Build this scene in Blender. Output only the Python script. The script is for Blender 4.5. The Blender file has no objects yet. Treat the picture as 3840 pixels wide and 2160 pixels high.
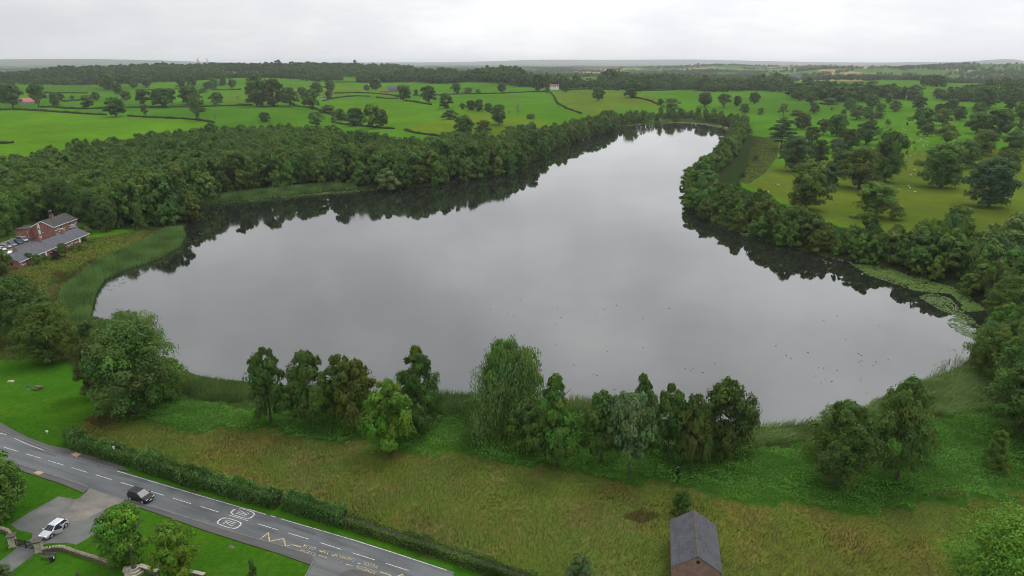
import bpy, math, random
import numpy as np
from mathutils import Vector, Matrix
from mathutils.geometry import tessellate_polygon
random.seed(7)
RNG = np.random.default_rng(11)
S = bpy.context.scene
COL = S.collection

# ------------------------------------------------------------------ camera, sky, sun, exposure
CAM_Z = 73.0
FOC = 2600.0                      # focal length in pixels of a 3840 wide frame
PITCH = math.atan((1080 - 232) / FOC)
cam_data = bpy.data.cameras.new('camera')
cam_data.sensor_width = 36.0
cam_data.lens = 36.0 * FOC / 3840.0
cam_data.clip_start = 0.5
cam_data.clip_end = 90000.0
cam = bpy.data.objects.new('camera', cam_data)
COL.objects.link(cam)
cam.location = (0, 0, CAM_Z)
cam.rotation_euler = (math.pi / 2 - PITCH, 0, 0)
S.camera = cam

SUN_EL, SUN_AZ = math.radians(58), math.radians(38)      # azimuth clockwise from +Y
sun_data = bpy.data.lights.new('sun', 'SUN')
sun_data.energy = 1.5
sun_data.angle = math.radians(20)
sun_data.color = (1.0, 0.97, 0.92)
sun = bpy.data.objects.new('sun', sun_data)
COL.objects.link(sun)
sd_ = Vector((math.sin(SUN_AZ) * math.cos(SUN_EL), math.cos(SUN_AZ) * math.cos(SUN_EL), math.sin(SUN_EL)))
sun.rotation_euler = sd_.to_track_quat('Z', 'Y').to_euler()
sun.location = (0, 0, 400)

world = bpy.data.worlds.new('World')
S.world = world
world.use_nodes = True
nt = world.node_tree
nt.nodes.clear()
def N(t, kind, **kw):
    n = t.nodes.new(kind)
    for k, v in kw.items():
        setattr(n, k, v)
    return n
def mth(t, op, a, b=None, c=None, clamp=False):
    n = t.nodes.new('ShaderNodeMath'); n.operation = op; n.use_clamp = clamp
    for i, v in enumerate((a, b, c)):
        if v is None: continue
        if isinstance(v, (int, float)): n.inputs[i].default_value = v
        else: t.links.new(v, n.inputs[i])
    return n.outputs[0]
def mixc(t, fac, a, b, blend='MIX'):
    n = t.nodes.new('ShaderNodeMix'); n.data_type = 'RGBA'; n.blend_type = blend
    for s, v in ((n.inputs[0], fac), (n.inputs[6], a), (n.inputs[7], b)):
        if isinstance(v, (int, float)): s.default_value = v
        elif isinstance(v, tuple): s.default_value = v if len(v) == 4 else (*v, 1)
        else: t.links.new(v, s)
    return n.outputs[2]
def maprange(t, v, a, b, c, d, smooth=False):
    n = t.nodes.new('ShaderNodeMapRange')
    if smooth: n.interpolation_type = 'SMOOTHSTEP'
    t.links.new(v, n.inputs[0])
    for i, q in enumerate((a, b, c, d)): n.inputs[i + 1].default_value = q
    return n.outputs[0]
out = N(nt, 'ShaderNodeOutputWorld')
bg = N(nt, 'ShaderNodeBackground')
bg.inputs[1].default_value = 0.1
sky = N(nt, 'ShaderNodeTexSky')
sky.sky_type = 'NISHITA'
sky.sun_disc = False
sky.sun_elevation = SUN_EL
sky.sun_rotation = SUN_AZ
sky.air_density = 1.2
sky.dust_density = 3.0
tc = N(nt, 'ShaderNodeTexCoord')
sep = N(nt, 'ShaderNodeSeparateXYZ')
nt.links.new(tc.outputs['Generated'], sep.inputs[0])
zc = mth(nt, 'MAXIMUM', sep.outputs[2], 0.0)
# cloud layer: project the view direction onto a flat deck overhead
den = mth(nt, 'ADD', zc, 0.24)
cx = mth(nt, 'DIVIDE', sep.outputs[0], den)
cy = mth(nt, 'DIVIDE', sep.outputs[1], den)
cmb = N(nt, 'ShaderNodeCombineXYZ')
nt.links.new(cx, cmb.inputs[0]); nt.links.new(cy, cmb.inputs[1])
n1 = N(nt, 'ShaderNodeTexNoise'); n1.inputs['Scale'].default_value = 0.5; n1.inputs['Detail'].default_value = 7; n1.inputs['Roughness'].default_value = 0.55
nt.links.new(cmb.outputs[0], n1.inputs['Vector'])
n2 = N(nt, 'ShaderNodeTexNoise'); n2.inputs['Scale'].default_value = 1.9; n2.inputs['Detail'].default_value = 6; n2.inputs['Roughness'].default_value = 0.6
nt.links.new(cmb.outputs[0], n2.inputs['Vector'])
cl = mth(nt, 'ADD', mth(nt, 'MULTIPLY', n1.outputs[0], 0.65), mth(nt, 'MULTIPLY', n2.outputs[0], 0.35))
clr0 = maprange(nt, cl, 0.36, 0.66, -0.16, 0.13, True)
clr = mth(nt, 'ADD', 1.0, mth(nt, 'MULTIPLY', clr0, maprange(nt, zc, 0.0, 0.5, 0.6, 2.2)))
# overcast gradient, brighter overhead, and a little brighter towards the hidden sun
grad = mth(nt, 'ADD', 8.0, mth(nt, 'MULTIPLY', zc, 11.3))
dot = N(nt, 'ShaderNodeVectorMath', operation='DOT_PRODUCT')
nt.links.new(tc.outputs['Generated'], dot.inputs[0]); dot.inputs[1].default_value = (math.sin(SUN_AZ), math.cos(SUN_AZ), 0.0)
sunside = maprange(nt, dot.outputs['Value'], 0.3, 1.0, 0.9, 1.13, True)
lum = mth(nt, 'MULTIPLY', mth(nt, 'MULTIPLY', grad, clr), sunside)
tint = mixc(nt, maprange(nt, cl, 0.36, 0.64, 0.0, 1.0), (0.955, 0.962, 1.02, 1), (0.985, 1.0, 1.0, 1))
lumc = N(nt, 'ShaderNodeCombineXYZ')
for i in range(3): nt.links.new(lum, lumc.inputs[i])
cloudc = mixc(nt, 1.0, tint, lumc.outputs[0], 'MULTIPLY')
skyc = mixc(nt, 0.93, sky.outputs[0], cloudc)
nt.links.new(skyc, bg.inputs[0])
nt.links.new(bg.outputs[0], out.inputs[0])

S.view_settings.view_transform = 'Standard'
S.view_settings.look = 'None'
S.view_settings.exposure = 0.18
S.view_settings.gamma = 1.0
S.view_settings.use_curve_mapping = False
cy_ = S.cycles
cy_.max_bounces = 6; cy_.diffuse_bounces = 2; cy_.glossy_bounces = 3; cy_.transmission_bounces = 2
cy_.volume_bounces = 0; cy_.transparent_max_bounces = 6
cy_.use_denoising = True
cy_.denoising_prefilter = 'ACCURATE'
cy_.filter_width = 0.95
cy_.sample_clamp_indirect = 3.0; cy_.sample_clamp_direct = 3.0; cy_.use_adaptive_sampling = False
cy_.caustics_reflective = False; cy_.caustics_refractive = False

# ------------------------------------------------------------------ measuring helpers
VS = 3840 / 2576.0
FR = {'V': (0, 0, 1 / VS), 'A': (0, 1560, 2.415), 'B': (780, 1880, 3.68), 'D': (900, 1560, 2.415), 'E': (0, 1880, 5.175),
      'I': (0, 770, 4.997), 'M': (120, 1900, 5.152), 'K': (400, 1930, 4.293), 'F1': (0, 180, 2.576), 'F2': (900, 180, 2.576),
      'F3': (1800, 180, 2.576), 'P': (2700, 180, 2.26), 'Q': (2500, 500, 1.9224), 'L': (2800, 850, 2.229)}
CP, SP = math.cos(PITCH), math.sin(PITCH)
def src(fr, x, y):
    ox, oy, s = FR[fr]
    return ox + x / s, oy + y / s
def ray(fr, x, y):
    sx, sy = src(fr, x, y)
    u, v = (sx - 1920) / FOC, (sy - 1080) / FOC
    return np.array((u, CP - v * SP, -(SP + v * CP)))
def G(fr, x, y, z=0.0):
    d = ray(fr, x, y)
    t = (CAM_Z - z) / -d[2]
    return np.array((d[0] * t, d[1] * t, z))
def poly_sd(x, y, P):
    """signed distance to a polygon, negative inside"""
    x = np.asarray(x, float); y = np.asarray(y, float)
    best = np.full(x.shape, 1e18); inside = np.zeros(x.shape, bool)
    n = len(P)
    for i in range(n):
        ax, ay = P[i][:2]; bx, by = P[(i + 1) % n][:2]
        ex, ey = bx - ax, by - ay
        wx, wy = x - ax, y - ay
        h = np.clip((wx * ex + wy * ey) / (ex * ex + ey * ey + 1e-12), 0, 1)
        dx, dy = wx - ex * h, wy - ey * h
        best = np.minimum(best, dx * dx + dy * dy)
        c = ((ay <= y) != (by <= y)) & (x < (bx - ax) * (y - ay) / (by - ay + 1e-12) + ax)
        inside ^= c
    d = np.sqrt(best)
    return np.where(inside, -d, d)
def inside(x, y, P):
    x = np.asarray(x, float); y = np.asarray(y, float)
    ins = np.zeros(x.shape, bool); n = len(P)
    for i in range(n):
        ax, ay = P[i][:2]; bx, by = P[(i + 1) % n][:2]
        if ay == by: continue
        ins ^= ((ay <= y) != (by <= y)) & (x < (bx - ax) * (y - ay) / (by - ay) + ax)
    return ins
def sstep(a, b, v):
    t = np.clip((v - a) / (b - a), 0, 1)
    return t * t * (3 - 2 * t)
def smooth_closed(P, k=2):
    P = np.array(P)
    for _ in range(k):
        Q = np.roll(P, -1, 0)
        P = np.stack([P * .75 + Q * .25, P * .25 + Q * .75], 1).reshape(-1, P.shape[1])
    return P
LAKE_V = [(228, 803), (238, 745), (262, 706), (310, 680), (400, 650), (450, 620), (466, 595), (464, 572), (478, 542), (500, 517),
          (640, 502), (780, 487), (930, 477), (1000, 474), (1100, 466), (1200, 450), (1300, 430), (1350, 402), (1385, 378),
          (1450, 354), (1530, 333), (1552, 319), (1640, 309), (1740, 306), (1820, 315), (1858, 326), (1846, 345), (1836, 375),
          (1803, 412), (1763, 442), (1738, 470), (1722, 492), (1730, 514), (1768, 545), (1860, 584), (1950, 612), (2050, 640),
          (2145, 660), (2240, 674), (2315, 695), (2390, 719), (2440, 740), (2485, 782), (2488, 835), (2440, 882), (2436, 912), (2385, 936), (2300, 966), (2200, 1012),
          (2155, 1042), (2050, 1066), (1890, 1078), (1690, 1062), (1480, 1008), (1300, 1000), (1130, 990), (900, 985), (640, 962), (480, 946),
          (415, 900), (330, 870), (250, 862)]
LAKE = smooth_closed([G('V', x, y)[:2] for x, y in LAKE_V], 2)
ROAD_Z = 3.5
R0 = np.array((-79.2, 108.8)); RD = np.array((5.5, -2.3)); RD = RD / np.linalg.norm(RD)
RN = np.array((-RD[1], RD[0]))           # towards the lake
HILLS = [(1360, 1620, 10, 220, 200), (1180, 1750, 7, 260, 300), (650, 2500, 27, 420, 520), (300, 2300, 2, 450, 500),
         (980, 2500, 12, 420, 420), (1260, 960, 6, 90, 110), (1480, 1180, 4, 110, 140), (1150, 1050, 4, 80, 120),
         (250, 900, 3, 90, 160), (560, 960, 5, 80, 170), (820, 1150, 5, 90, 150), (1990, 1330, 4, 120, 120),
         (2200, 3600, 26, 300, 900), (2560, 4200, 52, 500, 900), (1900, 5200, 34, 600, 1600),
         (120, 15000, 78, 2500, 2600), (420, 16000, 60, 2500, 2200), (1640, 19000, 92, 2600, 2600), (1350, 19000, 70, 2500, 1700),
         (2390, 16000, 75, 2000, 620), (2430, 16500, 35, 2000, 350), (2230, 17000, 40, 2000, 900), (1000, 18500, 50, 2600, 4000), (2000, 19500, 45, 2600, 5000)]
HC = []
for vx, r, a, sr, st in HILLS:
    az = math.atan((vx - 1288) * VS / FOC / CP)
    HC.append((math.sin(az) * r, math.cos(az) * r, math.sin(az), math.cos(az), a, sr, st))
LLO, LHI = LAKE.min(0) - 60, LAKE.max(0) + 60
def lake_d(x, y):
    d = np.full(x.shape, 500.0)
    m = (x > LLO[0]) & (x < LHI[0]) & (y > LLO[1]) & (y < LHI[1])
    if m.any(): d[m] = poly_sd(x[m], y[m], LAKE)
    return d
BPOLY = np.array([G('I', px, py, 3.2)[:2] for px, py in [(-500, 1330), (200, 1290), (1000, 960), (1700, 660), (1560, 330), (900, 230), (500, 300), (-500, 620)]])
BLO, BHI = BPOLY.min(0) - 16, BPOLY.max(0) + 16
def H(x, y):
    x = np.atleast_1d(np.asarray(x, float)); y = np.atleast_1d(np.asarray(y, float))
    d = lake_d(x, y)
    r = np.hypot(x, y)
    shore = np.where(d < 0, np.maximum(d * .14, -2.5), 1.1 * (1 - np.exp(-np.maximum(d, 0) * .14 / 1.1)))
    far = np.clip((r - 500) * .0165, 0, 21.5)
    far = far * (1 - .62 * sstep(1900, 3000, r))
    und = 1.8 * (1.7 * np.sin(x / 95 + 1.3) * np.sin(y / 120 + .4) + 1.1 * np.sin(x / 47 - y / 66 + 2) + .9 * np.sin(x / 160 + y / 90)) * sstep(560, 800, r) * (1 - .5 * sstep(2500, 4000, r))
    s = (x - R0[0]) * RN[0] + (y - R0[1]) * RN[1]
    base = 3.0 + .5 * (1 - sstep(8, 60, s)) + far + und
    for hx, hy, sa, ca, a, sr, st in HC:
        dx, dy = x - hx, y - hy
        q = ((dx * sa + dy * ca) / sr) ** 2 + ((dx * ca - dy * sa) / st) ** 2
        base = base + a * np.exp(-q)
    far_und = 4.5 * np.sin(x / 210 + 1) * np.sin(y / 170 + 2) + 3 * np.sin(x / 120 - y / 300)
    base = base + far_und * sstep(1250, 1700, r) * (1 - sstep(6000, 9000, r))
    w = sstep(0, 42, d)
    z = shore * (1 - w) + np.maximum(base, 1.2) * w
    near_b = (x > BLO[0]) & (x < BHI[0]) & (y > BLO[1]) & (y < BHI[1])
    if near_b.any():
        q = 1 - sstep(0, 14, poly_sd(x[near_b], y[near_b], BPOLY))
        z[near_b] = z[near_b] * (1 - q) + 3.2 * q
    z = np.where((s < 9) & (d > 20) & (r < 330), ROAD_Z, z)
    return z
_TT = np.concatenate([np.linspace(40, 900, 700), np.geomspace(905, 40000, 420)])
def GT(fr, x, y):
    d = ray(fr, x, y)
    px, py, pz = d[0] * _TT, d[1] * _TT, CAM_Z + d[2] * _TT
    hz = H(px, py) - pz
    k = np.argmax(hz > 0)
    if hz[k] <= 0: k = len(_TT) - 1
    if k == 0: k = 1
    a, b = hz[k - 1], hz[k]
    t = _TT[k - 1] + (_TT[k] - _TT[k - 1]) * (a / (a - b + 1e-9))
    p = d * t
    return np.array((p[0], p[1], CAM_Z + p[2]))
def top_height(fr, x, ytop, base):
    """height above base of a point seen at ytop, standing at base's distance"""
    d = ray(fr, x, ytop)
    t = base[1] / d[1]
    return CAM_Z + d[2] * t - base[2]
def px_width(fr, w, base):
    return w / FR[fr][2] / FOC * (base[1] * CP + (CAM_Z - base[2]) * SP)
def wpoly(fr, pts):
    return [GT(fr, x, y)[:2] for x, y in pts]
def scatter(P, spacing, jitter=.8):
    """jittered grid points inside a world polygon"""
    P = np.array(P); lo, hi = P.min(0), P.max(0)
    gx, gy = np.meshgrid(np.arange(lo[0], hi[0], spacing), np.arange(lo[1], hi[1], spacing))
    gx[1::2] += spacing / 2
    pts = np.stack([gx.ravel(), gy.ravel()], 1) + RNG.uniform(-.5, .5, (gx.size, 2)) * spacing * jitter
    return pts[inside(pts[:, 0], pts[:, 1], P)]
def warp(x, y, amp):
    """wander a boundary so that neighbouring growth interlocks"""
    a = np.sin(x * .31 + 1.7) * np.sin(y * .27 + .4) + .6 * np.sin(x * .83 - y * .51) + .35 * np.sin(x * 1.9 + y * 2.3)
    b = np.sin(x * .23 - 2.1) * np.sin(y * .35 + 2.4) + .6 * np.sin(x * .57 + y * .91 + 1) + .35 * np.sin(x * 2.2 - y * 1.6)
    return x + amp * a, y + amp * b
def rand_in(P, density, amp=0.0):
    P = np.array(P); lo, hi = P.min(0) - amp, P.max(0) + amp
    n = int((hi[0] - lo[0]) * (hi[1] - lo[1]) * density)
    pts = RNG.uniform(0, 1, (n, 2)) * (hi - lo) + lo
    wx, wy = warp(pts[:, 0], pts[:, 1], amp) if amp else (pts[:, 0], pts[:, 1])
    return pts[inside(wx, wy, P)]

# ------------------------------------------------------------------ mesh helpers
def tag(o, label=None, cat=None, group=None, kind=None):
    if label: o['label'] = label
    if cat: o['category'] = cat
    if group: o['group'] = group
    if kind: o['kind'] = kind
    return o
def link(name, data, parent=None, loc=None):
    o = bpy.data.objects.new(name, data)
    COL.objects.link(o)
    if parent is not None: o.parent = parent
    if loc is not None: o.location = loc
    return o
def empty(name, loc, rz=0.0, scale=None):
    o = link(name, None, None, tuple(loc))
    o.rotation_euler = (0, 0, rz)
    o.empty_display_size = 0.3
    if scale: o.scale = scale
    return o
def np_mesh(name, V, F, mat=None, cols=None, smooth=False):
    """V (n,3); F list of (m,k) index arrays; cols (n,3|4) point colours"""
    me = bpy.data.meshes.new(name)
    V = np.ascontiguousarray(V, np.float32)
    me.vertices.add(len(V)); me.vertices.foreach_set('co', V.ravel())
    if not isinstance(F, (list, tuple)): F = [F]
    F = [np.asarray(f, np.int32) for f in F if len(f)]
    loops = np.concatenate([f.ravel() for f in F])
    starts = []; o = 0
    for f in F:
        starts.append(o + np.arange(len(f)) * f.shape[1]); o += f.size
    starts = np.concatenate(starts).astype(np.int32)
    me.loops.add(len(loops)); me.loops.foreach_set('vertex_index', loops)
    me.polygons.add(len(starts)); me.polygons.foreach_set('loop_start', starts)
    if smooth: me.polygons.foreach_set('use_smooth', np.ones(len(starts), bool))
    me.update(calc_edges=True)
    if cols is not None:
        c = np.ones((len(V), 4), np.float32); c[:, :cols.shape[1]] = cols
        a = me.color_attributes.new('lc', 'FLOAT_COLOR', 'POINT'); a.data.foreach_set('color', c.ravel())
    if mat: me.materials.append(mat)
    return me
class MB:
    """collects simple solids into one mesh"""
    def __init__(s): s.v = []; s.f = []
    def add(s, v, f):
        o = len(s.v); s.v += [tuple(p) for p in v]; s.f += [tuple(i + o for i in q) for q in f]; return s
    def box(s, x0, x1, y0, y1, z0, z1):
        return s.add([(x0, y0, z0), (x1, y0, z0), (x1, y1, z0), (x0, y1, z0), (x0, y0, z1), (x1, y0, z1), (x1, y1, z1), (x0, y1, z1)],
                     [(3, 2, 1, 0), (4, 5, 6, 7), (0, 1, 5, 4), (1, 2, 6, 5), (2, 3, 7, 6), (3, 0, 4, 7)])
    def cbox(s, c, sz): return s.box(c[0] - sz[0] / 2, c[0] + sz[0] / 2, c[1] - sz[1] / 2, c[1] + sz[1] / 2, c[2] - sz[2] / 2, c[2] + sz[2] / 2)
    def tube(s, pts, rad, n=8, cap=True):
        pts = [Vector(p) for p in pts]
        if not isinstance(rad, (list, tuple)): rad = [rad] * len(pts)
        o = len(s.v); prev = None
        for i, p in enumerate(pts):
            t = (pts[min(i + 1, len(pts) - 1)] - pts[max(i - 1, 0)]).normalized()
            u = t.orthogonal().normalized() if prev is None else (prev - t * prev.dot(t)).normalized()
            prev = u; w = t.cross(u)
            for k in range(n):
                a = 2 * math.pi * k / n
                s.v.append(tuple(p + (u * math.cos(a) + w * math.sin(a)) * rad[i]))
        for i in range(len(pts) - 1):
            for k in range(n):
                s.f.append((o + i * n + k, o + i * n + (k + 1) % n, o + (i + 1) * n + (k + 1) % n, o + (i + 1) * n + k))
        if cap:
            s.f.append(tuple(o + k for k in reversed(range(n))))
            s.f.append(tuple(o + (len(pts) - 1) * n + k for k in range(n)))
        return s
    def prism(s, poly, z0, z1):
        n = len(poly)
        v = [(p[0], p[1], z0) for p in poly] + [(p[0], p[1], z1) for p in poly]
        return s.add(v, [tuple(reversed(range(n))), tuple(range(n, 2 * n))] + [(i, (i + 1) % n, n + (i + 1) % n, n + i) for i in range(n)])
    def mesh(s, name, mat, smooth=False):
        me = bpy.data.meshes.new(name); me.from_pydata(s.v, [], s.f); me.update()
        if mat: me.materials.append(mat)
        if smooth: me.polygons.foreach_set('use_smooth', [True] * len(me.polygons))
        return me
    def build(s, name, mat, parent=None, loc=None, smooth=False):
        return link(name, s.mesh(name, mat, smooth), parent, loc)
def sheet(name, poly, z, mat, parent=None):
    """flat polygon sheet in world xy"""
    P = [Vector((p[0], p[1], z)) for p in poly]
    tris = tessellate_polygon([P])
    me = bpy.data.meshes.new(name)
    T = []
    for t in tris:
        a, b, c = (P[i] for i in t)
        T.append(t if (b - a).cross(c - a).z > 0 else (t[0], t[2], t[1]))
    me.from_pydata([tuple(p) for p in P], [], T); me.update()
    me.materials.append(mat)
    return link(name, me, parent)
def copy_tree(o, parent=None):
    c = o.copy(); COL.objects.link(c)
    if parent is not None: c.parent = parent
    for ch in list(o.children): copy_tree(ch, c)
    return c

# ------------------------------------------------------------------ materials
def mat_new(name):
    m = bpy.data.materials.new(name); m.use_nodes = True
    t = m.node_tree; t.nodes.clear()
    o = N(t, 'ShaderNodeOutputMaterial')
    return m, t, o
def noise(t, scale, detail=4, rough=.55, vec=None, dist=0.0):
    n = N(t, 'ShaderNodeTexNoise'); n.inputs['Scale'].default_value = scale; n.inputs['Detail'].default_value = detail
    n.inputs['Roughness'].default_value = rough; n.inputs['Distortion'].default_value = dist
    if vec is not None: t.links.new(vec, n.inputs['Vector'])
    return n.outputs[0]
def plain(name, col, rough=.7, metal=0.0, vary=.18, scale=3.0, spec=.4, coat=0.0, bump=0.0):
    m, t, o = mat_new(name)
    p = N(t, 'ShaderNodeBsdfPrincipled')
    g = N(t, 'ShaderNodeNewGeometry')
    n = noise(t, scale, 5, .6, g.outputs['Position'])
    v = maprange(t, n, .3, .7, 1 - vary, 1 + vary)
    vc = N(t, 'ShaderNodeCombineXYZ')
    for i in range(3): t.links.new(v, vc.inputs[i])
    t.links.new(mixc(t, 1.0, (*col, 1), vc.outputs[0], 'MULTIPLY'), p.inputs['Base Color'])
    p.inputs['Roughness'].default_value = rough; p.inputs['Metallic'].default_value = metal
    p.inputs['Specular IOR Level'].default_value = spec
    p.inputs['Coat Weight'].default_value = coat
    if bump:
        b = N(t, 'ShaderNodeBump'); b.inputs['Strength'].default_value = bump; b.inputs['Distance'].default_value = .03
        t.links.new(noise(t, scale * 6, 4, .6, g.outputs['Position']), b.inputs['Height']); t.links.new(b.outputs[0], p.inputs['Normal'])
    t.links.new(p.outputs[0], o.inputs[0])
    return m
def foliage_mat(name, trans=.25, spec=.08, rough=.6):
    m, t, o = mat_new(name)
    a = N(t, 'ShaderNodeAttribute', attribute_name='lc')
    oi = N(t, 'ShaderNodeObjectInfo')
    c = mixc(t, 1.0, a.outputs['Color'], oi.outputs['Color'], 'MULTIPLY')
    hs = N(t, 'ShaderNodeHueSaturation')
    t.links.new(maprange(t, oi.outputs['Random'], 0, 1, .485, .512), hs.inputs['Hue'])
    t.links.new(maprange(t, mth(t, 'FRACT', mth(t, 'MULTIPLY', oi.outputs['Random'], 7.31)), 0, 1, .82, 1.2), hs.inputs['Value'])
    t.links.new(c, hs.inputs['Color'])
    p = N(t, 'ShaderNodeBsdfPrincipled')
    p.inputs['Roughness'].default_value = rough; p.inputs['Specular IOR Level'].default_value = spec
    t.links.new(hs.outputs[0], p.inputs['Base Color'])
    tr = N(t, 'ShaderNodeBsdfTranslucent')
    t.links.new(mixc(t, 1.0, hs.outputs[0], (1.15, 1.25, .7, 1), 'MULTIPLY'), tr.inputs[0])
    mx = N(t, 'ShaderNodeMixShader'); mx.inputs[0].default_value = trans
    t.links.new(p.outputs[0], mx.inputs[1]); t.links.new(tr.outputs[0], mx.inputs[2])
    t.links.new(mx.outputs[0], o.inputs[0])
    return m
M_LEAF = foliage_mat('leaves')
M_BLADE = foliage_mat('grass_blades', .2, .04, .7)
M_BARK = plain('bark', (.075, .062, .048), .9, vary=.35, scale=2.0)
M_DEADWOOD = plain('dead_wood', (.17, .15, .125), .9, vary=.3, scale=2.0)
def ground_mat():
    m, t, o = mat_new('ground_cover')
    g = N(t, 'ShaderNodeNewGeometry'); pos = g.outputs['Position']
    a = N(t, 'ShaderNodeAttribute', attribute_name='lc')
    z = N(t, 'ShaderNodeAttribute', attribute_name='zp')
    zs = N(t, 'ShaderNodeSeparateColor'); t.links.new(z.outputs['Color'], zs.inputs[0])
    big = noise(t, .012, 4, .55, pos); mid = noise(t, .11, 5, .62, pos, .6); fine = noise(t, 1.1, 5, .7, pos, .4); vf = noise(t, 5.0, 3, .7, pos)
    # long meadow: straw and rust patches
    f1 = maprange(t, mid, .44, .62, 0, 1, True)
    f2 = maprange(t, fine, .42, .66, 0, 1, True)
    dry = mixc(t, f2, (.062, .058, .018, 1), (.10, .080, .028, 1))
    mf = mth(t, 'MULTIPLY', mth(t, 'MULTIPLY', f1, zs.outputs[0]), maprange(t, fine, .3, .7, .5, 1.0))
    c = mixc(t, mf, a.outputs['Color'], dry)
    # far patchwork of fields
    vo = N(t, 'ShaderNodeTexVoronoi'); vo.inputs['Scale'].default_value = .0042; vo.inputs['Randomness'].default_value = .9
    mp = N(t, 'ShaderNodeMapping'); mp.inputs['Scale'].default_value = (1, .42, 0); t.links.new(pos, mp.inputs[0]); t.links.new(mp.outputs[0], vo.inputs['Vector'])
    vs = N(t, 'ShaderNodeSeparateColor'); t.links.new(vo.outputs['Color'], vs.inputs[0])
    rp = N(t, 'ShaderNodeValToRGB'); rp.color_ramp.interpolation = 'CONSTANT'
    e = rp.color_ramp.elements
    for i, (q, cc) in enumerate([(0, (.05, .11, .018, 1)), (.3, (.035, .075, .015, 1)), (.5, (.085, .15, .03, 1)), (.68, (.20, .15, .075, 1)), (.8, (.05, .10, .02, 1)), (.9, (.26, .20, .11, 1))]):
        el = e[i] if i < 2 else e.new(q)
        el.position = q; el.color = cc
    t.links.new(vs.outputs[0], rp.inputs[0])
    c = mixc(t, zs.outputs[2], c, rp.outputs[0])
    va = mth(t, 'ADD', mth(t, 'MULTIPLY', maprange(t, big, .3, .7, -.18, .18), 1.0), mth(t, 'MULTIPLY', maprange(t, fine, .3, .7, -.45, .45), zs.outputs[1]))
    va = mth(t, 'ADD', va, mth(t, 'MULTIPLY', maprange(t, vf, .3, .7, -.4, .4), zs.outputs[1]))
    va = mth(t, 'ADD', va, maprange(t, mid, .3, .7, -.12, .12))
    va = mth(t, 'ADD', va, 1.0)
    vc = N(t, 'ShaderNodeCombineXYZ')
    for i in range(3): t.links.new(va, vc.inputs[i])
    c = mixc(t, 1.0, c, vc.outputs[0], 'MULTIPLY')
    yel = mixc(t, 1.0, c, (1.25, 1.04, .8, 1), 'MULTIPLY')
    c = mixc(t, maprange(t, noise(t, .035, 5, .6, pos, .8), .4, .68, 0, .75, True), c, yel)
    p = N(t, 'ShaderNodeBsdfPrincipled'); p.inputs['Roughness'].default_value = 1.0; p.inputs['Specular IOR Level'].default_value = 0.0
    t.links.new(c, p.inputs['Base Color'])
    b = N(t, 'ShaderNodeBump'); b.inputs['Strength'].default_value = .5; b.inputs['Distance'].default_value = .12
    t.links.new(vf, b.inputs['Height']); t.links.new(b.outputs[0], p.inputs['Normal'])
    t.links.new(p.outputs[0], o.inputs[0])
    return m
M_GROUND = ground_mat()
def water_mat():
    m, t, o = mat_new('lake_water')
    g = N(t, 'ShaderNodeNewGeometry'); pos = g.outputs['Position']
    p = N(t, 'ShaderNodeBsdfPrincipled')
    p.inputs['Base Color'].default_value = (.010, .012, .009, 1)
    p.inputs['Roughness'].default_value = .035
    p.inputs['IOR'].default_value = 2.0
    mp = N(t, 'ShaderNodeMapping'); mp.inputs['Scale'].default_value = (1, .55, 1); t.links.new(pos, mp.inputs[0])
    w1 = noise(t, .9, 3, .6, mp.outputs[0]); w2 = noise(t, .02, 3, .5, pos)
    b = N(t, 'ShaderNodeBump'); b.inputs['Distance'].default_value = .02
    t.links.new(maprange(t, w2, .38, .66, .02, .32, True), b.inputs['Strength'])
    t.links.new(maprange(t, noise(t, .011, 4, .6, mp.outputs[0], 1.5), .42, .68, .02, .09, True), p.inputs['Roughness'])
    t.links.new(w1, b.inputs['Height']); t.links.new(b.outputs[0], p.inputs['Normal'])
    t.links.new(p.outputs[0], o.inputs[0])
    return m
M_WATER = water_mat()
def asphalt(name, col, wet=.45, scale=1.0, patch=.25, stretch=9):
    m, t, o = mat_new(name)
    g = N(t, 'ShaderNodeNewGeometry'); pos = g.outputs['Position']
    p = N(t, 'ShaderNodeBsdfPrincipled')
    # wear runs along the road
    ang = math.atan2(RD[1], RD[0])
    mp = N(t, 'ShaderNodeMapping', vector_type='TEXTURE'); mp.inputs['Rotation'].default_value = (0, 0, ang); mp.inputs['Scale'].default_value = (stretch, 1, 1)
    t.links.new(pos, mp.inputs[0])
    a = noise(t, .8 * scale, 5, .6, mp.outputs[0]); b_ = noise(t, .12, 4, .6, pos); c_ = noise(t, 14, 3, .7, pos)
    v = mth(t, 'ADD', mth(t, 'ADD', maprange(t, a, .3, .7, -patch, patch), maprange(t, b_, .3, .7, -patch * .7, patch * .7)), mth(t, 'ADD', maprange(t, c_, .3, .7, -.16, .16), 1.0))
    vc = N(t, 'ShaderNodeCombineXYZ')
    for i in range(3): t.links.new(v, vc.inputs[i])
    t.links.new(mixc(t, 1.0, (*col, 1), vc.outputs[0], 'MULTIPLY'), p.inputs['Base Color'])
    t.links.new(maprange(t, b_, .35, .65, wet, wet + .25), p.inputs['Roughness'])
    p.inputs['Specular IOR Level'].default_value = .5
    bp = N(t, 'ShaderNodeBump'); bp.inputs['Strength'].default_value = .25; bp.inputs['Distance'].default_value = .01
    t.links.new(c_, bp.inputs['Height']); t.links.new(bp.outputs[0], p.inputs['Normal'])
    t.links.new(p.outputs[0], o.inputs[0])
    return m
M_ROAD = asphalt('road_asphalt', (.062, .068, .07), .45, 1.0, .34)
M_PAVE = asphalt('pavement_asphalt', (.05, .048, .046), .6, 2.0)
M_DRIVE = asphalt('drive_tarmac', (.072, .078, .070), .6, .5, .3, 1.6)
M_DRIVE2 = asphalt('pale_worn_tarmac', (.125, .114, .098), .75, .6, .3, 1.6)
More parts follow.
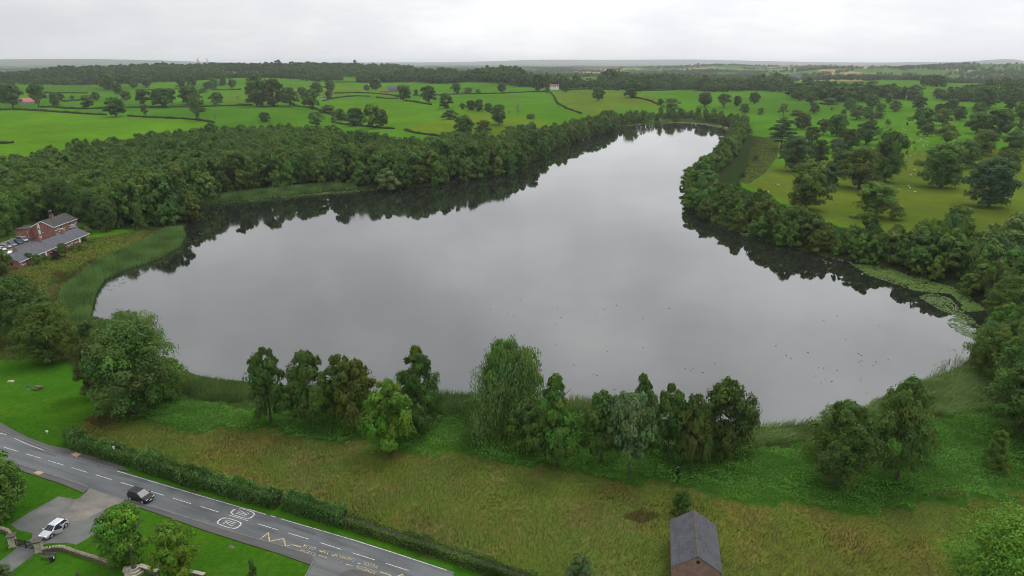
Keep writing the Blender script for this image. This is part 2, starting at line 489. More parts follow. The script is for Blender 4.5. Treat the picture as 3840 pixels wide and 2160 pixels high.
M_KERB = plain('kerb_stone', (.12, .115, .11), .8, vary=.25, scale=1.5)
def worn_paint(name, col, amount):
    m, t, o = mat_new(name)
    g = N(t, 'ShaderNodeNewGeometry')
    p = N(t, 'ShaderNodeBsdfPrincipled'); p.inputs['Roughness'].default_value = .6
    f = maprange(t, noise(t, 3.5, 6, .75, g.outputs['Position']), .5 - amount, .62 - amount * .4, 0, 1)
    t.links.new(mixc(t, f, (.075, .078, .076, 1), (*col, 1)), p.inputs['Base Color'])
    t.links.new(p.outputs[0], o.inputs[0])
    return m
M_WHITE = worn_paint('white_road_paint', (.46, .455, .43), .16)
M_YELLOW = worn_paint('yellow_road_paint', (.42, .31, .12), .12)
M_YELLOW_FADED = worn_paint('faded_yellow_road_paint', (.30, .25, .14), -.02)
def brick(name, c1, c2, mortar, scale=1.0):
    m, t, o = mat_new(name)
    p = N(t, 'ShaderNodeBsdfPrincipled'); p.inputs['Roughness'].default_value = .85
    tcn = N(t, 'ShaderNodeTexCoord'); sx = N(t, 'ShaderNodeSeparateXYZ'); t.links.new(tcn.outputs['Object'], sx.inputs[0])
    cb = N(t, 'ShaderNodeCombineXYZ'); t.links.new(mth(t, 'ADD', sx.outputs[0], sx.outputs[1]), cb.inputs[0]); t.links.new(sx.outputs[2], cb.inputs[1])
    b = N(t, 'ShaderNodeTexBrick'); b.inputs['Scale'].default_value = scale
    b.inputs['Brick Width'].default_value = .23; b.inputs['Row Height'].default_value = .08; b.inputs['Mortar Size'].default_value = .01
    b.inputs['Color1'].default_value = (*c1, 1); b.inputs['Color2'].default_value = (*c2, 1); b.inputs['Mortar'].default_value = (*mortar, 1)
    t.links.new(cb.outputs[0], b.inputs['Vector'])
    n = noise(t, .9, 5, .65, tcn.outputs['Object'])
    v = maprange(t, n, .3, .7, .7, 1.25); vc = N(t, 'ShaderNodeCombineXYZ')
    for i in range(3): t.links.new(v, vc.inputs[i])
    t.links.new(mixc(t, 1.0, b.outputs[0], vc.outputs[0], 'MULTIPLY'), p.inputs['Base Color'])
    t.links.new(p.outputs[0], o.inputs[0])
    return m
M_BRICK = brick('red_brick', (.24, .075, .05), (.19, .06, .042), (.20, .15, .12))
M_OLDBRICK = brick('old_brick', (.20, .085, .06), (.13, .06, .045), (.22, .19, .16))
def slate(name, c1, c2, w=.3, h=.22, lichen=.0):
    m, t, o = mat_new(name)
    p = N(t, 'ShaderNodeBsdfPrincipled'); p.inputs['Roughness'].default_value = .75; p.inputs['Specular IOR Level'].default_value = .25
    tcn = N(t, 'ShaderNodeTexCoord'); sx = N(t, 'ShaderNodeSeparateXYZ'); t.links.new(tcn.outputs['Object'], sx.inputs[0])
    cb = N(t, 'ShaderNodeCombineXYZ'); t.links.new(sx.outputs[0], cb.inputs[0]); t.links.new(mth(t, 'MULTIPLY', sx.outputs[2], 1.6), cb.inputs[1])
    b = N(t, 'ShaderNodeTexBrick'); b.inputs['Brick Width'].default_value = w; b.inputs['Row Height'].default_value = h; b.inputs['Mortar Size'].default_value = .008
    b.inputs['Scale'].default_value = 1.0
    b.inputs['Color1'].default_value = (*c1, 1); b.inputs['Color2'].default_value = (*c2, 1); b.inputs['Mortar'].default_value = (*[q * .4 for q in c1], 1)
    t.links.new(cb.outputs[0], b.inputs['Vector'])
    n = noise(t, .7, 6, .65, tcn.outputs['Object'])
    v = maprange(t, n, .3, .7, .72, 1.28); vc = N(t, 'ShaderNodeCombineXYZ')
    for i in range(3): t.links.new(v, vc.inputs[i])
    c = mixc(t, 1.0, b.outputs[0], vc.outputs[0], 'MULTIPLY')
    if lichen:
        c = mixc(t, maprange(t, noise(t, 6, 4, .7, tcn.outputs['Object']), .62, .7, 0, lichen), c, (.34, .34, .30, 1))
    t.links.new(c, p.inputs['Base Color'])
    t.links.new(p.outputs[0], o.inputs[0])
    return m
M_SLATE = slate('barn_slate', (.045, .048, .055), (.062, .065, .072), lichen=.45)
M_TILE = slate('grey_roof_tile', (.062, .065, .075), (.075, .078, .088), .33, .3)
M_TILE_DARK = slate('dark_roof_tile', (.036, .035, .034), (.046, .043, .040), .33, .3, .2)
M_WHITEPAINT = plain('white_paint', (.72, .72, .70), .5, vary=.05)
M_CREAM = plain('cream_render', (.62, .60, .54), .8, vary=.1, scale=.8)
M_GLASS = plain('window_glass', (.025, .03, .034), .15, vary=.2, spec=.2)
M_BLUEDOOR = plain('dark_blue_door', (.03, .05, .11), .5, vary=.1)
M_GREENPANEL = plain('green_panel', (.20, .25, .15), .6, vary=.1)
M_GREYPANEL = plain('grey_panel', (.33, .36, .40), .6, vary=.1)
M_BLACK = plain('black_iron', (.015, .015, .016), .5, vary=.2)
M_WOOD = plain('weathered_wood', (.085, .07, .055), .85, vary=.3, scale=5)
M_STONE = plain('sandstone', (.30, .27, .21), .9, vary=.4, scale=2.5, bump=.5)
M_STONE_D = plain('dark_weathered_stone', (.075, .062, .05), .9, vary=.4, scale=3, bump=.5)
M_LICHEN = plain('lichened_coping_stone', (.23, .20, .14), .9, vary=.5, scale=3.5, bump=.5)
M_CONC = plain('concrete', (.26, .25, .225), .85, vary=.2, scale=1.2)
M_TACTILE = plain('buff_paving', (.30, .21, .12), .8, vary=.15, scale=4)
M_TYRE = plain('tyre_rubber', (.018, .018, .018), .8, vary=.1)
M_RIM = plain('alloy', (.55, .55, .56), .35, .7, .05)
M_LAMP = plain('headlamp', (.75, .76, .78), .15, vary=.05, spec=.8)
M_PLATEW = plain('white_plate', (.8, .8, .78), .5, vary=.03)
M_REDLAMP = plain('tail_lamp', (.35, .02, .02), .2, vary=.05)
M_PLASTIC = plain('black_plastic', (.02, .02, .022), .5, vary=.1)
M_SEAT = plain('grey_seat_cloth', (.09, .09, .1), .9, vary=.2)
M_WOOL = plain('sheep_wool', (.40, .38, .32), .95, vary=.15, scale=3)
M_DUCK = plain('dark_plumage', (.06, .055, .05), .8, vary=.4, scale=8)
M_SIGNBLUE = plain('blue_sign', (.03, .10, .30), .5, vary=.05)
M_ROOFRED = plain('red_sheet_roof', (.32, .10, .085), .6, vary=.15)
M_ROOFTERRA = plain('brown_clay_roof', (.14, .075, .055), .8, vary=.2)
M_STEEL = plain('galvanised_steel', (.42, .43, .44), .5, .4, .1)
# ------------------------------------------------------------------ ground sheet
LAWN = (.026, .084, .006); FIELD = (.044, .120, .007); PASTURE = (.062, .094, .011); MEADOW = (.060, .086, .016); NETTLE = (.028, .078, .010)
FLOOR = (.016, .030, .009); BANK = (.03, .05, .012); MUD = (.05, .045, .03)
def vp(pts): return wpoly('V', pts)
Z_MEADOW = vp([(230, 1050), (330, 1062), (500, 1078), (640, 1090), (900, 1112), (1080, 1150), (1250, 1162), (1500, 1192), (1690, 1232), (1760, 1250), (1900, 1278), (2300, 1280), (2620, 1240), (2620, 1500), (1330, 1500), (1200, 1420), (885, 1310), (700, 1250), (170, 1085)])
Z_NETTLE = vp([(380, 1000), (470, 1005), (560, 1032), (650, 1022), (1090, 1058), (1200, 1045), (1480, 1055), (1890, 1135), (2020, 1125), (2300, 1060), (2500, 1040), (2620, 1060), (2620, 1240), (2300, 1280), (1900, 1278), (1760, 1250), (1690, 1232), (1500, 1192), (1250, 1162), (1080, 1150), (900, 1112), (640, 1090), (500, 1078), (330, 1062)])
Z_LAWN_L = vp([(-60, 905), (60, 908), (150, 905), (200, 930), (246, 990), (240, 1040), (200, 1070), (172, 1090), (175, 1130), (60, 1090), (-60, 1050)])
Z_LEFTBANK = vp([(-60, 700), (90, 652), (230, 600), (340, 582), (430, 583), (340, 632), (240, 678), (150, 745), (60, 765), (-60, 790)])
Z_LEFTSCRUB = vp([(-60, 790), (60, 765), (150, 745), (210, 860), (180, 900), (60, 905), (-60, 905)])
Z_WOODL = vp([(-80, 640), (0, 600), (60, 575), (120, 560), (240, 580), (460, 572), (480, 540), (505, 512), (640, 496), (800, 480), (1000, 468), (1200, 445), (1300, 425), (1375, 372), (1320, 366), (1200, 372), (1050, 372), (900, 366), (700, 350), (480, 345), (250, 362), (60, 400), (-80, 420)])
Z_PARKNEAR = vp([(1885, 470), (1930, 430), (2000, 400), (2200, 390), (2400, 370), (2650, 380), (2650, 640), (2300, 600), (2200, 590), (2050, 545), (1960, 500)])
Z_RUSHES = vp([(1860, 460), (1880, 400), (1895, 345), (1960, 352), (1955, 395), (1920, 440), (1880, 465)])
Z_BELT = vp([(1745, 485), (1790, 540), (1900, 592), (2100, 650), (2330, 715), (2440, 765), (2480, 860), (2440, 900), (2500, 1000), (2650, 1100), (2650, 600), (2300, 610), (2190, 590), (2050, 555), (1960, 510), (1860, 470), (1890, 400), (1915, 345), (1860, 335), (1840, 375), (1800, 415)])
FIELDS = [  # lighter, yellower or browner fields, measured on the ground
    ([(0, 279), (250, 288), (480, 304), (540, 312), (420, 350), (0, 420), (-90, 420), (-90, 275)], (0.060, 0.148, 0.009)),
    ([(0, 232), (420, 246), (560, 266), (480, 296), (250, 284), (0, 272), (-80, 265), (-80, 228)], (0.042, 0.120, 0.012)),
    ([(-80, 210), (365, 212), (380, 228), (0, 228), (-80, 226)], (0.044, 0.110, 0.017)),
    ([(1120, 296), (1200, 282), (1380, 302), (1330, 358), (1180, 352), (1000, 330)], (0.074, 0.129, 0.011)),
    ([(560, 268), (760, 262), (880, 298), (840, 312), (640, 300), (480, 300)], (0.044, 0.122, 0.009)),
    ([(800, 262), (960, 250), (1180, 268), (1200, 282), (1110, 298), (990, 330), (880, 300)], (0.057, 0.142, 0.010)),
    ([(1396, 228), (1560, 228), (1680, 268), (1560, 272), (1490, 292), (1420, 275)], (0.071, 0.120, 0.015)),
    ([(1210, 240), (1390, 232), (1430, 280), (1480, 290), (1400, 302), (1280, 290), (1190, 275)], (0.049, 0.131, 0.009)),
    ([(520, 216), (655, 213), (650, 219), (520, 222)], (0.185, 0.155, 0.064)),
    ([(700, 228), (960, 215), (960, 235), (720, 245)], (0.074, 0.142, 0.015)),
    ([(560, 236), (900, 222), (900, 236), (700, 258), (560, 262)], (0.067, 0.129, 0.015)),
    ([(2330, 238), (2440, 245), (2420, 300), (2280, 420), (2150, 440), (2240, 340), (2290, 280)], (0.057, 0.138, 0.012)),
    ([(1830, 245), (1960, 238), (2130, 262), (2080, 300), (1900, 290), (1800, 275)], (0.044, 0.119, 0.011)),
]
def build_ground():
    ang = np.concatenate([np.linspace(52, 1.45, 400)])
    rr = CAM_Z / np.tan(np.radians(ang))
    rr = np.concatenate([[0.5, 15, 35], rr[rr > 40], np.geomspace(rr[-1] * 1.02, 24500, 110)])
    az = np.radians(np.concatenate([np.linspace(-180, -52, 44)[:-1], np.linspace(-52, -44, 14)[:-1], np.linspace(-44, 44, 540), np.linspace(44, 52, 14)[1:], np.linspace(52, 180, 44)[1:-1]]))
    nr, na = len(rr), len(az)
    R, A = np.meshgrid(rr, az, indexing='ij')
    X, Y = (R * np.sin(A)).ravel(), (R * np.cos(A)).ravel()
    Z = H(X, Y)
    i, j = np.meshgrid(np.arange(nr - 1), np.arange(na), indexing='ij')
    j2 = (j + 1) % na
    F = np.stack([i * na + j, i * na + j2, (i + 1) * na + j2, (i + 1) * na + j], -1).reshape(-1, 4)[:, ::-1]
    n = len(X); r = np.hypot(X, Y)
    C = np.empty((n, 3), np.float32); C[:] = FIELD
    Q = np.zeros((n, 4), np.float32); Q[:, 1] = .12; Q[:, 3] = 1
    def zone(P, col, dry=None, fine=None, amp=0.0):
        m = inside(*(warp(X, Y, amp) if amp else (X, Y)), P)
        C[m] = col
        if dry is not None: Q[m, 0] = dry
        if fine is not None: Q[m, 1] = fine
    dl = lake_d(X, Y)
    near = (dl < 130) & (r < 300)
    C[near] = BANK; Q[near, 1] = .5
    for P, c in FIELDS: zone(vp(P), (c[0] * .92, c[1] * .9, c[2] * .7) if c[0] < .15 else c)
    zone(Z_PARKNEAR, PASTURE, .12, .25)
    zone(Z_RUSHES, (.058, .086, .018), .2, .6, 5.0)
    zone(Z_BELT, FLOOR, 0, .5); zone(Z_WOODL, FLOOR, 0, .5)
    zone(BPOLY, (.030, .066, .010), .1, .5)
    zone(Z_LEFTBANK, MEADOW, .9, .6); zone(Z_LEFTSCRUB, (.045, .055, .014), .5, .6)
    zone(Z_LAWN_L, (.030, .094, .006), .12, .45)
    s = (X - R0[0]) * RN[0] + (Y - R0[1]) * RN[1]
    m = (s < 8) & (r < 260); C[m] = LAWN; Q[m, 0] = .10; Q[m, 1] = .45
    zone(Z_NETTLE, NETTLE, .1, .6, 1.6); zone(Z_MEADOW, MEADOW, .75, .6, 1.6)
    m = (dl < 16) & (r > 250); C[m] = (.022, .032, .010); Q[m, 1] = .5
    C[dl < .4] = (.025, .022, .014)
    Q[:, 2] = sstep(1900, 2300, r) * (1 - .8 * sstep(5000, 9000, r))
    fm = r > 4500; C[fm] = (.034, .052, .028)  # distant land tinted bluish, haze put into its colour
    me = np_mesh('ground', np.stack([X, Y, Z], 1), F, M_GROUND, C, True)
    a = me.color_attributes.new('zp', 'FLOAT_COLOR', 'POINT'); a.data.foreach_set('color', Q.ravel())
    o = link('ground', me)
    tag(o, kind='structure')
    return o
build_ground()
def build_lake():
    # a gently tessellated sheet at water level, a little larger than the shoreline; the bank rises out of it
    P = LAKE; c = P.mean(0)
    d = np.roll(P, -1, 0) - np.roll(P, 1, 0)
    nrm = np.stack([d[:, 1], -d[:, 0]], 1); nrm /= np.linalg.norm(nrm, axis=1)[:, None]
    test = poly_sd(P[:, 0] + nrm[:, 0], P[:, 1] + nrm[:, 1], LAKE)
    nrm[test < 0] *= -1
    o = sheet('lake_water', P + nrm * .9, 0.0, M_WATER)
    return tag(o, kind='structure')
build_lake()

# ------------------------------------------------------------------ road, pavements, drive, markings
def gp(*pts): return [G(f, x, y, ROAD_Z)[:2] for f, x, y in pts]
FAR_EDGE = gp(('A', -900, -240), ('A', -400, -30), ('A', -150, 72), ('A', 0, 132), ('A', 200, 215), ('A', 450, 312), ('A', 650, 370), ('A', 800, 408), ('A', 1060, 488), ('A', 1300, 560), ('A', 1550, 635), ('A', 2000, 765), ('A', 2400, 887),
              ('B', 1005, 232), ('B', 1500, 378), ('B', 2000, 522), ('B', 2576, 705), ('B', 3400, 978))
NEAR_EDGE = gp(('A', -900, 60), ('A', -400, 240), ('A', -100, 345), ('A', 60, 400), ('A', 190, 442), ('A', 500, 545), ('A', 800, 645), ('A', 1130, 755), ('A', 1480, 855), ('A', 1900, 988), ('A', 2415, 1143), ('B', 850, 567), ('B', 1440, 745), ('B', 2000, 925), ('B', 2600, 1112), ('B', 3300, 1340))
road = tag(sheet('road', FAR_EDGE + NEAR_EDGE[::-1], ROAD_Z + .03, M_ROAD), kind='structure')
NP_L = gp(('A', -400, 300), ('A', -100, 400), ('A', 60, 455), ('A', 170, 490), ('A', 300, 535), ('A', 560, 620), ('A', 760, 702), ('A', 800, 662))
tag(sheet('pavement', gp(('A', -400, 240), ('A', -100, 345), ('A', 60, 400), ('A', 190, 442), ('A', 500, 545), ('A', 800, 645)) + NP_L[::-1], ROAD_Z + .11, M_PAVE), kind='structure')
PAVE_R = gp(('A', 1130, 755), ('A', 1480, 855), ('A', 1900, 988), ('A', 2415, 1143), ('B', 850, 567), ('B', 1400, 733), ('B', 1455, 770), ('B', 1468, 810), ('B', 1425, 885), ('B', 1000, 735), ('B', 700, 640), ('A', 2415, 1217), ('A', 1830, 1032), ('A', 1480, 905), ('A', 1250, 828), ('A', 1110, 792))
tag(sheet('pavement', PAVE_R, ROAD_Z + .11, M_PAVE), kind='structure')
FP = gp(('A', -900, -300), ('A', -400, -95), ('A', -150, 0), ('A', 0, 58), ('A', 120, 130), ('A', 250, 195), ('A', 450, 270), ('A', 640, 305), ('A', 760, 335), ('A', 900, 385), ('A', 1090, 450), ('A', 1180, 505))
tag(sheet('pavement', FP + FAR_EDGE[:9][::-1], ROAD_Z + .11, M_PAVE), kind='structure')
def offset_line(L, d):
    L = np.array(L); t = np.gradient(L, axis=0); t /= np.linalg.norm(t, axis=1)[:, None]
    return L + np.stack([-t[:, 1], t[:, 0]], 1) * d
def strip(name, L, w, z, mat, parent=None, h=0.0):
    a, b = offset_line(L, w / 2), offset_line(L, -w / 2)
    mb = MB()
    for i in range(len(a) - 1):
        q = [a[i], a[i + 1], b[i + 1], b[i]]
        if h: mb.prism([tuple(p) for p in q[::-1]], z, z + h)
        else: mb.add([(*p, z) for p in q[::-1]], [(0, 1, 2, 3)])
    return mb.build(name, mat, parent)
def kerb(L, w=.14):
    o = strip('kerb', L, w, ROAD_Z + .005, M_KERB, None, .125)
    return tag(o, kind='structure')
kerb(FAR_EDGE[:9]); kerb(NEAR_EDGE[:7]); kerb(gp(('A', 1130, 755), ('A', 1480, 855), ('A', 1900, 988), ('A', 2415, 1143), ('B', 850, 567), ('B', 1400, 733), ('B', 1455, 770), ('B', 1468, 810), ('B', 1425, 885), ('B', 1330, 1060)))
tag(sheet('side_road', gp(('B', 1400, 733), ('B', 1455, 770), ('B', 1468, 810), ('B', 1425, 885), ('B', 1330, 1060), ('B', 1150, 1330), ('B', 1600, 1330), ('B', 1790, 1040), ('B', 1880, 975), ('B', 2000, 945), ('B', 2080, 948), ('B', 2000, 925)), ROAD_Z + .022, asphalt('side_road_asphalt', (.075, .078, .078), .55)), kind='structure')
tag(sheet('pavement', gp(('B', 1790, 1040), ('B', 1880, 975), ('B', 2000, 945), ('B', 2120, 965), ('B', 2600, 1115), ('B', 3300, 1340), ('B', 3200, 1420), ('B', 1600, 1400)), ROAD_Z + .11, M_PAVE), kind='structure')
tag(sheet('drive', gp(('A', 800, 645), ('A', 790, 680), ('A', 755, 722), ('A', 690, 756), ('A', 530, 728), ('A', 420, 788), ('A', 290, 858), ('A', 95, 983), ('A', 160, 1032), ('A', 295, 1062), ('A', 285, 1110), ('A', 210, 1155), ('A', 330, 1195), ('A', 420, 1155), ('A', 600, 1146), ('A', 690, 1166), ('A', 760, 1130), ('A', 920, 1030), ('A', 1000, 905), ('A', 945, 855), ('A', 1010, 812), ('A', 1110, 790), ('A', 1130, 755)), ROAD_Z + .012, M_DRIVE), kind='structure')
tag(sheet('drive_patch', gp(('A', 812, 660), ('A', 1110, 758), ('A', 1060, 792), ('A', 950, 848), ('A', 860, 890), ('A', 760, 945), ('A', 640, 952), ('A', 560, 905), ('A', 640, 820), ('A', 720, 745)), ROAD_Z + .016, M_DRIVE2), kind='structure')
tag(sheet('drive_patch', gp(('A', 535, 735), ('A', 680, 760), ('A', 620, 830), ('A', 545, 900), ('A', 420, 905), ('A', 310, 870)), ROAD_Z + .016, asphalt('worn_tarmac', (.098, .093, .084), .75, .6, .3, 1.6)), kind='structure')
tag(sheet('path', gp(('E', 330, 880), ('E', 600, 955), ('E', 690, 1010), ('E', 450, 1190), ('E', 200, 1380), ('E', 50, 1520), ('E', -300, 1520), ('E', -150, 1290), ('E', 0, 1160), ('E', 280, 950)), ROAD_Z + .012, M_DRIVE), kind='structure')
tag(sheet('path', gp(('A', 210, 1155), ('A', 330, 1195), ('E', 690, 1010), ('E', 600, 955), ('E', 330, 880)), ROAD_Z + .009, M_DRIVE), kind='structure')
for k, q in enumerate([[('A', 638, 352), ('A', 688, 332), ('A', 737, 350), ('A', 692, 376)], [('A', 303, 515), ('A', 352, 500), ('A', 402, 516), ('A', 350, 538)]]):
    o = sheet('tactile_paving', gp(*q), ROAD_Z + .122, M_TACTILE); tag(o, kind='structure')
tag(sheet('verge', gp(('A', 1180, 505), ('A', 1300, 535), ('A', 1600, 625), ('A', 2100, 760), ('A', 2420, 850), ('B', 1100, 150), ('B', 1640, 330), ('B', 2000, 440), ('B', 2576, 620), ('B', 3400, 890), ('B', 3400, 975), ('B', 2576, 703), ('B', 2000, 520), ('B', 1500, 376), ('B', 1005, 230), ('A', 2400, 884), ('A', 2000, 763), ('A', 1550, 633), ('A', 1300, 558), ('A', 1180, 520)), ROAD_Z + .035, bpy.data.materials['ground_cover']), kind='structure')
vg = bpy.data.objects['verge'].data
def flat_zone(me, col, dry=0, fine=.3):
    n = len(me.vertices)
    a = me.color_attributes.new('lc', 'FLOAT_COLOR', 'POINT'); a.data.foreach_set('color', np.tile((*col, 1), n).astype(np.float32))
    a = me.color_attributes.new('zp', 'FLOAT_COLOR', 'POINT'); a.data.foreach_set('color', np.tile((dry, fine, 0, 1), n).astype(np.float32))
flat_zone(vg, (.030, .094, .007))
M_PATCH = asphalt('road_repair', (.045, .048, .05), .5, 2.0, .25)
for q in ([('A', 1100, 520), ('A', 1210, 520), ('A', 1190, 556), ('A', 1080, 548)], [('A', 1890, 905), ('A', 1990, 935), ('A', 1965, 968), ('A', 1865, 938)], [('A', 300, 285), ('A', 520, 352), ('A', 500, 372), ('A', 285, 303)], [('B', 1180, 340), ('B', 1500, 435), ('B', 1470, 470), ('B', 1150, 372)], [('B', 30, 268), ('B', 75, 280), ('B', 60, 300), ('B', 15, 288)]):
    sheet('repair_patch', gp(*q), ROAD_Z + .0335, M_PATCH, road)
# painted lines: each stroke is a piece of the road
MZ = ROAD_Z + .036
def line(name, pts, w, mat=None, z=MZ):
    return strip(name, [np.array(p) for p in pts], w, z, mat or M_WHITE, road)
DASH = [('A', -170, 222, -30, 265), ('A', 37, 284, 168, 323), ('A', 236, 343, 371, 384), ('A', 439, 404, 579, 447), ('A', 648, 468, 793, 513), ('A', 866, 533, 1014, 578), ('A', 1095, 603, 1240, 646), ('A', 1345, 677, 1485, 720), ('A', 1566, 745, 1730, 795), ('A', 1818, 820, 1984, 872), ('A', 2072, 898, 2247, 950),
        ('B', 686, 311, 967, 397), ('B', 1107, 439, 1392, 524), ('B', 1543, 571, 1837, 665), ('B', 1988, 712, 2297, 808), ('B', 2455, 858, 2770, 957)]
for f, a, b, c, d in DASH: line('centre_line', gp((f, a, b), (f, c, d)), .115)
IN = [tuple(p) for p in offset_line(FAR_EDGE, -.22)]
def edge_px(*p): return gp(*p)
line('edge_line', edge_px(('A', 1060, 499), ('A', 1300, 571), ('A', 1550, 646), ('A', 2000, 777), ('A', 2410, 895)), .14)
line('edge_line', edge_px(('B', 560, 110), ('B', 800, 180)), .14); line('edge_line', edge_px(('B', 868, 201), ('B', 935, 220)), .14)
line('edge_line', edge_px(('B', 1005, 243), ('B', 1500, 388), ('B', 2000, 533), ('B', 2576, 716), ('B', 3300, 955)), .14)
line('edge_line', edge_px(('A', 125, 200), ('A', 250, 258), ('A', 400, 312)), .12); line('edge_line', edge_px(('A', -20, 152), ('A', 60, 172)), .12)
def frame_at(c, right, up): return lambda u, v: (c[0] + right[0] * u + up[0] * v, c[1] + right[1] * u + up[1] * v)
def roundel(cpx, sgn, gap=None):
    c = G('B', cpx[0], cpx[1], ROAD_Z)[:2]
    f = frame_at(c, RN * sgn, -RD * sgn)      # reader faces image left for sgn=+1
    mb = MB(); n = 44; a, b = .95, 2.15
    def ring(t, aa, bb):                      # superellipse
        ct, st = math.cos(t), math.sin(t); e = .62
        return (aa * math.copysign(abs(ct) ** e, ct), bb * math.copysign(abs(st) ** e, st))
    for i in range(n):
        t0, t1 = 2 * math.pi * i / n, 2 * math.pi * (i + 1) / n
        if gap and gap[0] < i / n < gap[1]: continue
        q = [ring(t0, a, b), ring(t1, a, b), ring(t1, a - .12, b - .27), ring(t0, a - .12, b - .27)]
        mb.add([(*f(*p), MZ) for p in q], [(0, 1, 2, 3)])
    mb.build('speed_roundel', M_WHITE, road)
    def stroke(pts, w=.1):
        strip('digit', [np.array(f(p[0] * .82, p[1])) for p in pts], w, MZ, M_WHITE, road)
    stroke([(-.52, .55), (-.44, .9), (-.3, 1.0), (-.16, .9), (-.1, .5), (-.25, .05), (-.52, -.92), (-.48, -1.0), (-.08, -1.0)])
    stroke([(.1, .96), (.1, -1.0), (.52, -1.0), (.52, .96), (.1, .96)])
roundel((293, 302), 1); roundel((481, 168), -1, (.60, .70))
ZIG = [('B', 725, 522), ('B', 832, 433), ('B', 848, 552), ('B', 1045, 515), ('B', 1072, 622), ('B', 1170, 602), ('B', 1278, 632)]
def poly_stroke(name, pts, w, mat):
    mb = MB()
    for p, q in zip(pts[:-1], pts[1:]):
        p, q = np.array(p), np.array(q); t = (q - p) / np.linalg.norm(q - p); nn = np.array((-t[1], t[0])) * w / 2; p = p - t * w * .3; q = q + t * w * .3
        mb.add([(*v, MZ + .001 * (len(mb.v) // 4)) for v in (p - nn, q - nn, q + nn, p + nn)], [(0, 1, 2, 3)])
    return mb.build(name, mat, road)
poly_stroke('zigzag_line', gp(*ZIG), .2, M_YELLOW)
poly_stroke('zigzag_line', gp(('B', 2375, 976), ('B', 2490, 1010), ('B', 2560, 1060), ('B', 2680, 1010), ('B', 2760, 1120)), .2, M_YELLOW)
for q in (('B', 1528, 745, 1642, 780, .16), ('B', 1905, 868, 2005, 895, .16), ('B', 1535, 684, 1578, 696, .22), ('B', 1712, 743, 1752, 756, .22), ('B', 2065, 852, 2103, 864, .22)):
    line('word_dash', gp((q[0], q[1], q[2]), (q[0], q[3], q[4])), q[5], M_YELLOW)
def word(txt, start, end, h, mat):
    cu = bpy.data.curves.new('lettering', 'FONT'); cu.body = txt; cu.size = 1.0; cu.resolution_u = 3; cu.space_character = 1.1
    tmp = bpy.data.objects.new('lettering', cu); COL.objects.link(tmp)
    dg = bpy.context.evaluated_depsgraph_get()
    me = bpy.data.meshes.new_from_object(tmp.evaluated_get(dg))
    COL.objects.unlink(tmp); bpy.data.objects.remove(tmp)
    v = np.empty(len(me.vertices) * 3, np.float32); me.vertices.foreach_get('co', v); v = v.reshape(-1, 3)
    lo, hi = v.min(0), v.max(0)
    a, b = G('B', *start, ROAD_Z)[:2], G('B', *end, ROAD_Z)[:2]
    L = np.linalg.norm(b - a); ux = (b - a) / L; uy = np.array((-ux[1], ux[0]))
    u = (v[:, 0] - lo[0]) / (hi[0] - lo[0]) * L; w = (v[:, 1] - lo[1]) / (hi[1] - lo[1]) * h
    p = a[None] + u[:, None] * ux + w[:, None] * uy
    me.vertices.foreach_set('co', np.concatenate([p, np.full((len(p), 1), MZ)], 1).astype(np.float32).ravel()); me.update()
    me.materials.clear(); me.materials.append(mat)
    link('lettering', me, road)
word('SCHOOL', (2332, 966), (2058, 880), .66, M_YELLOW); word('KEEP', (1868, 820), (1678, 766), .66, M_YELLOW_FADED); word('CLEAR', (1500, 719), (1280, 654), .66, M_YELLOW)
word('YGSOL', (2362, 896), (2152, 830), .62, M_YELLOW); word('CADWCH', (2048, 802), (1768, 724), .62, M_YELLOW); word('YN', (1688, 700), (1603, 674), .62, M_YELLOW); word('GLIR', (1502, 642), (1328, 590), .62, M_YELLOW)
# ------------------------------------------------------------------ trees: prototypes in unit size (height 1, greatest width 1)
def prof(kind, t):
    t = np.clip(t, 0, 1)
    if kind == 'round': return .5 * np.power(np.clip(1 - np.abs(2 * (t ** .85) - 1) ** 2.3, 0, 1), .5)
    if kind == 'oak': return .5 * np.power(np.clip(1 - np.abs(2 * (t ** .75) - 1) ** 2.3, 0, 1), .52)
    if kind == 'cone': return .5 * np.minimum(1, (t / .2) ** .5) * np.power(np.clip(1 - t ** 1.35, 0, 1), .68)
    if kind == 'alder': return .5 * np.minimum(1, (t / .2) ** .4) * np.power(np.clip(1 - t ** 2.5, 0, 1), .62)
    if kind == 'willow': return .5 * np.minimum(1, .72 + t) * np.power(np.clip(1 - t ** 4.5, 0, 1), .5)
    if kind == 'shrub': return .5 * np.power(np.clip(1 - t ** 2.2, 0, 1), .5)
    if kind == 'conifer': return .5 * np.minimum(1, (t / .08)) * np.power(np.clip(1 - t, 0, 1), .85)
    if kind == 'poplar': return .5 * np.power(np.clip(np.sin(np.pi * np.clip(t, 0, 1) ** .8), 0, 1), .6)
    return .5 * np.ones_like(t)
ZB = {'round': .07, 'oak': .12, 'cone': .10, 'alder': .11, 'willow': .03, 'shrub': 0.0, 'conifer': .04, 'poplar': .05, 'cedar': .22, 'sparse': .2, 'ash': .30}
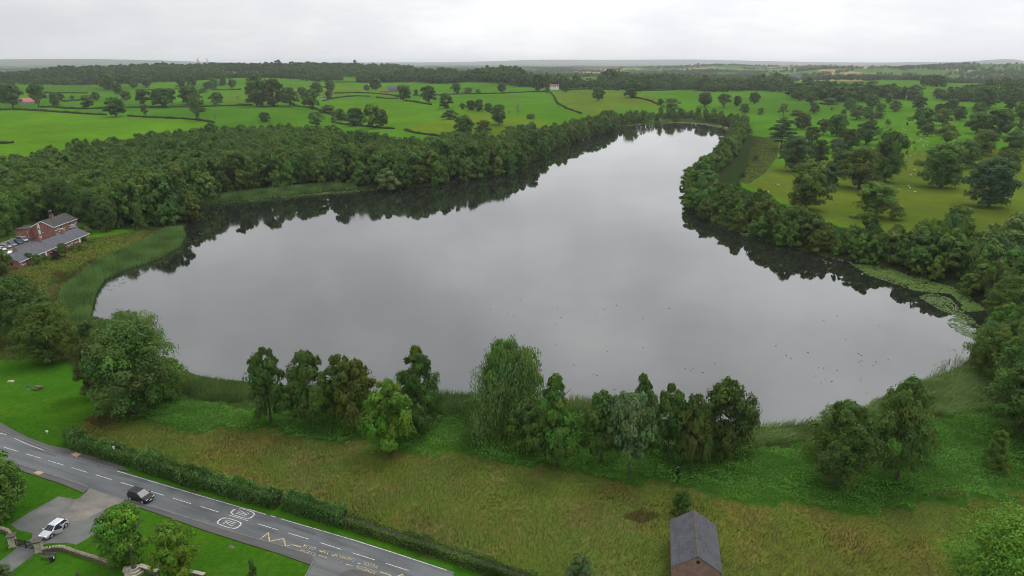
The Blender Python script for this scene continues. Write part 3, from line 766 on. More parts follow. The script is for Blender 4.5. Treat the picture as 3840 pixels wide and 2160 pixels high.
def crown_arrays(seed, kind, ncl, nlf, ls, droop=0.0):
    r = np.random.default_rng(seed)
    zb = ZB[kind]
    k = 'oak' if kind in ('sparse', 'cedar', 'ash') else kind
    # main lobes (limbs' foliage) near the envelope, then leaf clumps over each lobe
    per = 8; nl = max(8, ncl // per)
    slim = k in ('alder', 'cone', 'conifer', 'poplar')
    t = (np.arange(nl) + r.uniform(0, 1, nl)) / nl
    t = t ** (.85 if k != 'cone' else 1.2)
    if kind == 'cedar': t = np.round(t * 6) / 6 * .95 + .02
    az = np.arange(nl) * 2.39996 + r.uniform(-.6, .6, nl) + r.uniform(0, 6.28)
    lr = (r.uniform(.18, .29, nl) if k in ('round', 'oak') else r.uniform(.15, .26, nl)) * (.95 if slim else 1.25 if k == 'shrub' else 1.0) * np.clip(prof(k, t) * 2.4, .45, 1)
    rad = prof(k, t) * r.uniform(.86, 1.14, nl)
    rl = np.clip(rad - lr * .8, 0, 1)
    rl[r.uniform(0, 1, nl) < .12] *= .4
    c0 = np.stack([rl * np.cos(az), rl * np.sin(az), zb + (1 - zb) * np.minimum(t, 1 - lr * .55)], 1)
    if kind == 'sparse': keep = r.uniform(0, 1, nl) < .62; keep[-1] = True; c0, lr, t = c0[keep], lr[keep], t[keep]; nl = len(c0)
    li = np.repeat(np.arange(nl), per); n = len(li)
    e = r.normal(0, 1, (n, 3)); e /= np.linalg.norm(e, axis=1)[:, None]; e[:, 2] = np.abs(e[:, 2]) * .9 - .25
    fl = .35 if kind == 'cedar' else .85
    c = c0[li] + e * np.array((1, 1, fl)) * (lr[li] * r.uniform(.45, 1.0, n))[:, None]
    cr = r.uniform(.045, .10, n) * np.clip(lr[li] / .17, .6, 1.25)
    lt = np.stack([r.normal(1, .09, nl), r.normal(1, .05, nl), r.normal(1, .10, nl)], 1) * r.normal(1, .10, nl)[:, None]
    tint = lt[li] * np.stack([r.normal(1, .06, n), r.normal(1, .04, n), r.normal(1, .08, n)], 1) * r.normal(1, .10, n)[:, None]
    # leaves on each clump
    idx = np.repeat(np.arange(n), nlf)
    m = len(idx)
    d = r.normal(0, 1, (m, 3)); d /= np.linalg.norm(d, axis=1)[:, None]
    d[:, 2] = np.where(d[:, 2] < -.6, -d[:, 2] * .6, d[:, 2])
    sq = np.array((1, 1, .95 if kind != 'cedar' else .22))
    p = c[idx] + d * sq * (cr[idx] * r.uniform(.55, 1.12, m))[:, None]
    if droop:
        hang = r.uniform(0, 1, m) ** 1.5 * droop
        p[:, 2] -= hang; p[:, 2] = np.maximum(p[:, 2], .015)
    out = p - np.array((0, 0, .45)); out /= np.linalg.norm(out, axis=1)[:, None] + 1e-6
    nn = d * .8 + (p - c0[li[idx]]) / (np.linalg.norm(p - c0[li[idx]], axis=1)[:, None] + 1e-6) * .6 + out * .25 + np.array((0, 0, .45)) + r.normal(0, .38, (m, 3))
    nn /= np.linalg.norm(nn, axis=1)[:, None]
    a = np.cross(nn, r.normal(0, 1, (m, 3)))
    if droop: a = a * .35 + np.array((0, 0, -1.0)) * r.uniform(.5, 1, m)[:, None]
    a /= np.linalg.norm(a, axis=1)[:, None] + 1e-6
    b = np.cross(nn, a); b /= np.linalg.norm(b, axis=1)[:, None] + 1e-6
    s = ls * r.uniform(.6, 1.35, m)
    asp = r.uniform(.4, .75, m) * (.5 if droop else 1)
    A, B = a * s[:, None], b * (s * asp)[:, None]
    fold = nn * (s * .25)[:, None]
    V = np.stack([p + A, p + B + fold * .0 - A * .1, p - A, p - B - A * .1], 1)
    V[:, 0] -= fold; V[:, 2] -= fold
    col = tint[idx] * r.normal(1, .09, m)[:, None]
    V = V.reshape(-1, 3); V[:, 2] = np.maximum(V[:, 2], .004)
    C = np.repeat(np.clip(col, .35, 1.9), 4, 0)
    F = np.arange(len(V)).reshape(-1, 4)
    return V, F, C
def trunk_mb(seed, kind, dead=False):
    r = random.Random(seed); mb = MB()
    lean = (r.uniform(-.03, .03), r.uniform(-.03, .03))
    top = {'alder': .9, 'cone': .92, 'conifer': .96, 'poplar': .9, 'willow': .6, 'round': .62, 'oak': .6, 'shrub': .4, 'cedar': .9, 'sparse': .75, 'ash': .75}[kind]
    r0 = .026 if kind not in ('oak', 'sparse', 'round', 'cedar') else .034
    if kind == 'shrub': r0 = .02
    pts = [(lean[0] * q * q + r.uniform(-.008, .008) * q, lean[1] * q * q + r.uniform(-.008, .008) * q, -.02 + q * (top + .02)) for q in np.linspace(0, 1, 7)]
    mb.tube(pts, [r0 * (1.5 if i == 0 else 1) * (1 - .13 * i) for i in range(7)], 7)
    nl = 9 if not dead else 16
    for i in range(nl):
        q = r.uniform(.3, .95); base = Vector(pts[0]).lerp(Vector(pts[-1]), q)
        az = i * 2.4 + r.uniform(-.5, .5); L = r.uniform(.22, .4) * (1 - .5 * q if kind in ('alder', 'cone', 'conifer') else 1)
        up = r.uniform(.25, .6) if kind not in ('cedar', 'conifer') else .05
        e1 = base + Vector((math.cos(az) * L * .5, math.sin(az) * L * .5, up * L * .5)); e2 = base + Vector((math.cos(az + .2) * L, math.sin(az + .2) * L, up * L * 1.2))
        mb.tube([base, e1, e2], [r0 * .42, r0 * .28, r0 * .1], 5)
        if dead:
            for j in range(3):
                a2 = az + r.uniform(-1, 1); l2 = L * r.uniform(.3, .6); b2 = e1.lerp(e2, r.uniform(0, .9))
                mb.tube([b2, b2 + Vector((math.cos(a2) * l2, math.sin(a2) * l2, l2 * .8))], [r0 * .2, r0 * .06], 4)
    return mb
CROWN, TRUNK = {}, {}
DET = {'Y': (560, 125, .0085), 'X': (360, 74, .0152), 'N': (234, 60, .0235), 'M': (160, 50, .038), 'F': (72, 16, .08)}
def crown(kind, det, v):
    key = (kind, det, v)
    if key not in CROWN:
        ncl, nlf, ls = DET[det]
        droop = {'willow': .22}.get(kind, 0.0)
        if kind in ('shrub',): ncl = int(ncl * .8)
        if kind == 'alder': ls *= .95
        V, F, C = crown_arrays(hash((len(kind) * 131 + ord(kind[0]) * 7 + ord(kind[1]), v)) % 99991, kind, ncl, nlf, ls * (1.3 if droop else 1), droop)
        CROWN[key] = np_mesh('crown', V, F, M_LEAF, C)
    return CROWN[key]
def trunk(kind, v, dead=False):
    key = (kind, v, dead)
    if key not in TRUNK: TRUNK[key] = trunk_mb(v * 17 + len(kind), kind, dead).mesh('trunk', M_DEADWOOD if dead else M_BARK, True)
    return TRUNK[key]
GREEN = {'dark': (.064, .118, .024), 'mid': (.082, .152, .026), 'olive': (.094, .136, .025), 'brown': (.072, .106, .024), 'bright': (.088, .170, .020), 'pale': (.120, .188, .050),
         'blue': (.048, .092, .034), 'grey': (.082, .132, .048), 'yellow': (.16, .19, .035), 'lime': (.085, .165, .014), 'purple': (.030, .016, .020), 'rust': (.085, .050, .020)}
def tree(name, label, loc, w, h, kind='round', col='dark', det='M', v=0, cat='tree', group=None, dead=False, rz=None):
    root = empty(name, loc, rz if rz is not None else random.uniform(0, 6.28), (w, w, h))
    tag(root, label, cat, group)
    o = link('trunk', trunk(kind, v, dead), root)
    if not dead:
        c = link('crown', crown(kind, det, v), root)
        g = GREEN[col]; j = random.uniform(.92, 1.08); c.color = (g[0] * j, g[1] * j, g[2] * j, 1)
    return root
def tree_px(fr, x, yb, yt, w, kind, col, det, label, name='tree', cat='tree', group=None, dead=False, v=None, wscale=1.0):
    b = GT(fr, x, yb)
    h = top_height(fr, x, yt, b); W = px_width(fr, w, b) * wscale
    h = max(h, .5); W *= 1.06 if det == 'M' else (1.22 if kind in ('alder', 'cone') else 1.0)
    if det == 'M' and kind in ('round', 'oak', 'sparse'): W = min(W, 1.12 * h); h *= 1.05
    if det == 'N' and kind in ('round', 'willow', 'alder'): W *= .94
    if det == 'N' and W > 11: det = 'X'
    if det == 'M' and W > 15 and b[1] < 620: det = 'N'
    if v is None: v = int(x * 7 + yb * 3) % 3
    return tree(name, label, (b[0], b[1], b[2] - .05), W, h * 1.02, kind, col, det, v, cat, group, dead)

# --- trees by the near shore and the road, each described for itself
near = [
 ('V', 60, 862, 706, 150, 'round', 'dark', 'dark rounded tree at left edge beyond the small lawn'),
 ('V', 126, 912, 768, 150, 'round', 'mid', 'dark green rounded tree overhanging the corner of the left lawn'),
 ('V', 325, 905, 792, 175, 'willow', 'pale', 'pale feathery willow at the waterside behind the big spreading tree'),
 ('V', 248, 880, 803, 90, 'round', 'dark', 'small dark tree between the pale willow and the left inlet'),
 ('V', 345, 1035, 828, 222, 'round', 'dark', 'huge spreading dark green tree beside the left lawn'),
 ('V', 240, 1000, 860, 90, 'round', 'brown', 'narrow brownish tree tucked against left flank of the huge spreading tree'),
 ('V', 430, 1000, 905, 95, 'round', 'olive', 'low olive tree on right flank of the huge spreading tree'),
 ('V', 682, 1062, 884, 98, 'alder', 'dark', 'leftmost tall dark alder of the near shore row'),
 ('V', 779, 1072, 889, 108, 'alder', 'dark', 'second tall dark alder from left of the near shore row'),
 ('V', 862, 1062, 899, 92, 'alder', 'dark', 'third dark alder of the shore row with notched top'),
 ('V', 902, 1080, 910, 100, 'alder', 'olive', 'olive alder half behind the bright yellow green tree'),
 ('V', 982, 1138, 964, 118, 'alder', 'bright', 'bright yellow green tree standing forward of the shore row'),
 ('V', 1055, 1084, 881, 122, 'cone', 'dark', 'pointed conical dark alder left of the big willow'),
 ('V', 1275, 1100, 864, 212, 'willow', 'pale', 'big pale weeping willow at middle of the near shore'),
 ('V', 1322, 1135, 1005, 92, 'alder', 'dark', 'dark alder in front of the weeping willow'),
 ('V', 1396, 1172, 951, 122, 'cone', 'mid', 'pyramid shaped green alder right of the weeping willow'),
 ('V', 1512, 1160, 990, 105, 'alder', 'dark', 'dark alder behind the pale leaved ash'),
 ('V', 1582, 1192, 1000, 128, 'ash', 'grey', 'pale grey green ash with bare forked trunk'),
 ('V', 1611, 1110, 947, 78, 'cone', 'dark', 'dark pointed treetop rising behind the pale ash'),
 ('V', 1678, 1168, 976, 100, 'alder', 'dark', 'very dark alder right of the pale ash'),
 ('V', 1740, 1182, 998, 88, 'alder', 'brown', 'thin brownish alder with its trunk showing'),
 ('V', 1822, 1155, 965, 138, 'round', 'brown', 'round brown tinged tree at right end of the shore row'),
 ('V', 2103, 1222, 1018, 165, 'alder', 'dark', 'wide dark alder left of the pair beyond the barn'),
 ('V', 2255, 1212, 964, 142, 'alder', 'dark', 'tall dark alder right of the pair beyond the barn'),
 ('V', 2248, 1085, 992, 90, 'sparse', 'dark', 'thin dark tree with open twigs leaning over the water'),
 ('V', 2498, 1182, 1086, 66, 'shrub', 'mid', 'small bushy sapling alone in the right undergrowth'),
 ('V', 8, 1302, 1150, 135, 'round', 'mid', 'round tree at left edge beside the road verge'),
 ('V', 322, 1418, 1280, 138, 'round', 'bright', 'round light green tree beside the war memorial, nearer the parked silver car'),
 ('V', 444, 1456, 1326, 128, 'round', 'bright', 'round light green tree on the lawn, nearer the speed roundels'),
 ('V', 1460, 1470, 1400, 78, 'shrub', 'grey', 'blue grey shrub at bottom edge left of the barn'),
 ('V', 640, 1480, 1408, 46, 'conifer', 'dark', 'small dark conifer on the lawn at bottom edge'),
 ('V', 1715, 1290, 1235, 55, 'shrub', 'dark', 'dark bush behind the far end of the barn'),
 ('V', 2690, 1175, 930, 190, 'round', 'mid', 'big dark tree at the right edge above the undergrowth'),
 ('V', 2560, 1090, 905, 165, 'alder', 'dark', 'dark alder at right edge behind the swept reeds'),
 ('V', 2535, 806, 700, 115, 'round', 'mid', 'rounded tree at the head of the lily bay'), ('V', 2590, 835, 715, 130, 'round', 'dark', 'dark tree at right edge above the lily bay'),
 ('V', 2522, 858, 765, 88, 'shrub', 'mid', 'low domed bush at water edge of the lily bay'), ('V', 2570, 895, 775, 120, 'round', 'mid', 'rounded tree behind the lily bay bush'),
 ('V', 2508, 905, 825, 78, 'shrub', 'pale', 'pale bush between the lily bay and corner reeds'), ('V', 2630, 905, 750, 150, 'round', 'olive', 'olive tree cut by right edge behind the lily bay'),
 ('V', 2490, 955, 838, 105, 'shrub', 'mid', 'domed willow bush at the right corner of the lake'),
 ('V', 2545, 985, 850, 120, 'round', 'mid', 'rounded tree behind the right corner willow bush'),
 ('V', 2600, 1000, 800, 150, 'round', 'pale', 'pale rounded tree cut by the right edge above the reeds'),
]
for q in near:
    lb = q[7]; kind = q[5]
    nm = {'willow': 'willow_tree', 'alder': 'alder_tree', 'cone': 'alder_tree', 'conifer': 'conifer_tree', 'shrub': 'shrub'}.get(kind, 'broadleaf_tree')
    tree_px(*q[:5], kind, q[6], 'N', lb, nm, 'shrub' if kind == 'shrub' else 'tree')
# the bright tree close to the viewer, bottom right
bx = G('V', 2545, 1700, 3.5)
tree('broadleaf_tree', 'bright green treetop close by at bottom right corner', (bx[0] + 2.2, bx[1] + 4, 3.0), 18, 18.5, 'round', 'bright', 'Y', 4)

for vx, vy, ht in [(-30, 612, 15), (18, 592, 17), (52, 572, 15), (90, 556, 17), (128, 550, 16), (165, 549, 18), (202, 556, 15), (235, 570, 16), (268, 582, 14)]:
    b = GT('V', vx, vy); tree('wood_tree', {-30: 'dark tree at left edge above the parked cars', 18: 'tall tree above the left parked cars', 52: 'dark tree above the retaining wall', 90: 'tall tree just left of the flats', 128: 'dark tree behind the rear wing of the flats', 165: 'tallest tree behind the flats chimney', 202: 'tree at the right gable of the flats', 235: 'dark tree right of the flats', 268: 'tree above the yellow bush by the flats'}[vx], (b[0], b[1], b[2] - .1), ht * .72, ht, 'round', random.choice(('dark', 'mid', 'dark')), 'N', abs(vx) % 3, 'tree', 'trees behind the flats')
# --- trees in the park right of the water
park = [
 ('P', 795, 555, 470, 142, 'oak', 'dark', 'dark round oak at foot of the park hill field'), ('P', 765, 475, 385, 138, 'oak', 'dark', 'oak at right end of the bright park hill'),
 ('P', 675, 445, 330, 125, 'oak', 'dark', 'tall dark oak against the park wood left of another oak'), ('P', 290, 472, 382, 112, 'oak', 'dark', 'lone oak halfway up the bright park hill'),
 ('P', 205, 552, 478, 122, 'round', 'dark', 'dark rounded tree low on the left of the park hill'), ('P', 145, 487, 410, 62, 'round', 'dark', 'small tree beside lone hill oak, on its left'),
 ('P', 30, 505, 395, 130, 'sparse', 'dark', 'spreading open crowned oak behind the far lake belt'), ('P', 345, 562, 505, 56, 'shrub', 'olive', 'small round bush on the park hill slope'),
 ('P', 535, 575, 480, 95, 'sparse', 'olive', 'half dead tree on the lower park hill'), ('P', 650, 572, 525, 125, 'shrub', 'olive', 'low olive scrub below the park hill'),
 ('P', 925, 477, 420, 140, 'shrub', 'dark', 'dense dark shrub mound against the park wood'), ('P', 1050, 556, 520, 52, 'shrub', 'dark', 'tiny dark bush on open pasture'),
 ('P', 1095, 522, 430, 122, 'round', 'mid', 'rounded tree left of the park clump'), ('P', 1155, 608, 495, 118, 'oak', 'dark', 'front left oak of the park clump'),
 ('P', 1245, 596, 505, 95, 'round', 'mid', 'narrow green tree amid the park clump'), ('P', 1355, 556, 476, 115, 'round', 'bright', 'light green rounded tree in the park clump'),
 ('P', 1335, 592, 545, 135, 'shrub', 'dark', 'dark scrub at front of the park clump'), ('P', 1480, 537, 450, 125, 'round', 'mid', 'right hand tree of the park clump'),
 ('P', 1285, 505, 400, 175, 'round', 'dark', 'broad dark tree at back of the park clump'), ('P', 1430, 470, 390, 130, 'round', 'mid', 'mid green tree at back of the park clump'),
 ('P', 1685, 528, 420, 185, 'oak', 'dark', 'broad dark oak left of the upper bright glade'), ('P', 1835, 427, 350, 84, 'round', 'dark', 'dark tree in the upper bright glade'),
 ('P', 1910, 417, 370, 62, 'round', 'mid', 'small round tree in the upper bright glade'), ('P', 2055, 422, 375, 84, 'round', 'mid', 'low tree at right of the upper bright glade'),
 ('P', 1280, 634, 585, 38, 'round', 'olive', 'small pale sapling tree on the pasture ridge'), ('P', 1307, 648, 610, 46, 'shrub', 'dark', 'small dark bush beside the pale sapling'),
 ('P', 700, 690, 565, 170, 'round', 'brown', 'brown tinged tree right of the cedar'), ('P', 515, 855, 590, 215, 'cedar', 'blue', 'dark layered cedar with a tall bare trunk'),
 ('P', 870, 735, 610, 125, 'sparse', 'brown', 'thin brown tree with bare twigs in mid park'), ('P', 985, 748, 578, 165, 'round', 'mid', 'plump green tree right of the thin brown tree'),
 ('P', 1235, 820, 635, 278, 'oak', 'dark', 'very broad dark oak in the mid pasture'), ('P', 780, 800, 675, 215, 'round', 'dark', 'dark wide tree behind the blue green one'),
 ('P', 1085, 865, 700, 175, 'round', 'brown', 'brownish round tree in front of the very broad oak'), ('P', 985, 895, 775, 135, 'round', 'grey', 'dull grey brown tree in mid park'),
 ('P', 630, 1045, 770, 280, 'round', 'blue', 'big blue green round tree near the rushy strip'), ('P', 840, 972, 795, 155, 'round', 'dark', 'dark tree right of the big blue green one'),
 ('P', 1397, 1135, 740, 262, 'round', 'dark', 'tall very dark oak in the foreground pasture'), ('P', 1715, 712, 525, 190, 'round', 'dark', 'dark tall oak at left of the right park grove'),
 ('P', 1885, 658, 525, 155, 'oak', 'mid', 'mushroom shaped oak with a short trunk'), ('P', 1755, 752, 643, 128, 'oak', 'mid', 'small spreading tree among grazing sheep'),
 ('P', 1910, 838, 668, 210, 'sparse', 'olive', 'half bare old oak with twisted limbs'), ('P', 2025, 612, 500, 145, 'round', 'dark', 'dark tree behind the mushroom shaped oak'),
 ('P', 1860, 562, 478, 165, 'round', 'dark', 'wide dark tree above the mushroom shaped oak'), ('P', 1960, 540, 440, 150, 'round', 'dark', 'dark treetop at back of the right grove'),
 ('P', 2190, 575, 470, 165, 'oak', 'dark', 'oak in the gap of the right grove'), ('P', 2355, 750, 540, 230, 'round', 'dark', 'massive dark tree at right of the grove'),
 ('P', 2170, 725, 555, 300, 'oak', 'mid', 'broad green tree left of the massive dark one'), ('P', 2245, 512, 335, 285, 'round', 'dark', 'large dark tree below the right horizon fields'),
 ('P', 2450, 522, 425, 145, 'round', 'dark', 'dark tree near the right edge of the park'), ('P', 2550, 605, 465, 130, 'round', 'mid', 'tree cut by the right edge of the park'),
 ('P', 2215, 905, 708, 270, 'round', 'olive', 'olive rounded tree behind the right foreground pair'), ('P', 2480, 910, 718, 265, 'oak', 'dark', 'dark spreading oak at right behind the foreground pair'),
 ('P', 2060, 1015, 795, 265, 'round', 'mid', 'green tree wedged behind the left foreground round tree'), ('P', 2440, 1045, 868, 380, 'oak', 'mid', 'very wide flat topped tree at the right edge'),
 ('P', 2540, 700, 610, 60, 'shrub', 'mid', 'small bush at the far right pasture'),
 ('Q', 1000, 550, 235, 310, 'round', 'olive', 'big olive green tree near the lake belt'), ('Q', 1175, 374, 218, 165, 'shrub', 'blue', 'dark blue green dome shrub behind the big olive green tree'),
 ('Q', 1385, 400, 128, 300, 'oak', 'olive', 'broad olive oak shading a few sheep'), ('Q', 1500, 610, 358, 325, 'shrub', 'mid', 'wide green dome tree on the open near pasture'),
 ('Q', 1975, 392, 98, 325, 'round', 'mid', 'full round tree on the near pasture, left of foreground pair'), ('Q', 2320, 532, 203, 375, 'round', 'blue', 'largest round tree on the near pasture, at far right'),
 ('Q', 2095, 705, 540, 245, 'oak', 'mid', 'oak at the edge between pasture and lakeside thicket'), ('Q', 1260, 300, 140, 200, 'round', 'dark', 'dark tree left of the tall very dark oak'),
 ('Q', 640, 200, 150, 50, 'shrub', 'blue', 'small blue green bush in the rushy strip'), ('Q', 545, 320, 270, 48, 'shrub', 'blue', 'round blue green bush beside the lake belt'),
 ('P', 1585, 656, 624, 24, 'conifer', 'dark', 'tiny dark pointed sapling on the pasture'), ('P', 1420, 672, 608, 46, 'sparse', 'pale', 'pale thin sapling beside the pasture track'),
 ('P', 1447, 702, 680, 27, 'shrub', 'dark', 'uppermost of three small bushes along the track'), ('P', 1466, 736, 710, 30, 'shrub', 'dark', 'middle one of three small bushes along the track'),
 ('P', 1490, 757, 734, 27, 'shrub', 'dark', 'lowest of three small bushes along the track'), ('P', 1640, 812, 778, 32, 'conifer', 'mid', 'spiky sapling amid the grazing flock'),
 ('P', 1580, 908, 872, 20, 'round', 'dark', 'thin young tree left of the grazing flock'), ('P', 1652, 872, 840, 22, 'sparse', 'pale', 'wispy pale sapling amid the flock'),
 ('P', 1675, 742, 718, 30, 'shrub', 'olive', 'low olive bush left of the spreading tree'), ('P', 945, 527, 505, 16, 'round', 'dark', 'single tiny sapling on the park hill foot'),
]
for q in park:
    kind = q[5]
    nm = {'willow': 'parkland_tree', 'shrub': 'shrub', 'cedar': 'cedar_tree', 'oak': 'oak_tree', 'sparse': 'half_bare_tree', 'conifer': 'sapling'}.get(kind, 'parkland_tree')
    tree_px(*q[:5], kind, q[6], 'M', q[7], nm, 'shrub' if kind == 'shrub' else 'tree', 'trees and bushes of the park')

# --- trees in the fields beyond the left wood
field = [
 ('F1', 125, 578, 350, 185, 'oak', 'dark', 'dark tall tree left of the red roofed farm'), ('F1', 375, 575, 360, 155, 'sparse', 'dark', 'open crowned tree in front of the red roofed farm'),
 ('F1', 535, 560, 440, 95, 'round', 'dark', 'dark bushy tree right of the red roofed farm'), ('F1', 585, 505, 440, 100, 'round', 'dark', 'round tree just behind the bushy farm tree'),
 ('F1', 850, 583, 468, 185, 'oak', 'dark', 'spreading dark oak on the long left hedge'), ('F1', 925, 505, 430, 120, 'round', 'dark', 'round tree behind the spreading hedge oak'),
 ('F1', 1130, 452, 350, 155, 'round', 'dark', 'dark oval tree below the tall woodside clump'), ('F1', 1050, 405, 265, 205, 'round', 'mid', 'tall rounded clump at the left wood corner'),
 ('F1', 1220, 512, 420, 135, 'oak', 'mid', 'mid green oak in the left fields'), ('F1', 1395, 562, 410, 195, 'sparse', 'dark', 'airy spreading oak with visible branches'),
 ('F1', 1565, 578, 405, 175, 'oak', 'dark', 'full dark oak right of the airy oak'), ('F1', 1668, 552, 400, 95, 'sparse', 'dark', 'thin upright tree right of the full dark oak'),
 ('F1', 1840, 548, 368, 225, 'round', 'dark', 'big dark oak in middle of the left fields'), ('F1', 1120, 665, 492, 225, 'oak', 'dark', 'nearest dark oak at a gap in the field hedge'),
 ('F1', 1410, 655, 545, 90, 'sparse', 'olive', 'scraggy thin tree on the near field hedge'), ('F1', 1920, 705, 488, 135, 'sparse', 'mid', 'ragged ivy clad tree leaning over the hedge end'),
 ('F1', 2100, 553, 438, 155, 'oak', 'dark', 'small round oak alone right of the ragged tree'), ('F1', 700, 498, 460, 42, 'round', 'mid', 'small round tree alone on the left field'),
 ('F1', 1420, 382, 300, 115, 'oak', 'dark', 'umbrella shaped oak beside the straw coloured field'), ('F1', 1290, 385, 310, 125, 'round', 'dark', 'dark tree left of the umbrella shaped oak'),
 ('F1', 1760, 392, 298, 155, 'round', 'dark', 'dark tree right of the straw coloured field'), ('F1', 1860, 372, 285, 135, 'round', 'dark', 'taller dark tree behind the straw field hedge'),
 ('F1', 2000, 402, 332, 115, 'round', 'dark', 'rounded dark tree at the yellow green field corner'), ('F1', 2065, 392, 298, 155, 'round', 'mid', 'rounded green tree above the yellow field corner'),
 ('F1', 2155, 365, 298, 125, 'round', 'dark', 'dark treetop beside the far green field'), ('F1', 2245, 388, 308, 85, 'oak', 'dark', 'small oak at edge of the far green field'),
 ('F1', 1960, 432, 388, 85, 'shrub', 'dark', 'dark bush below the yellow field corner'), ('F1', 2540, 700, 628, 95, 'round', 'dark', 'dark round treetop above the wood edge'),
 ('F2', 165, 565, 288, 225, 'round', 'dark', 'tall dark twin crowned oak left of the hedge junction'), ('F2', 330, 565, 318, 225, 'round', 'dark', 'broad tall oak of the hedge junction group'),
 ('F2', 480, 565, 398, 165, 'oak', 'dark', 'lower oak of the hedge junction group'), ('F2', 690, 590, 418, 190, 'oak', 'mid', 'spreading oak at the head of the diagonal hedge'),
 ('F2', 745, 450, 338, 155, 'round', 'dark', 'dark tree above the white cottage'), ('F2', 605, 485, 388, 115, 'round', 'dark', 'dark tree left of the white cottage'),
 ('F2', 870, 425, 326, 135, 'round', 'dark', 'dense oval tree right of the white cottage'), ('F2', 860, 495, 420, 105, 'round', 'dark', 'low tree directly beside the white cottage'),
 ('F2', 250, 715, 628, 155, 'round', 'dark', 'dark round treetop above the wood edge left'), ('F2', 735, 760, 625, 175, 'oak', 'mid', 'flat topped tree rising above the wood edge'),
 ('F2', 850, 625, 548, 175, 'shrub', 'dark', 'scrubby thicket at top of the diagonal hedge'), ('F2', 965, 695, 590, 150, 'shrub', 'dark', 'scrubby thicket midway down the diagonal hedge'),
 ('F2', 1120, 755, 592, 165, 'round', 'dark', 'dark clump at foot of the diagonal hedge'), ('F2', 1280, 775, 563, 175, 'oak', 'mid', 'airy taller tree of a pair beside the clump'),
 ('F2', 1372, 770, 608, 115, 'oak', 'dark', 'smaller right tree of the airy pair'), ('F2', 1225, 412, 358, 75, 'round', 'dark', 'small tree left of the brick farmhouse'),
 ('F2', 1312, 405, 298, 115, 'round', 'dark', 'dark tall tree left of the brick farmhouse'), ('F2', 1580, 514, 373, 155, 'oak', 'dark', 'round oak right of the brick farmhouse'),
 ('F2', 1700, 462, 403, 55, 'shrub', 'dark', 'bush between two oaks near the farmhouse'), ('F2', 1820, 528, 378, 175, 'oak', 'dark', 'large oak on the sloping hedge past the farmhouse'),
 ('F2', 1980, 583, 448, 135, 'round', 'dark', 'oval oak at the end of the sloping hedge'), ('F2', 2090, 443, 348, 105, 'round', 'dark', 'dark oval tree on the rear field hedge'),
 ('F2', 2205, 437, 382, 110, 'shrub', 'olive', 'olive bushes on the rear field hedge'), ('F2', 2300, 437, 398, 58, 'shrub', 'dark', 'dark bush on the rear field hedge'),
 ('F2', 2530, 433, 343, 82, 'oak', 'olive', 'small olive oak on the rear field hedge'), ('F2', 2150, 592, 538, 62, 'round', 'dark', 'left tree of a dark copse on the green hill'),
 ('F2', 2230, 603, 513, 105, 'round', 'dark', 'tallest tree of the copse on the green hill'), ('F2', 2310, 612, 505, 95, 'round', 'dark', 'third tree of the copse on the green hill'),
 ('F2', 2400, 618, 538, 95, 'round', 'dark', 'right tree of the copse on the green hill'), ('F2', 2030, 685, 598, 165, 'shrub', 'dark', 'dark oval thicket on the mound crest'),
 ('F2', 2165, 855, 668, 238, 'oak', 'dark', 'large very dark round oak on the lakeside field'), ('F2', 2355, 818, 698, 165, 'shrub', 'olive', 'olive thicket on the slope right of the dark oak'),
 ('F2', 2080, 895, 812, 250, 'shrub', 'olive', 'low olive scrub below the dark round oak'), ('F2', 2270, 915, 850, 140, 'shrub', 'olive', 'trailing scrub below the slope thicket'),
 ('F2', 2500, 745, 563, 155, 'oak', 'dark', 'dark oak with tilted crown on lakeside field'), ('F2', 1600, 802, 775, 52, 'shrub', 'dark', 'small bush on the footpath line'),
 ('F3', 570, 415, 268, 165, 'round', 'dark', 'tall dome tree left of the white house'), ('F3', 210, 432, 338, 78, 'sparse', 'olive', 'thin crowned tree on the ridge field hedge'),
 ('F3', 650, 435, 380, 62, 'shrub', 'dark', 'dark bush in front of the white house'), ('F3', 825, 425, 328, 85, 'round', 'dark', 'dark tree right of the white house'),
 ('F3', 1142, 508, 388, 135, 'oak', 'dark', 'lone round oak in the middle of its field'), ('F3', 1458, 480, 318, 185, 'round', 'dark', 'tall dark tree at the corner of the lone oak field'),
 ('F3', 1740, 555, 495, 62, 'round', 'dark', 'small tree left of the round thicket'), ('F3', 1850, 580, 488, 175, 'shrub', 'mid', 'round thicket behind the lake head belt'),
 ('F3', 300, 812, 752, 155, 'shrub', 'olive', 'low scrub trailing from the tilted dark oak'), ('F3', 490, 684, 635, 95, 'shrub', 'olive', 'bush right of the bare dead tree'),
 ('F3', 2170, 565, 438, 155, 'oak', 'dark', 'dark oak left of the spreading open oak'), ('F3', 2480, 562, 470, 62, 'round', 'dark', 'small tree right of the spreading open oak'),
 ('F3', 1810, 405, 348, 64, 'round', 'mid', 'small pale tree at the wood margin'), ('F3', 1670, 415, 342, 125, 'round', 'mid', 'rounded tree at the wood margin'),
]
for q in field:
    kind = q[5]
    nm = {'shrub': 'thicket', 'oak': 'oak_tree', 'sparse': 'open_crowned_tree'}.get(kind, 'field_tree')
    tree_px(*q[:5], kind, q[6], 'M', q[7], nm, 'shrub' if kind == 'shrub' else 'tree', 'trees and thickets of the fields')
for q in [('F1', 2085, 695, 618, 60, 'bare grey dead tree at the hedge end above the wood'), ('F3', 362, 660, 508, 95, 'tall bare dead tree on the lakeside hill field'), ('F3', 280, 648, 568, 40, 'broken bare trunk left of the tall dead tree'), ('F1', 2300, 518, 448, 34, 'distant thin dead tree on the left field')]:
    tree_px(*q[:5], 'oak', 'dark', 'M', q[5], 'dead_tree', 'tree', 'dead trees in the fields', True)

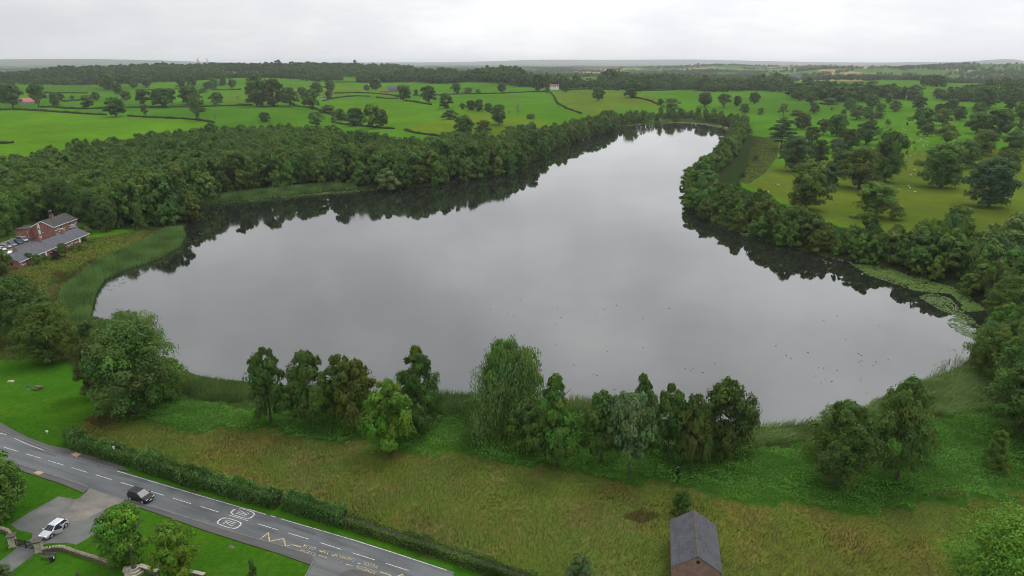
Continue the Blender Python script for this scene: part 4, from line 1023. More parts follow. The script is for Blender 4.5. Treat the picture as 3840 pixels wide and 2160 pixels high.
# --- belts and woods: trees as single meshes; the nearest are things, the remainder one mass
JOINED = {}
def joined(kind, det, v):
    key = (kind, det, v)
    if key not in JOINED:
        ncl, nlf, ls = DET[det]
        if det == 'M': ncl, nlf, ls = 117, 36, .044
        V, F, C = crown_arrays(500 + v * 31 + ord(kind[0]), kind, ncl, nlf, ls, .2 if kind == 'willow' else 0)
        mb = trunk_mb(v + 5, kind); tv = np.array(mb.v); 
        tq = [f for f in mb.f if len(f) == 4]; tp = [f for f in mb.f if len(f) != 4]
        q = np.array(tq, np.int32) + len(V)
        V = np.concatenate([V, tv]); C = np.concatenate([C, np.tile((1.1, .75, .9), (len(tv), 1))])
        JOINED[key] = np_mesh('tree', V, [F, q], M_LEAF, C)
    return JOINED[key]
def put(name, label, cat, group, x, y, w, h, kind, det, v, col):
    o = link(name, joined(kind, det, v), None, (x, y, float(H(x, y)[0]) - .1))
    o.scale = (w, w, h); o.rotation_euler = (0, 0, random.uniform(0, 6.28))
    g = GREEN[col]; j = random.uniform(.85, 1.15); o.color = (g[0] * j * random.uniform(.92, 1.1), g[1] * j, g[2] * j, 1)
    return tag(o, label, cat, group)
def along(L, step):
    L = np.array(L); seg = np.linalg.norm(np.diff(L, axis=0), axis=1); s = np.concatenate([[0], np.cumsum(seg)])
    q = np.arange(0, s[-1], step)
    return np.stack([np.interp(q, s, L[:, 0]), np.interp(q, s, L[:, 1])], 1)
def shore_rows(pts, n_rows, step, first, gap):
    L = np.array([G('V', x, y)[:2] for x, y in pts]); out = []
    for k in range(n_rows):
        P = along(L, step)
        t = np.gradient(P, axis=0); t /= np.linalg.norm(t, axis=1)[:, None]; nn = np.stack([-t[:, 1], t[:, 0]], 1)
        tst = poly_sd(P[:, 0] + nn[:, 0] * 3, P[:, 1] + nn[:, 1] * 3, LAKE); nn[tst < poly_sd(P[:, 0], P[:, 1], LAKE)] *= -1
        Q = P + nn * (first + gap * k) + RNG.uniform(-.35, .35, P.shape) * step
        out.append(Q)
    return out
# left wood: tall front rows along the water
rows = shore_rows([(300, 590), (400, 580), (466, 568), (480, 542), (500, 516), (560, 496), (700, 480), (830, 468), (930, 470), (1000, 474), (1100, 466), (1200, 450), (1300, 430), (1350, 402), (1385, 378)], 4, 9.5, .8, 7.0)
COLW = {'dark': 'dark green', 'mid': 'mid green', 'olive': 'olive green', 'pale': 'pale green', 'grey': 'grey green', 'blue': 'blue green', 'brown': 'brownish'}
KINDW = {'round': 'rounded', 'alder': 'upright', 'shrub': 'low domed', 'willow': 'drooping', 'oak': 'broad'}
def view_x(x, y): return 1288 + x / (y * CP) * FOC / VS
for k, P in enumerate(rows):
    for x, y in P:
        h = random.uniform(13, 19.5) + (2.5 if k in (1, 2) else -3.5 if k == 0 else 0)
        kd = random.choice(('round', 'shrub', 'shrub') if k == 0 else ('round', 'alder', 'round')); cl = random.choice(('dark', 'mid', 'dark', 'mid', 'olive', 'dark'))
        vx = view_x(x, y)
        sec = 'behind the left houses' if vx < 260 else 'above the reed bed tip' if vx < 490 else 'behind the narrow reed strip' if vx < 800 else 'near the pale leaning tree' if vx < 1060 else 'towards the lake bend' if vx < 1260 else 'at the lake bend'
        put('wood_tree', f"{COLW[cl]} {KINDW[kd]} tree {'in shore wall' if k < 2 else 'just inside edge'} of left wood, {sec}", 'tree', 'front trees of the left wood' if k < 2 else 'inner trees of the left wood', x, y, h * random.uniform(.58, .85), h, kd, 'M', random.randrange(4), cl)
tree_px('V', 975, 484, 425, 55, 'alder', 'pale', 'M', 'paler small tree leaning out over the water below left wood', 'waterside_tree', 'tree')
# upper left shore and lake head
def near_what(x, y, marks):
    vx = view_x(x, y)
    for lim, w in marks:
        if vx < lim: return w
    return marks[-1][1]
for nm, pts, nr, st, hh, lb, gr, marks in [
    ('belt_tree', [(1385, 378), (1450, 354), (1530, 333), (1552, 319)], 3, 9.0, (12, 19), 'in belt below hill fields', 'trees of the upper left shore belt', [(1440, 'next to the wood'), (1500, 'midway'), (9999, 'by the lake head')]),
    ('belt_tree', [(1552, 316), (1640, 307), (1740, 304), (1820, 313), (1858, 326)], 2, 10.0, (9, 15), 'of lake head belt', 'trees of the lake head belt', [(1650, 'left end'), (1760, 'middle'), (9999, 'right end')]),
    ('belt_tree', [(1858, 328), (1846, 345), (1836, 375), (1803, 412), (1763, 442), (1738, 470)], 2, 9.0, (12, 18), 'of far right shore belt', 'trees of the far right shore belt', [(1780, 'near the reedy point'), (1840, 'midway up'), (9999, 'close to the lake head')]),
    ('belt_tree', [(1730, 488), (1738, 514), (1768, 540), (1860, 582), (1950, 612), (2050, 640), (2145, 658), (2240, 671), (2315, 692), (2390, 716), (2440, 737), (2488, 782)], 3, 8.5, (9, 15.5), 'of right shore belt', 'trees of the right shore belt', [(1830, 'at the reedy point'), (1960, 'by the small lily patch'), (2120, 'before the dome tree'), (2300, 'above the long lily bed'), (9999, 'at the lily bay')])]:
    for kr, P in enumerate(shore_rows(pts, nr, st, .3, 6.0)):
        for x, y in P:
            h = random.uniform(*hh) * (.72 if kr == 0 else 1); kd = random.choice(('shrub', 'shrub', 'round') if kr == 0 else ('round', 'shrub', 'alder', 'round')); cl = random.choice(('dark', 'mid', 'mid', 'olive'))
            put(nm, f"{COLW[cl]} {KINDW[kd]} tree {lb}, {near_what(x, y, marks)}", 'tree', gr, x, y, h * random.uniform(.68, .95), h, kd, 'M', random.randrange(4), cl)
Z_CARR = vp([(2200, 640), (2330, 690), (2450, 740), (2490, 810), (2480, 880), (2450, 915), (2500, 1000), (2600, 1080), (2800, 1120), (2800, 610), (2500, 606), (2300, 612)])
for x, y in scatter(Z_CARR, 9.5):
    if lake_d(np.array([x]), np.array([y]))[0] < 3: continue
    h = random.uniform(8.5, 14); kd = random.choice(('round', 'shrub', 'willow')); cl = random.choice(('mid', 'pale', 'mid', 'olive', 'grey'))
    r_ = math.hypot(x, y)
    if view_x(x, y) > 2680: continue
    sec = 'beside the pasture' if r_ > 330 else 'behind the lily bay' if r_ > 240 else 'nearest the swept reeds'
    put('willow_tree', f"{COLW[cl]} {KINDW[kd]} willow in the right bank thicket, {sec}", 'tree', 'willows of the right bank thicket', x, y, h * random.uniform(.8, 1.05), h, kd, 'M', random.randrange(3), cl)

def patch(pts, scale, seed):
    r = np.random.default_rng(seed); v = np.zeros(len(pts))
    for i in range(6):
        a = r.uniform(0, 6.28); k = scale * r.uniform(.6, 1.8)
        v += np.sin((pts[:, 0] * math.cos(a) + pts[:, 1] * math.sin(a)) * k + r.uniform(0, 6.28))
    return .5 + v / 6
def glades(pts, scale, seed, thr): return pts[patch(pts, scale, seed) > thr]
def tree_mass(name, label, pts, wr, hr, protos, cols, kind='stuff'):
    """one object: many trees instanced on points with geometry nodes"""
    n = len(pts)
    z = H(pts[:, 0], pts[:, 1]) - .2
    me = bpy.data.meshes.new(name); me.vertices.add(n)
    me.vertices.foreach_set('co', np.stack([pts[:, 0], pts[:, 1], z], 1).astype(np.float32).ravel())
    pz = np.clip(patch(pts, .03, 77) * .55 + patch(pts, .11, 78) * .45 + RNG.normal(0, .22, n), 0, 1); h = hr[0] + (hr[1] - hr[0]) * pz; h = h * np.where(RNG.uniform(0, 1, n) < .06, RNG.uniform(1.1, 1.35, n), 1.0); w = h * RNG.uniform(*wr, n)
    a = me.attributes.new('sc', 'FLOAT_VECTOR', 'POINT'); a.data.foreach_set('vector', np.stack([w, w, h], 1).astype(np.float32).ravel())
    a = me.attributes.new('rot', 'FLOAT_VECTOR', 'POINT'); a.data.foreach_set('vector', np.stack([np.zeros(n), np.zeros(n), RNG.uniform(0, 6.28, n)], 1).astype(np.float32).ravel())
    a = me.attributes.new('pick', 'INT', 'POINT'); a.data.foreach_set('value', (np.floor((patch(pts, .022, 91) * .9 + patch(pts, .06, 92) * .35 + RNG.normal(0, .2, n)) * len(protos)).astype(np.int32) % len(protos)))
    o = link(name, me)
    ng = bpy.data.node_groups.new(name, 'GeometryNodeTree')
    ng.interface.new_socket('Geometry', in_out='INPUT', socket_type='NodeSocketGeometry'); ng.interface.new_socket('Geometry', in_out='OUTPUT', socket_type='NodeSocketGeometry')
    gi, go = N(ng, 'NodeGroupInput'), N(ng, 'NodeGroupOutput')
    jn = N(ng, 'GeometryNodeGeometryToInstance')
    for p in protos[::-1]:
        oi = N(ng, 'GeometryNodeObjectInfo'); oi.inputs['Object'].default_value = p; oi.inputs['As Instance'].default_value = False
        ng.links.new(oi.outputs['Geometry'], jn.inputs[0])
    ip = N(ng, 'GeometryNodeInstanceOnPoints'); ip.inputs['Pick Instance'].default_value = True
    def attr(nm, ty):
        q = N(ng, 'GeometryNodeInputNamedAttribute', data_type=ty); q.inputs[0].default_value = nm
        return q.outputs[0]
    ng.links.new(gi.outputs[0], ip.inputs['Points']); ng.links.new(jn.outputs[0], ip.inputs['Instance'])
    ng.links.new(attr('pick', 'INT'), ip.inputs['Instance Index'])
    e2r = N(ng, 'FunctionNodeEulerToRotation'); ng.links.new(attr('rot', 'FLOAT_VECTOR'), e2r.inputs[0]); ng.links.new(e2r.outputs[0], ip.inputs['Rotation'])
    ng.links.new(attr('sc', 'FLOAT_VECTOR'), ip.inputs['Scale'])
    ng.links.new(ip.outputs[0], go.inputs[0])
    md = o.modifiers.new('trees', 'NODES'); md.node_group = ng
    o.color = (*GREEN[cols], 1)
    return tag(o, label, 'wood', None, kind)
# prototypes standing in the scene: a handful of wood trees are reused by the masses
protos = []
for i, (kd, cl) in enumerate((('round', 'mid'), ('round', 'olive'), ('shrub', 'blue'), ('round', 'grey'), ('shrub', 'pale'), ('alder', 'dark'))):
    p = rows[3][4 + i * 5]
    protos.append(put('wood_tree', f'{COLW[cl]} {KINDW[kd]} young tree deep inside the left wood', 'tree', 'young trees of the left wood', p[0] - 6, p[1] + 8, 7, 12, kd, 'M', i % 4, cl))
W2 = scatter(vp([(-120, 590), (90, 545), (250, 560), (470, 548), (508, 500), (640, 484), (800, 470), (1000, 458), (1200, 436), (1300, 418), (1362, 374), (1290, 368), (1150, 362), (1020, 372), (900, 362), (800, 352), (650, 345), (480, 357), (250, 386), (60, 424), (-120, 455)]), 7.2)
dW = lake_d(W2[:, 0], W2[:, 1])
W2 = W2[dW > 27]
tree_mass('left_wood', 'close packed younger trees filling the left wood behind the shore', W2, (.65, 1.0), (6.5, 13.5), protos, 'mid')
# far woods, low detail
def far_proto(kind, v, col):
    p = W2[int(len(W2) * (.2 + .12 * v))]
    return put('wood_tree', f'{COLW[col]} {KINDW[kind]} small tree among the left wood interior', 'tree', 'young trees of the left wood', p[0], p[1], 6.5, 11, kind, 'F', v, col)
fprotos = [far_proto('round', 0, 'dark'), far_proto('round', 1, 'mid'), far_proto('oak', 2, 'olive'), far_proto('alder', 3, 'mid'), far_proto('round', 4, 'grey'), far_proto('round', 5, 'pale')]  # grey and pale crowns lighten the far woods, making up for thin haze
def ring_wood(pts, depth):
    A = [GT('V', x, y)[:2] for x, y in pts]
    B = [a * (1 + depth / np.linalg.norm(a)) for a in A]
    return A + B[::-1]
def wood(label, front, depth, spacing, hr, thr=-9, seed=1):
    tree_mass('far_wood', label, glades(scatter(ring_wood(front, depth), spacing), .016, seed, thr), (.75, 1.15), hr, fprotos, 'dark')
wood('dark distant woodland along the left ridge', [(-90, 210), (0, 211), (370, 211), (395, 208)], 220, 14.5, (8, 22), .28)
wood('distant wood below the pale mansion', [(395, 206), (560, 204), (740, 205), (900, 205)], 280, 15, (8, 19), .46, 2)
wood('dense dark wood behind the middle fields and white house', [(900, 208), (1060, 207), (1290, 216), (1332, 220), (1416, 225), (1559, 227), (1676, 225), (1741, 227)], 190, 12.5, (10, 26), .2, 3)
wood('dense dark wood at the back of the right park', [(1741, 228), (1811, 242), (1960, 236), (1995, 248), (2120, 258), (2271, 262), (2328, 240), (2434, 258), (2650, 262)], 280, 12.5, (8, 22), .4, 4)
hillw = scatter([np.array((HC[2][0] + 600 * math.cos(a), HC[2][1] + 430 * math.sin(a))) for a in np.linspace(0, 6.2, 16)], 16)
tree_mass('far_wood', 'wooded hilltop on the left skyline round the pale mansion', glades(hillw, .012, 6, .36), (.8, 1.2), (9, 24), fprotos, 'dark')
for q in [('F1', 1915, 150, 98, 40, 'left of two dark pointed conifers on the left skyline'), ('F1', 2003, 150, 102, 30, 'right of two dark pointed conifers on the left skyline'), ('P', 1727, 330, 243, 34, 'dark columnar tree rising above the park wood'), ('F3', 1337, 262, 205, 36, 'dark pointed treetop above the middle wood')]:
    b = GT(q[0], q[1], q[2]); sc_ = 1.0
    if q[0] != 'F3': tree_px(*q[:5], 'conifer' if q[0] == 'F1' else 'poplar', 'dark', 'F', q[5], 'skyline_tree', 'tree')
    else: tree_px('F3', q[1], 330, q[3], q[4], 'poplar', 'dark', 'F', q[5], 'skyline_tree', 'tree')
def hedgerow_points():
    out = []
    for _ in range(700):
        az = math.radians(random.uniform(-42, 42)); r = random.uniform(1.0, 3.0) ** 2 * 950 + 1150
        c = np.array((math.sin(az), math.cos(az))) * r
        a = random.choice((0.05, .1, -.1, 1.4, .6, -.6)) + random.uniform(-.25, .25); L = random.uniform(80, 420)
        n = int(L / random.uniform(9, 22))
        q = np.linspace(-.5, .5, max(n, 2))[:, None] * L * np.array((math.cos(a), math.sin(a))) + c + RNG.normal(0, 3, (max(n, 2), 2))
        out.append(q[RNG.uniform(0, 1, len(q)) < .8])
    for _ in range(260):
        az = math.radians(random.uniform(-42, 42)); r = random.uniform(1.05, 3.2) ** 2 * 1000 + 1200
        c = np.array((math.sin(az), math.cos(az))) * r
        out.append(RNG.normal(0, 1, (random.randint(15, 70), 2)) * (random.uniform(50, 160), 35) + c)
    P = np.concatenate(out)
    r = np.hypot(P[:, 0], P[:, 1])
    return P[r > 2000]
tree_mass('distant_trees', 'hazy hedgerow trees scattered over the distant plain', hedgerow_points(), (.9, 1.5), (8, 15), fprotos, 'dark')
# ------------------------------------------------------------------ reeds, grasses, undergrowth, hedges, lilies
def patchy(pts, scale, seed):
    """0..1 value noise made of sines, for clumping"""
    r = np.random.default_rng(seed); v = np.zeros(len(pts))
    for i in range(6):
        a = r.uniform(0, 6.28); k = scale * r.uniform(.6, 1.8)
        v += np.sin((pts[:, 0] * math.cos(a) + pts[:, 1] * math.sin(a)) * k + r.uniform(0, 6.28))
    return .5 + v / 7
def blades(name, pts, hr, wr, lean, leanr, cols, seg=2, z=None, mat=None, parent=None):
    """upright blades: each a narrow bent strip; lean = main wind direction (x,y), leanr = share of the height"""
    n = len(pts); r = RNG
    z = H(pts[:, 0], pts[:, 1]) if z is None else z
    b = np.stack([pts[:, 0], pts[:, 1], np.maximum(z, -.15) - .05], 1)
    h = r.uniform(*hr, n); w = r.uniform(*wr, n)
    az = r.uniform(0, 2 * np.pi, n); side = np.stack([np.cos(az), np.sin(az), np.zeros(n)], 1)
    ld = np.array((lean[0], lean[1], 0.0)) + r.normal(0, .55, (n, 3)) * (1, 1, 0)
    k = leanr[0] + (leanr[1] - leanr[0]) * np.clip(patchy(pts, .5, 62) + r.normal(0, .2, n), 0, 1)
    mid = b + np.stack([ld[:, 0] * k * h * .3, ld[:, 1] * k * h * .3, h * .58], 1)
    tip = b + np.stack([ld[:, 0] * k * h, ld[:, 1] * k * h, h * np.sqrt(np.clip(1 - k * k * .6, .15, 1))], 1)
    s = side * (w / 2)[:, None]
    V = np.stack([b - s, b + s, mid + s * .9, mid - s * .9, tip], 1).reshape(-1, 3)
    o = np.arange(n)[:, None] * 5
    Q = o + np.array((0, 1, 2, 3)); T = o + np.array((3, 2, 4))
    pq = np.clip(patchy(pts, .35, 61), 0, 1)
    cols = np.array(cols); c = cols[r.integers(0, len(cols), n)] * r.normal(1, .12, (n, 1)) * r.normal(1, .05, (n, 3)) * (.72 + .56 * pq)[:, None]
    C = np.repeat(np.clip(c, .002, 1), 5, 0)
    ob = link(name, np_mesh(name, V, [Q, T], mat or M_BLADE, C), parent)
    return ob
def leaves(name, pts, zr, ls, cols, up=.6, parent=None, z0=None, asp=.6, spread=None):
    n = len(pts); r = RNG
    z = (H(pts[:, 0], pts[:, 1]) if z0 is None else z0) + r.uniform(*zr, n)
    p = np.stack([pts[:, 0], pts[:, 1], z], 1)
    nn = r.normal(0, .6, (n, 3)) + np.array((0, 0, up)); nn /= np.linalg.norm(nn, axis=1)[:, None]
    a = np.cross(nn, r.normal(0, 1, (n, 3))); a /= np.linalg.norm(a, axis=1)[:, None]
    b = np.cross(nn, a); s = r.uniform(*ls, n)[:, None]
    V = np.stack([p + a * s, p + b * s * asp, p - a * s, p - b * s * asp], 1).reshape(-1, 3)
    cols = np.array(cols); c = cols[r.integers(0, len(cols), n)] * r.normal(1, .09, (n, 1)) * r.normal(1, .05, (n, 3)) * (.62 + .76 * np.clip(patchy(pts, .45, 55), 0, 1))[:, None]
    C = np.repeat(np.clip(c, .002, 1), 4, 0)
    return link(name, np_mesh(name, V, np.arange(n * 4).reshape(-1, 4), M_BLADE, C), parent)
REED = [(.100, .185, .054), (.112, .205, .060), (.140, .225, .066), (.090, .160, .056), (.15, .17, .06)]
WIND = (.75, -.35)
def vpz(pts, z=0.0): return [G('V', x, y, z)[:2] for x, y in pts]
reeds = [
 ('tall green reed bed curving along the left shore', [(226, 808), (240, 742), (264, 706), (314, 681), (404, 651), (453, 621), (468, 594), (458, 576), (420, 583), (345, 628), (245, 668), (158, 738), (140, 790), (195, 850)], 13, (1.6, 2.5), (.05, .5)),
 ('reeds beside the huge spreading tree on the near shore', [(455, 946), (560, 962), (645, 980), (655, 1015), (560, 1036), (470, 1010), (430, 968)], 16, (1.4, 2.3), (.2, .9)),
 ('reeds between the conical alder and the willow', [(1080, 986), (1195, 996), (1215, 1048), (1090, 1066)], 14, (1.3, 2.2), (.2, .9)),
 ('thin reeds right of the weeping willow', [(1430, 1000), (1520, 1010), (1520, 1050), (1430, 1050)], 12, (1.3, 2.2), (.1, .6)),
 ('wind bent reeds right of the near shore row', [(1880, 1080), (1960, 1072), (2070, 1062), (2090, 1092), (2010, 1128), (1895, 1140)], 16, (1.4, 2.4), (.3, 1.0)),
 ('broad sweep of flattened reeds at the right corner of the lake', [(2110, 1062), (2200, 1010), (2262, 984), (2340, 950), (2430, 925), (2480, 960), (2530, 1040), (2420, 1062), (2280, 1056)], 15, (1.3, 2.3), (.35, 1.05)),
 ('narrow reed strip below the left wood', [(506, 516), (690, 497), (835, 481), (900, 478), (890, 473), (830, 470), (700, 482), (560, 498)], 9, (1.5, 2.2), (.05, .3)),
 ('reeds on the point of the right shore', [(1722, 488), (1729, 516), (1790, 556), (1868, 586), (1875, 578), (1800, 532), (1752, 480)], 6, (1.6, 2.4), (.05, .4)),
 ('sparse reeds standing in water by the right corner', [(2320, 955), (2360, 925), (2410, 895), (2445, 905), (2430, 930), (2370, 945)], 2.2, (1.2, 2.0), (.05, .5)),
 ('pale reeds at the head of the lake', [(1655, 309), (1740, 304), (1742, 299), (1660, 301)], 3.0, (1.8, 2.8), (.05, .3)),
]
for lb, P, den, hr, lk in reeds:
    pts = rand_in(vpz(P), den)
    far = np.hypot(pts[:, 0], pts[:, 1]).mean()
    o = blades('reed_bed', pts, hr, (.05, .10) if far < 220 else (.08, .16) if far < 320 else (.25, .5), WIND, lk, REED)
    tag(o, lb, 'reeds', 'reed beds round the lake', 'stuff'); o.color = (1, 1, 1, 1)
DRY = [(.152, .136, .054), (.126, .122, .041), (.104, .120, .031), (.084, .120, .025), (.068, .120, .021), (.18, .158, .072), (.090, .076, .032)]
GRN = [(.072, .140, .020), (.088, .158, .025), (.064, .115, .022), (.115, .148, .034)]
mp_ = rand_in(Z_MEADOW, 14, 2.0); mp_ = mp_[np.hypot(mp_[:, 0], mp_[:, 1]) < 180]
mp_ = mp_[(np.abs(mp_[:, 0] / mp_[:, 1]) < .95)]
pn = patchy(mp_, .13, 3) * .55 + patchy(mp_, .42, 4) * .45 + RNG.normal(0, .07, len(mp_))
tag(blades('meadow_grass', mp_[pn > .64], (.3, .7), (.05, .1), WIND, (.3, 1.0), [DRY[0], DRY[5], DRY[1], (.13, .085, .04)]), 'palest straw and rust patches of long grass in the near meadow', 'grass', None, 'stuff')
tag(blades('meadow_grass', mp_[(pn > .50) & (pn <= .64)], (.25, .6), (.05, .1), WIND, (.3, .9), DRY), 'straw coloured long grass across the near meadow', 'grass', None, 'stuff')
tag(blades('meadow_grass', mp_[pn <= .50], (.2, .5), (.05, .1), WIND, (.3, .9), GRN + DRY[3:5]), 'green tufts between the dry grass of the near meadow', 'grass', None, 'stuff')
lb_ = rand_in(Z_LEFTBANK + [], 5)
pn = patchy(lb_, .18, 5) + RNG.normal(0, .16, len(lb_))
tag(blades('meadow_grass', lb_[pn > .45], (.4, .9), (.1, .22), WIND, (.3, 1.0), DRY), 'rough dry grass between the houses and left reed bed', 'grass', None, 'stuff')
tag(blades('meadow_grass', lb_[pn <= .45], (.3, .8), (.1, .22), WIND, (.3, 1.0), GRN), 'rough green grass between the houses and left reed bed', 'grass', None, 'stuff')
ls_ = rand_in(Z_LEFTSCRUB, 6)
tag(blades('meadow_grass', ls_, (.3, .9), (.1, .2), WIND, (.2, .9), GRN + DRY[2:5]), 'rough grass beneath the dark trees at left', 'grass', None, 'stuff')
NET = [(.058, .155, .020), (.078, .182, .024), (.050, .122, .020), (.098, .19, .034), (.06, .11, .028)]
np_ = rand_in(Z_NETTLE, 26, 2.6)
np_ = np_[(np.hypot(np_[:, 0], np_[:, 1]) < 260) & (np_[:, 1] > 0) & (np.abs(np_[:, 0] / np_[:, 1]) < .9)]
hh = np.clip(patchy(np_, .35, 9), 0, 1) * 1.0 + np.clip(patchy(np_, 1.1, 10), 0, 1) * .7
zz = H(np_[:, 0], np_[:, 1]) + hh * RNG.uniform(.5, 1.0, len(np_))
tag(leaves('undergrowth', np_, (0, .1), (.08, .19), NET, .7, None, zz), 'bright green nettles and brambles below the near shore trees', 'undergrowth', None, 'stuff')
# shrubby base under the shore trees
sb = rand_in(vpz([(640, 985), (900, 1000), (1130, 1010), (1300, 1020), (1480, 1030), (1690, 1075), (1880, 1095), (1900, 1170), (1700, 1190), (1480, 1130), (1250, 1090), (1080, 1080), (900, 1075), (650, 1050)], 1.0), 20)
hh = np.clip(patchy(sb, .3, 21), 0, 1) * 1.8
tag(leaves('undergrowth', sb, (0, .1), (.10, .26), [(.028, .065, .012), (.035, .08, .014), (.022, .05, .012)], .6, None, H(sb[:, 0], sb[:, 1]) + hh * RNG.uniform(.3, 1.0, len(sb))), 'dark bushy undergrowth round the feet of the shore trees', 'undergrowth', None, 'stuff')
rb = np.concatenate([rand_in(vp([(x - w, y), (x, y - h), (x + w, y), (x, y + h)]), 30) for x, y, w, h in [(1612, 1300, 50, 18), (252, 1058, 42, 20), (2380, 1245, 60, 14), (150, 690, 20, 8), (240, 660, 25, 8)]])
tag(blades('dock_stems', rb, (.5, 1.2), (.04, .1), WIND, (.1, .5), [(.13, .08, .045), (.15, .09, .05), (.11, .08, .035), (.08, .10, .025)]), 'rusty brown dock stems in patches of the meadow', 'weeds', None, 'stuff')

def hedge(label, L, w, h, cols, ls, dens, blade=False, top=None):
    """hedge along a world line: root > foliage, stem pieces"""
    L = np.array(L); P = along(L, .5); root = empty('hedge', (*L[0], ROAD_Z)); tag(root, label, 'hedge', 'hedges along the road')
    n = int(np.linalg.norm(np.diff(L, axis=0), axis=1).sum() * dens); r = RNG
    seg = r.integers(0, len(P) - 1, n); u = r.uniform(0, 1, n)[:, None]
    c = P[seg] * (1 - u) + P[seg + 1] * u; t = P[seg + 1] - P[seg]; t /= np.linalg.norm(t, axis=1)[:, None]; nn = np.stack([-t[:, 1], t[:, 0]], 1)
    a = r.uniform(0, np.pi, n); q = r.uniform(.78, 1.08, n) * (1 + .12 * np.sin(seg * .31) + .08 * np.sin(seg * .9 + 1))
    e = .45
    off = np.copysign(np.abs(np.cos(a)) ** e, np.cos(a)) * w / 2 * q; zz = np.sin(a) ** e * h * q
    low = r.uniform(0, 1, n) < .35; zz = np.where(low, zz * r.uniform(0, 1, n), zz)
    xy = c + nn * off[:, None]
    loc = np.array((*L[0], 0))
    if blade:
        ob = blades('foliage', xy - L[0], (.45, .95), (.09, .18), (.35, -.5), (.5, 1.1), cols, z=zz - .3, parent=root)
    else:
        ob = leaves('foliage', xy - L[0], (-.02, .02), ls, cols, .35, root, zz)
    mb = MB()
    for k in range(0, len(P), 3):
        x, y = P[k] - L[0]
        mb.tube([(x, y, -.05), (x + random.uniform(-.2, .2), y + random.uniform(-.2, .2), h * .75)], [.05, .02], 5)
    # woody core that stops light from passing straight through
    A, B = offset_line(P, w * .3) - L[0], offset_line(P, -w * .3) - L[0]
    for k in range(0, len(P) - 1): mb.add([(*A[k], 0), (*A[k + 1], 0), (*B[k + 1], 0), (*B[k], 0), (*A[k], h * .7), (*A[k + 1], h * .7), (*B[k + 1], h * .7), (*B[k], h * .7)], [(4, 5, 6, 7), (0, 1, 5, 4), (2, 3, 7, 6)] + ([(0, 4, 7, 3)] if k == 0 else []) + ([(1, 2, 6, 5)] if k == len(P) - 2 else []))
    mb.build('branches', M_HEDGECORE, root)
    return root
M_HEDGECORE = plain('hedge_wood', (.022, .026, .012), .9, vary=.4, scale=3)
HG = [(.082, .190, .045), (.108, .230, .058), (.066, .152, .036), (.125, .245, .074)]
hedge('tall leafy hedge from the left lawn to the gap', gp(('A', 655, 215), ('A', 720, 290), ('A', 1000, 372), ('A', 1250, 440), ('A', 1600, 560), ('A', 2100, 700), ('A', 2430, 785), ('A', 2540, 812)), 2.6, 2.7, HG, None, 300, True)
hedge('short tall leafy hedge right of the gap', gp(('B', 1085, 62), ('B', 1400, 165), ('B', 1750, 275), ('B', 1900, 300)), 2.5, 2.6, HG, None, 300, True)
hedge('long clipped hedge beside the road towards bottom edge', gp(('B', 1915, 312), ('D', 1250, 1075), ('D', 1600, 1185), ('D', 1900, 1275), ('D', 2200, 1385), ('D', 2700, 1560)), 2.2, 1.7, [(.045, .085, .016), (.06, .11, .018), (.075, .125, .022), (.035, .06, .015)], (.08, .17), 330)
# clipped field hedges and boundary lines, far side
def far_hedge(label, fr, pts, h=2.0, w=2.6):
    L = np.array([GT(fr, x, y)[:2] for x, y in pts]); P = along(L, 2.0)
    if len(P) < 3: return
    root = empty('hedge', (*P[0], float(H(*P[0])[0]))); tag(root, label, 'hedge', 'field hedges')
    n = len(P) * 22; r = RNG; seg = r.integers(0, len(P) - 1, n); u = r.uniform(0, 1, n)[:, None]
    c = P[seg] * (1 - u) + P[seg + 1] * u; t = P[seg + 1] - P[seg]; t /= np.linalg.norm(t, axis=1)[:, None]; nn = np.stack([-t[:, 1], t[:, 0]], 1)
    a = r.uniform(0, np.pi, n); q = (1 + .2 * np.sin(seg * .7) + .15 * np.sin(seg * .23 + 2)) * r.uniform(.8, 1.1, n)
    off = np.cos(a) * w / 2 * q; zz = np.sin(a) ** .5 * h * q * r.uniform(.3, 1, n) ** .4
    xy = c + nn * off[:, None]; zz = zz + H(xy[:, 0], xy[:, 1]) - root.location[2]
    leaves('foliage', xy - P[0], (-.05, .05), (.35, .75), [(.030, .058, .014), (.038, .07, .016), (.05, .07, .02)], .4, root, zz)
    mb = MB(); A, B = offset_line(P, w * .3), offset_line(P, -w * .3); zA = H(P[:, 0], P[:, 1]) - root.location[2]
    for k in range(len(P) - 1):
        mb.add([(*(A[k] - P[0]), zA[k] - .3), (*(A[k + 1] - P[0]), zA[k + 1] - .3), (*(B[k + 1] - P[0]), zA[k + 1] - .3), (*(B[k] - P[0]), zA[k] - .3), (*(A[k] - P[0]), zA[k] + h * .75), (*(A[k + 1] - P[0]), zA[k + 1] + h * .75), (*(B[k + 1] - P[0]), zA[k + 1] + h * .75), (*(B[k] - P[0]), zA[k] + h * .75)], [(4, 5, 6, 7), (0, 1, 5, 4), (2, 3, 7, 6)])
    mb.build('branches', M_HEDGECORE, root)
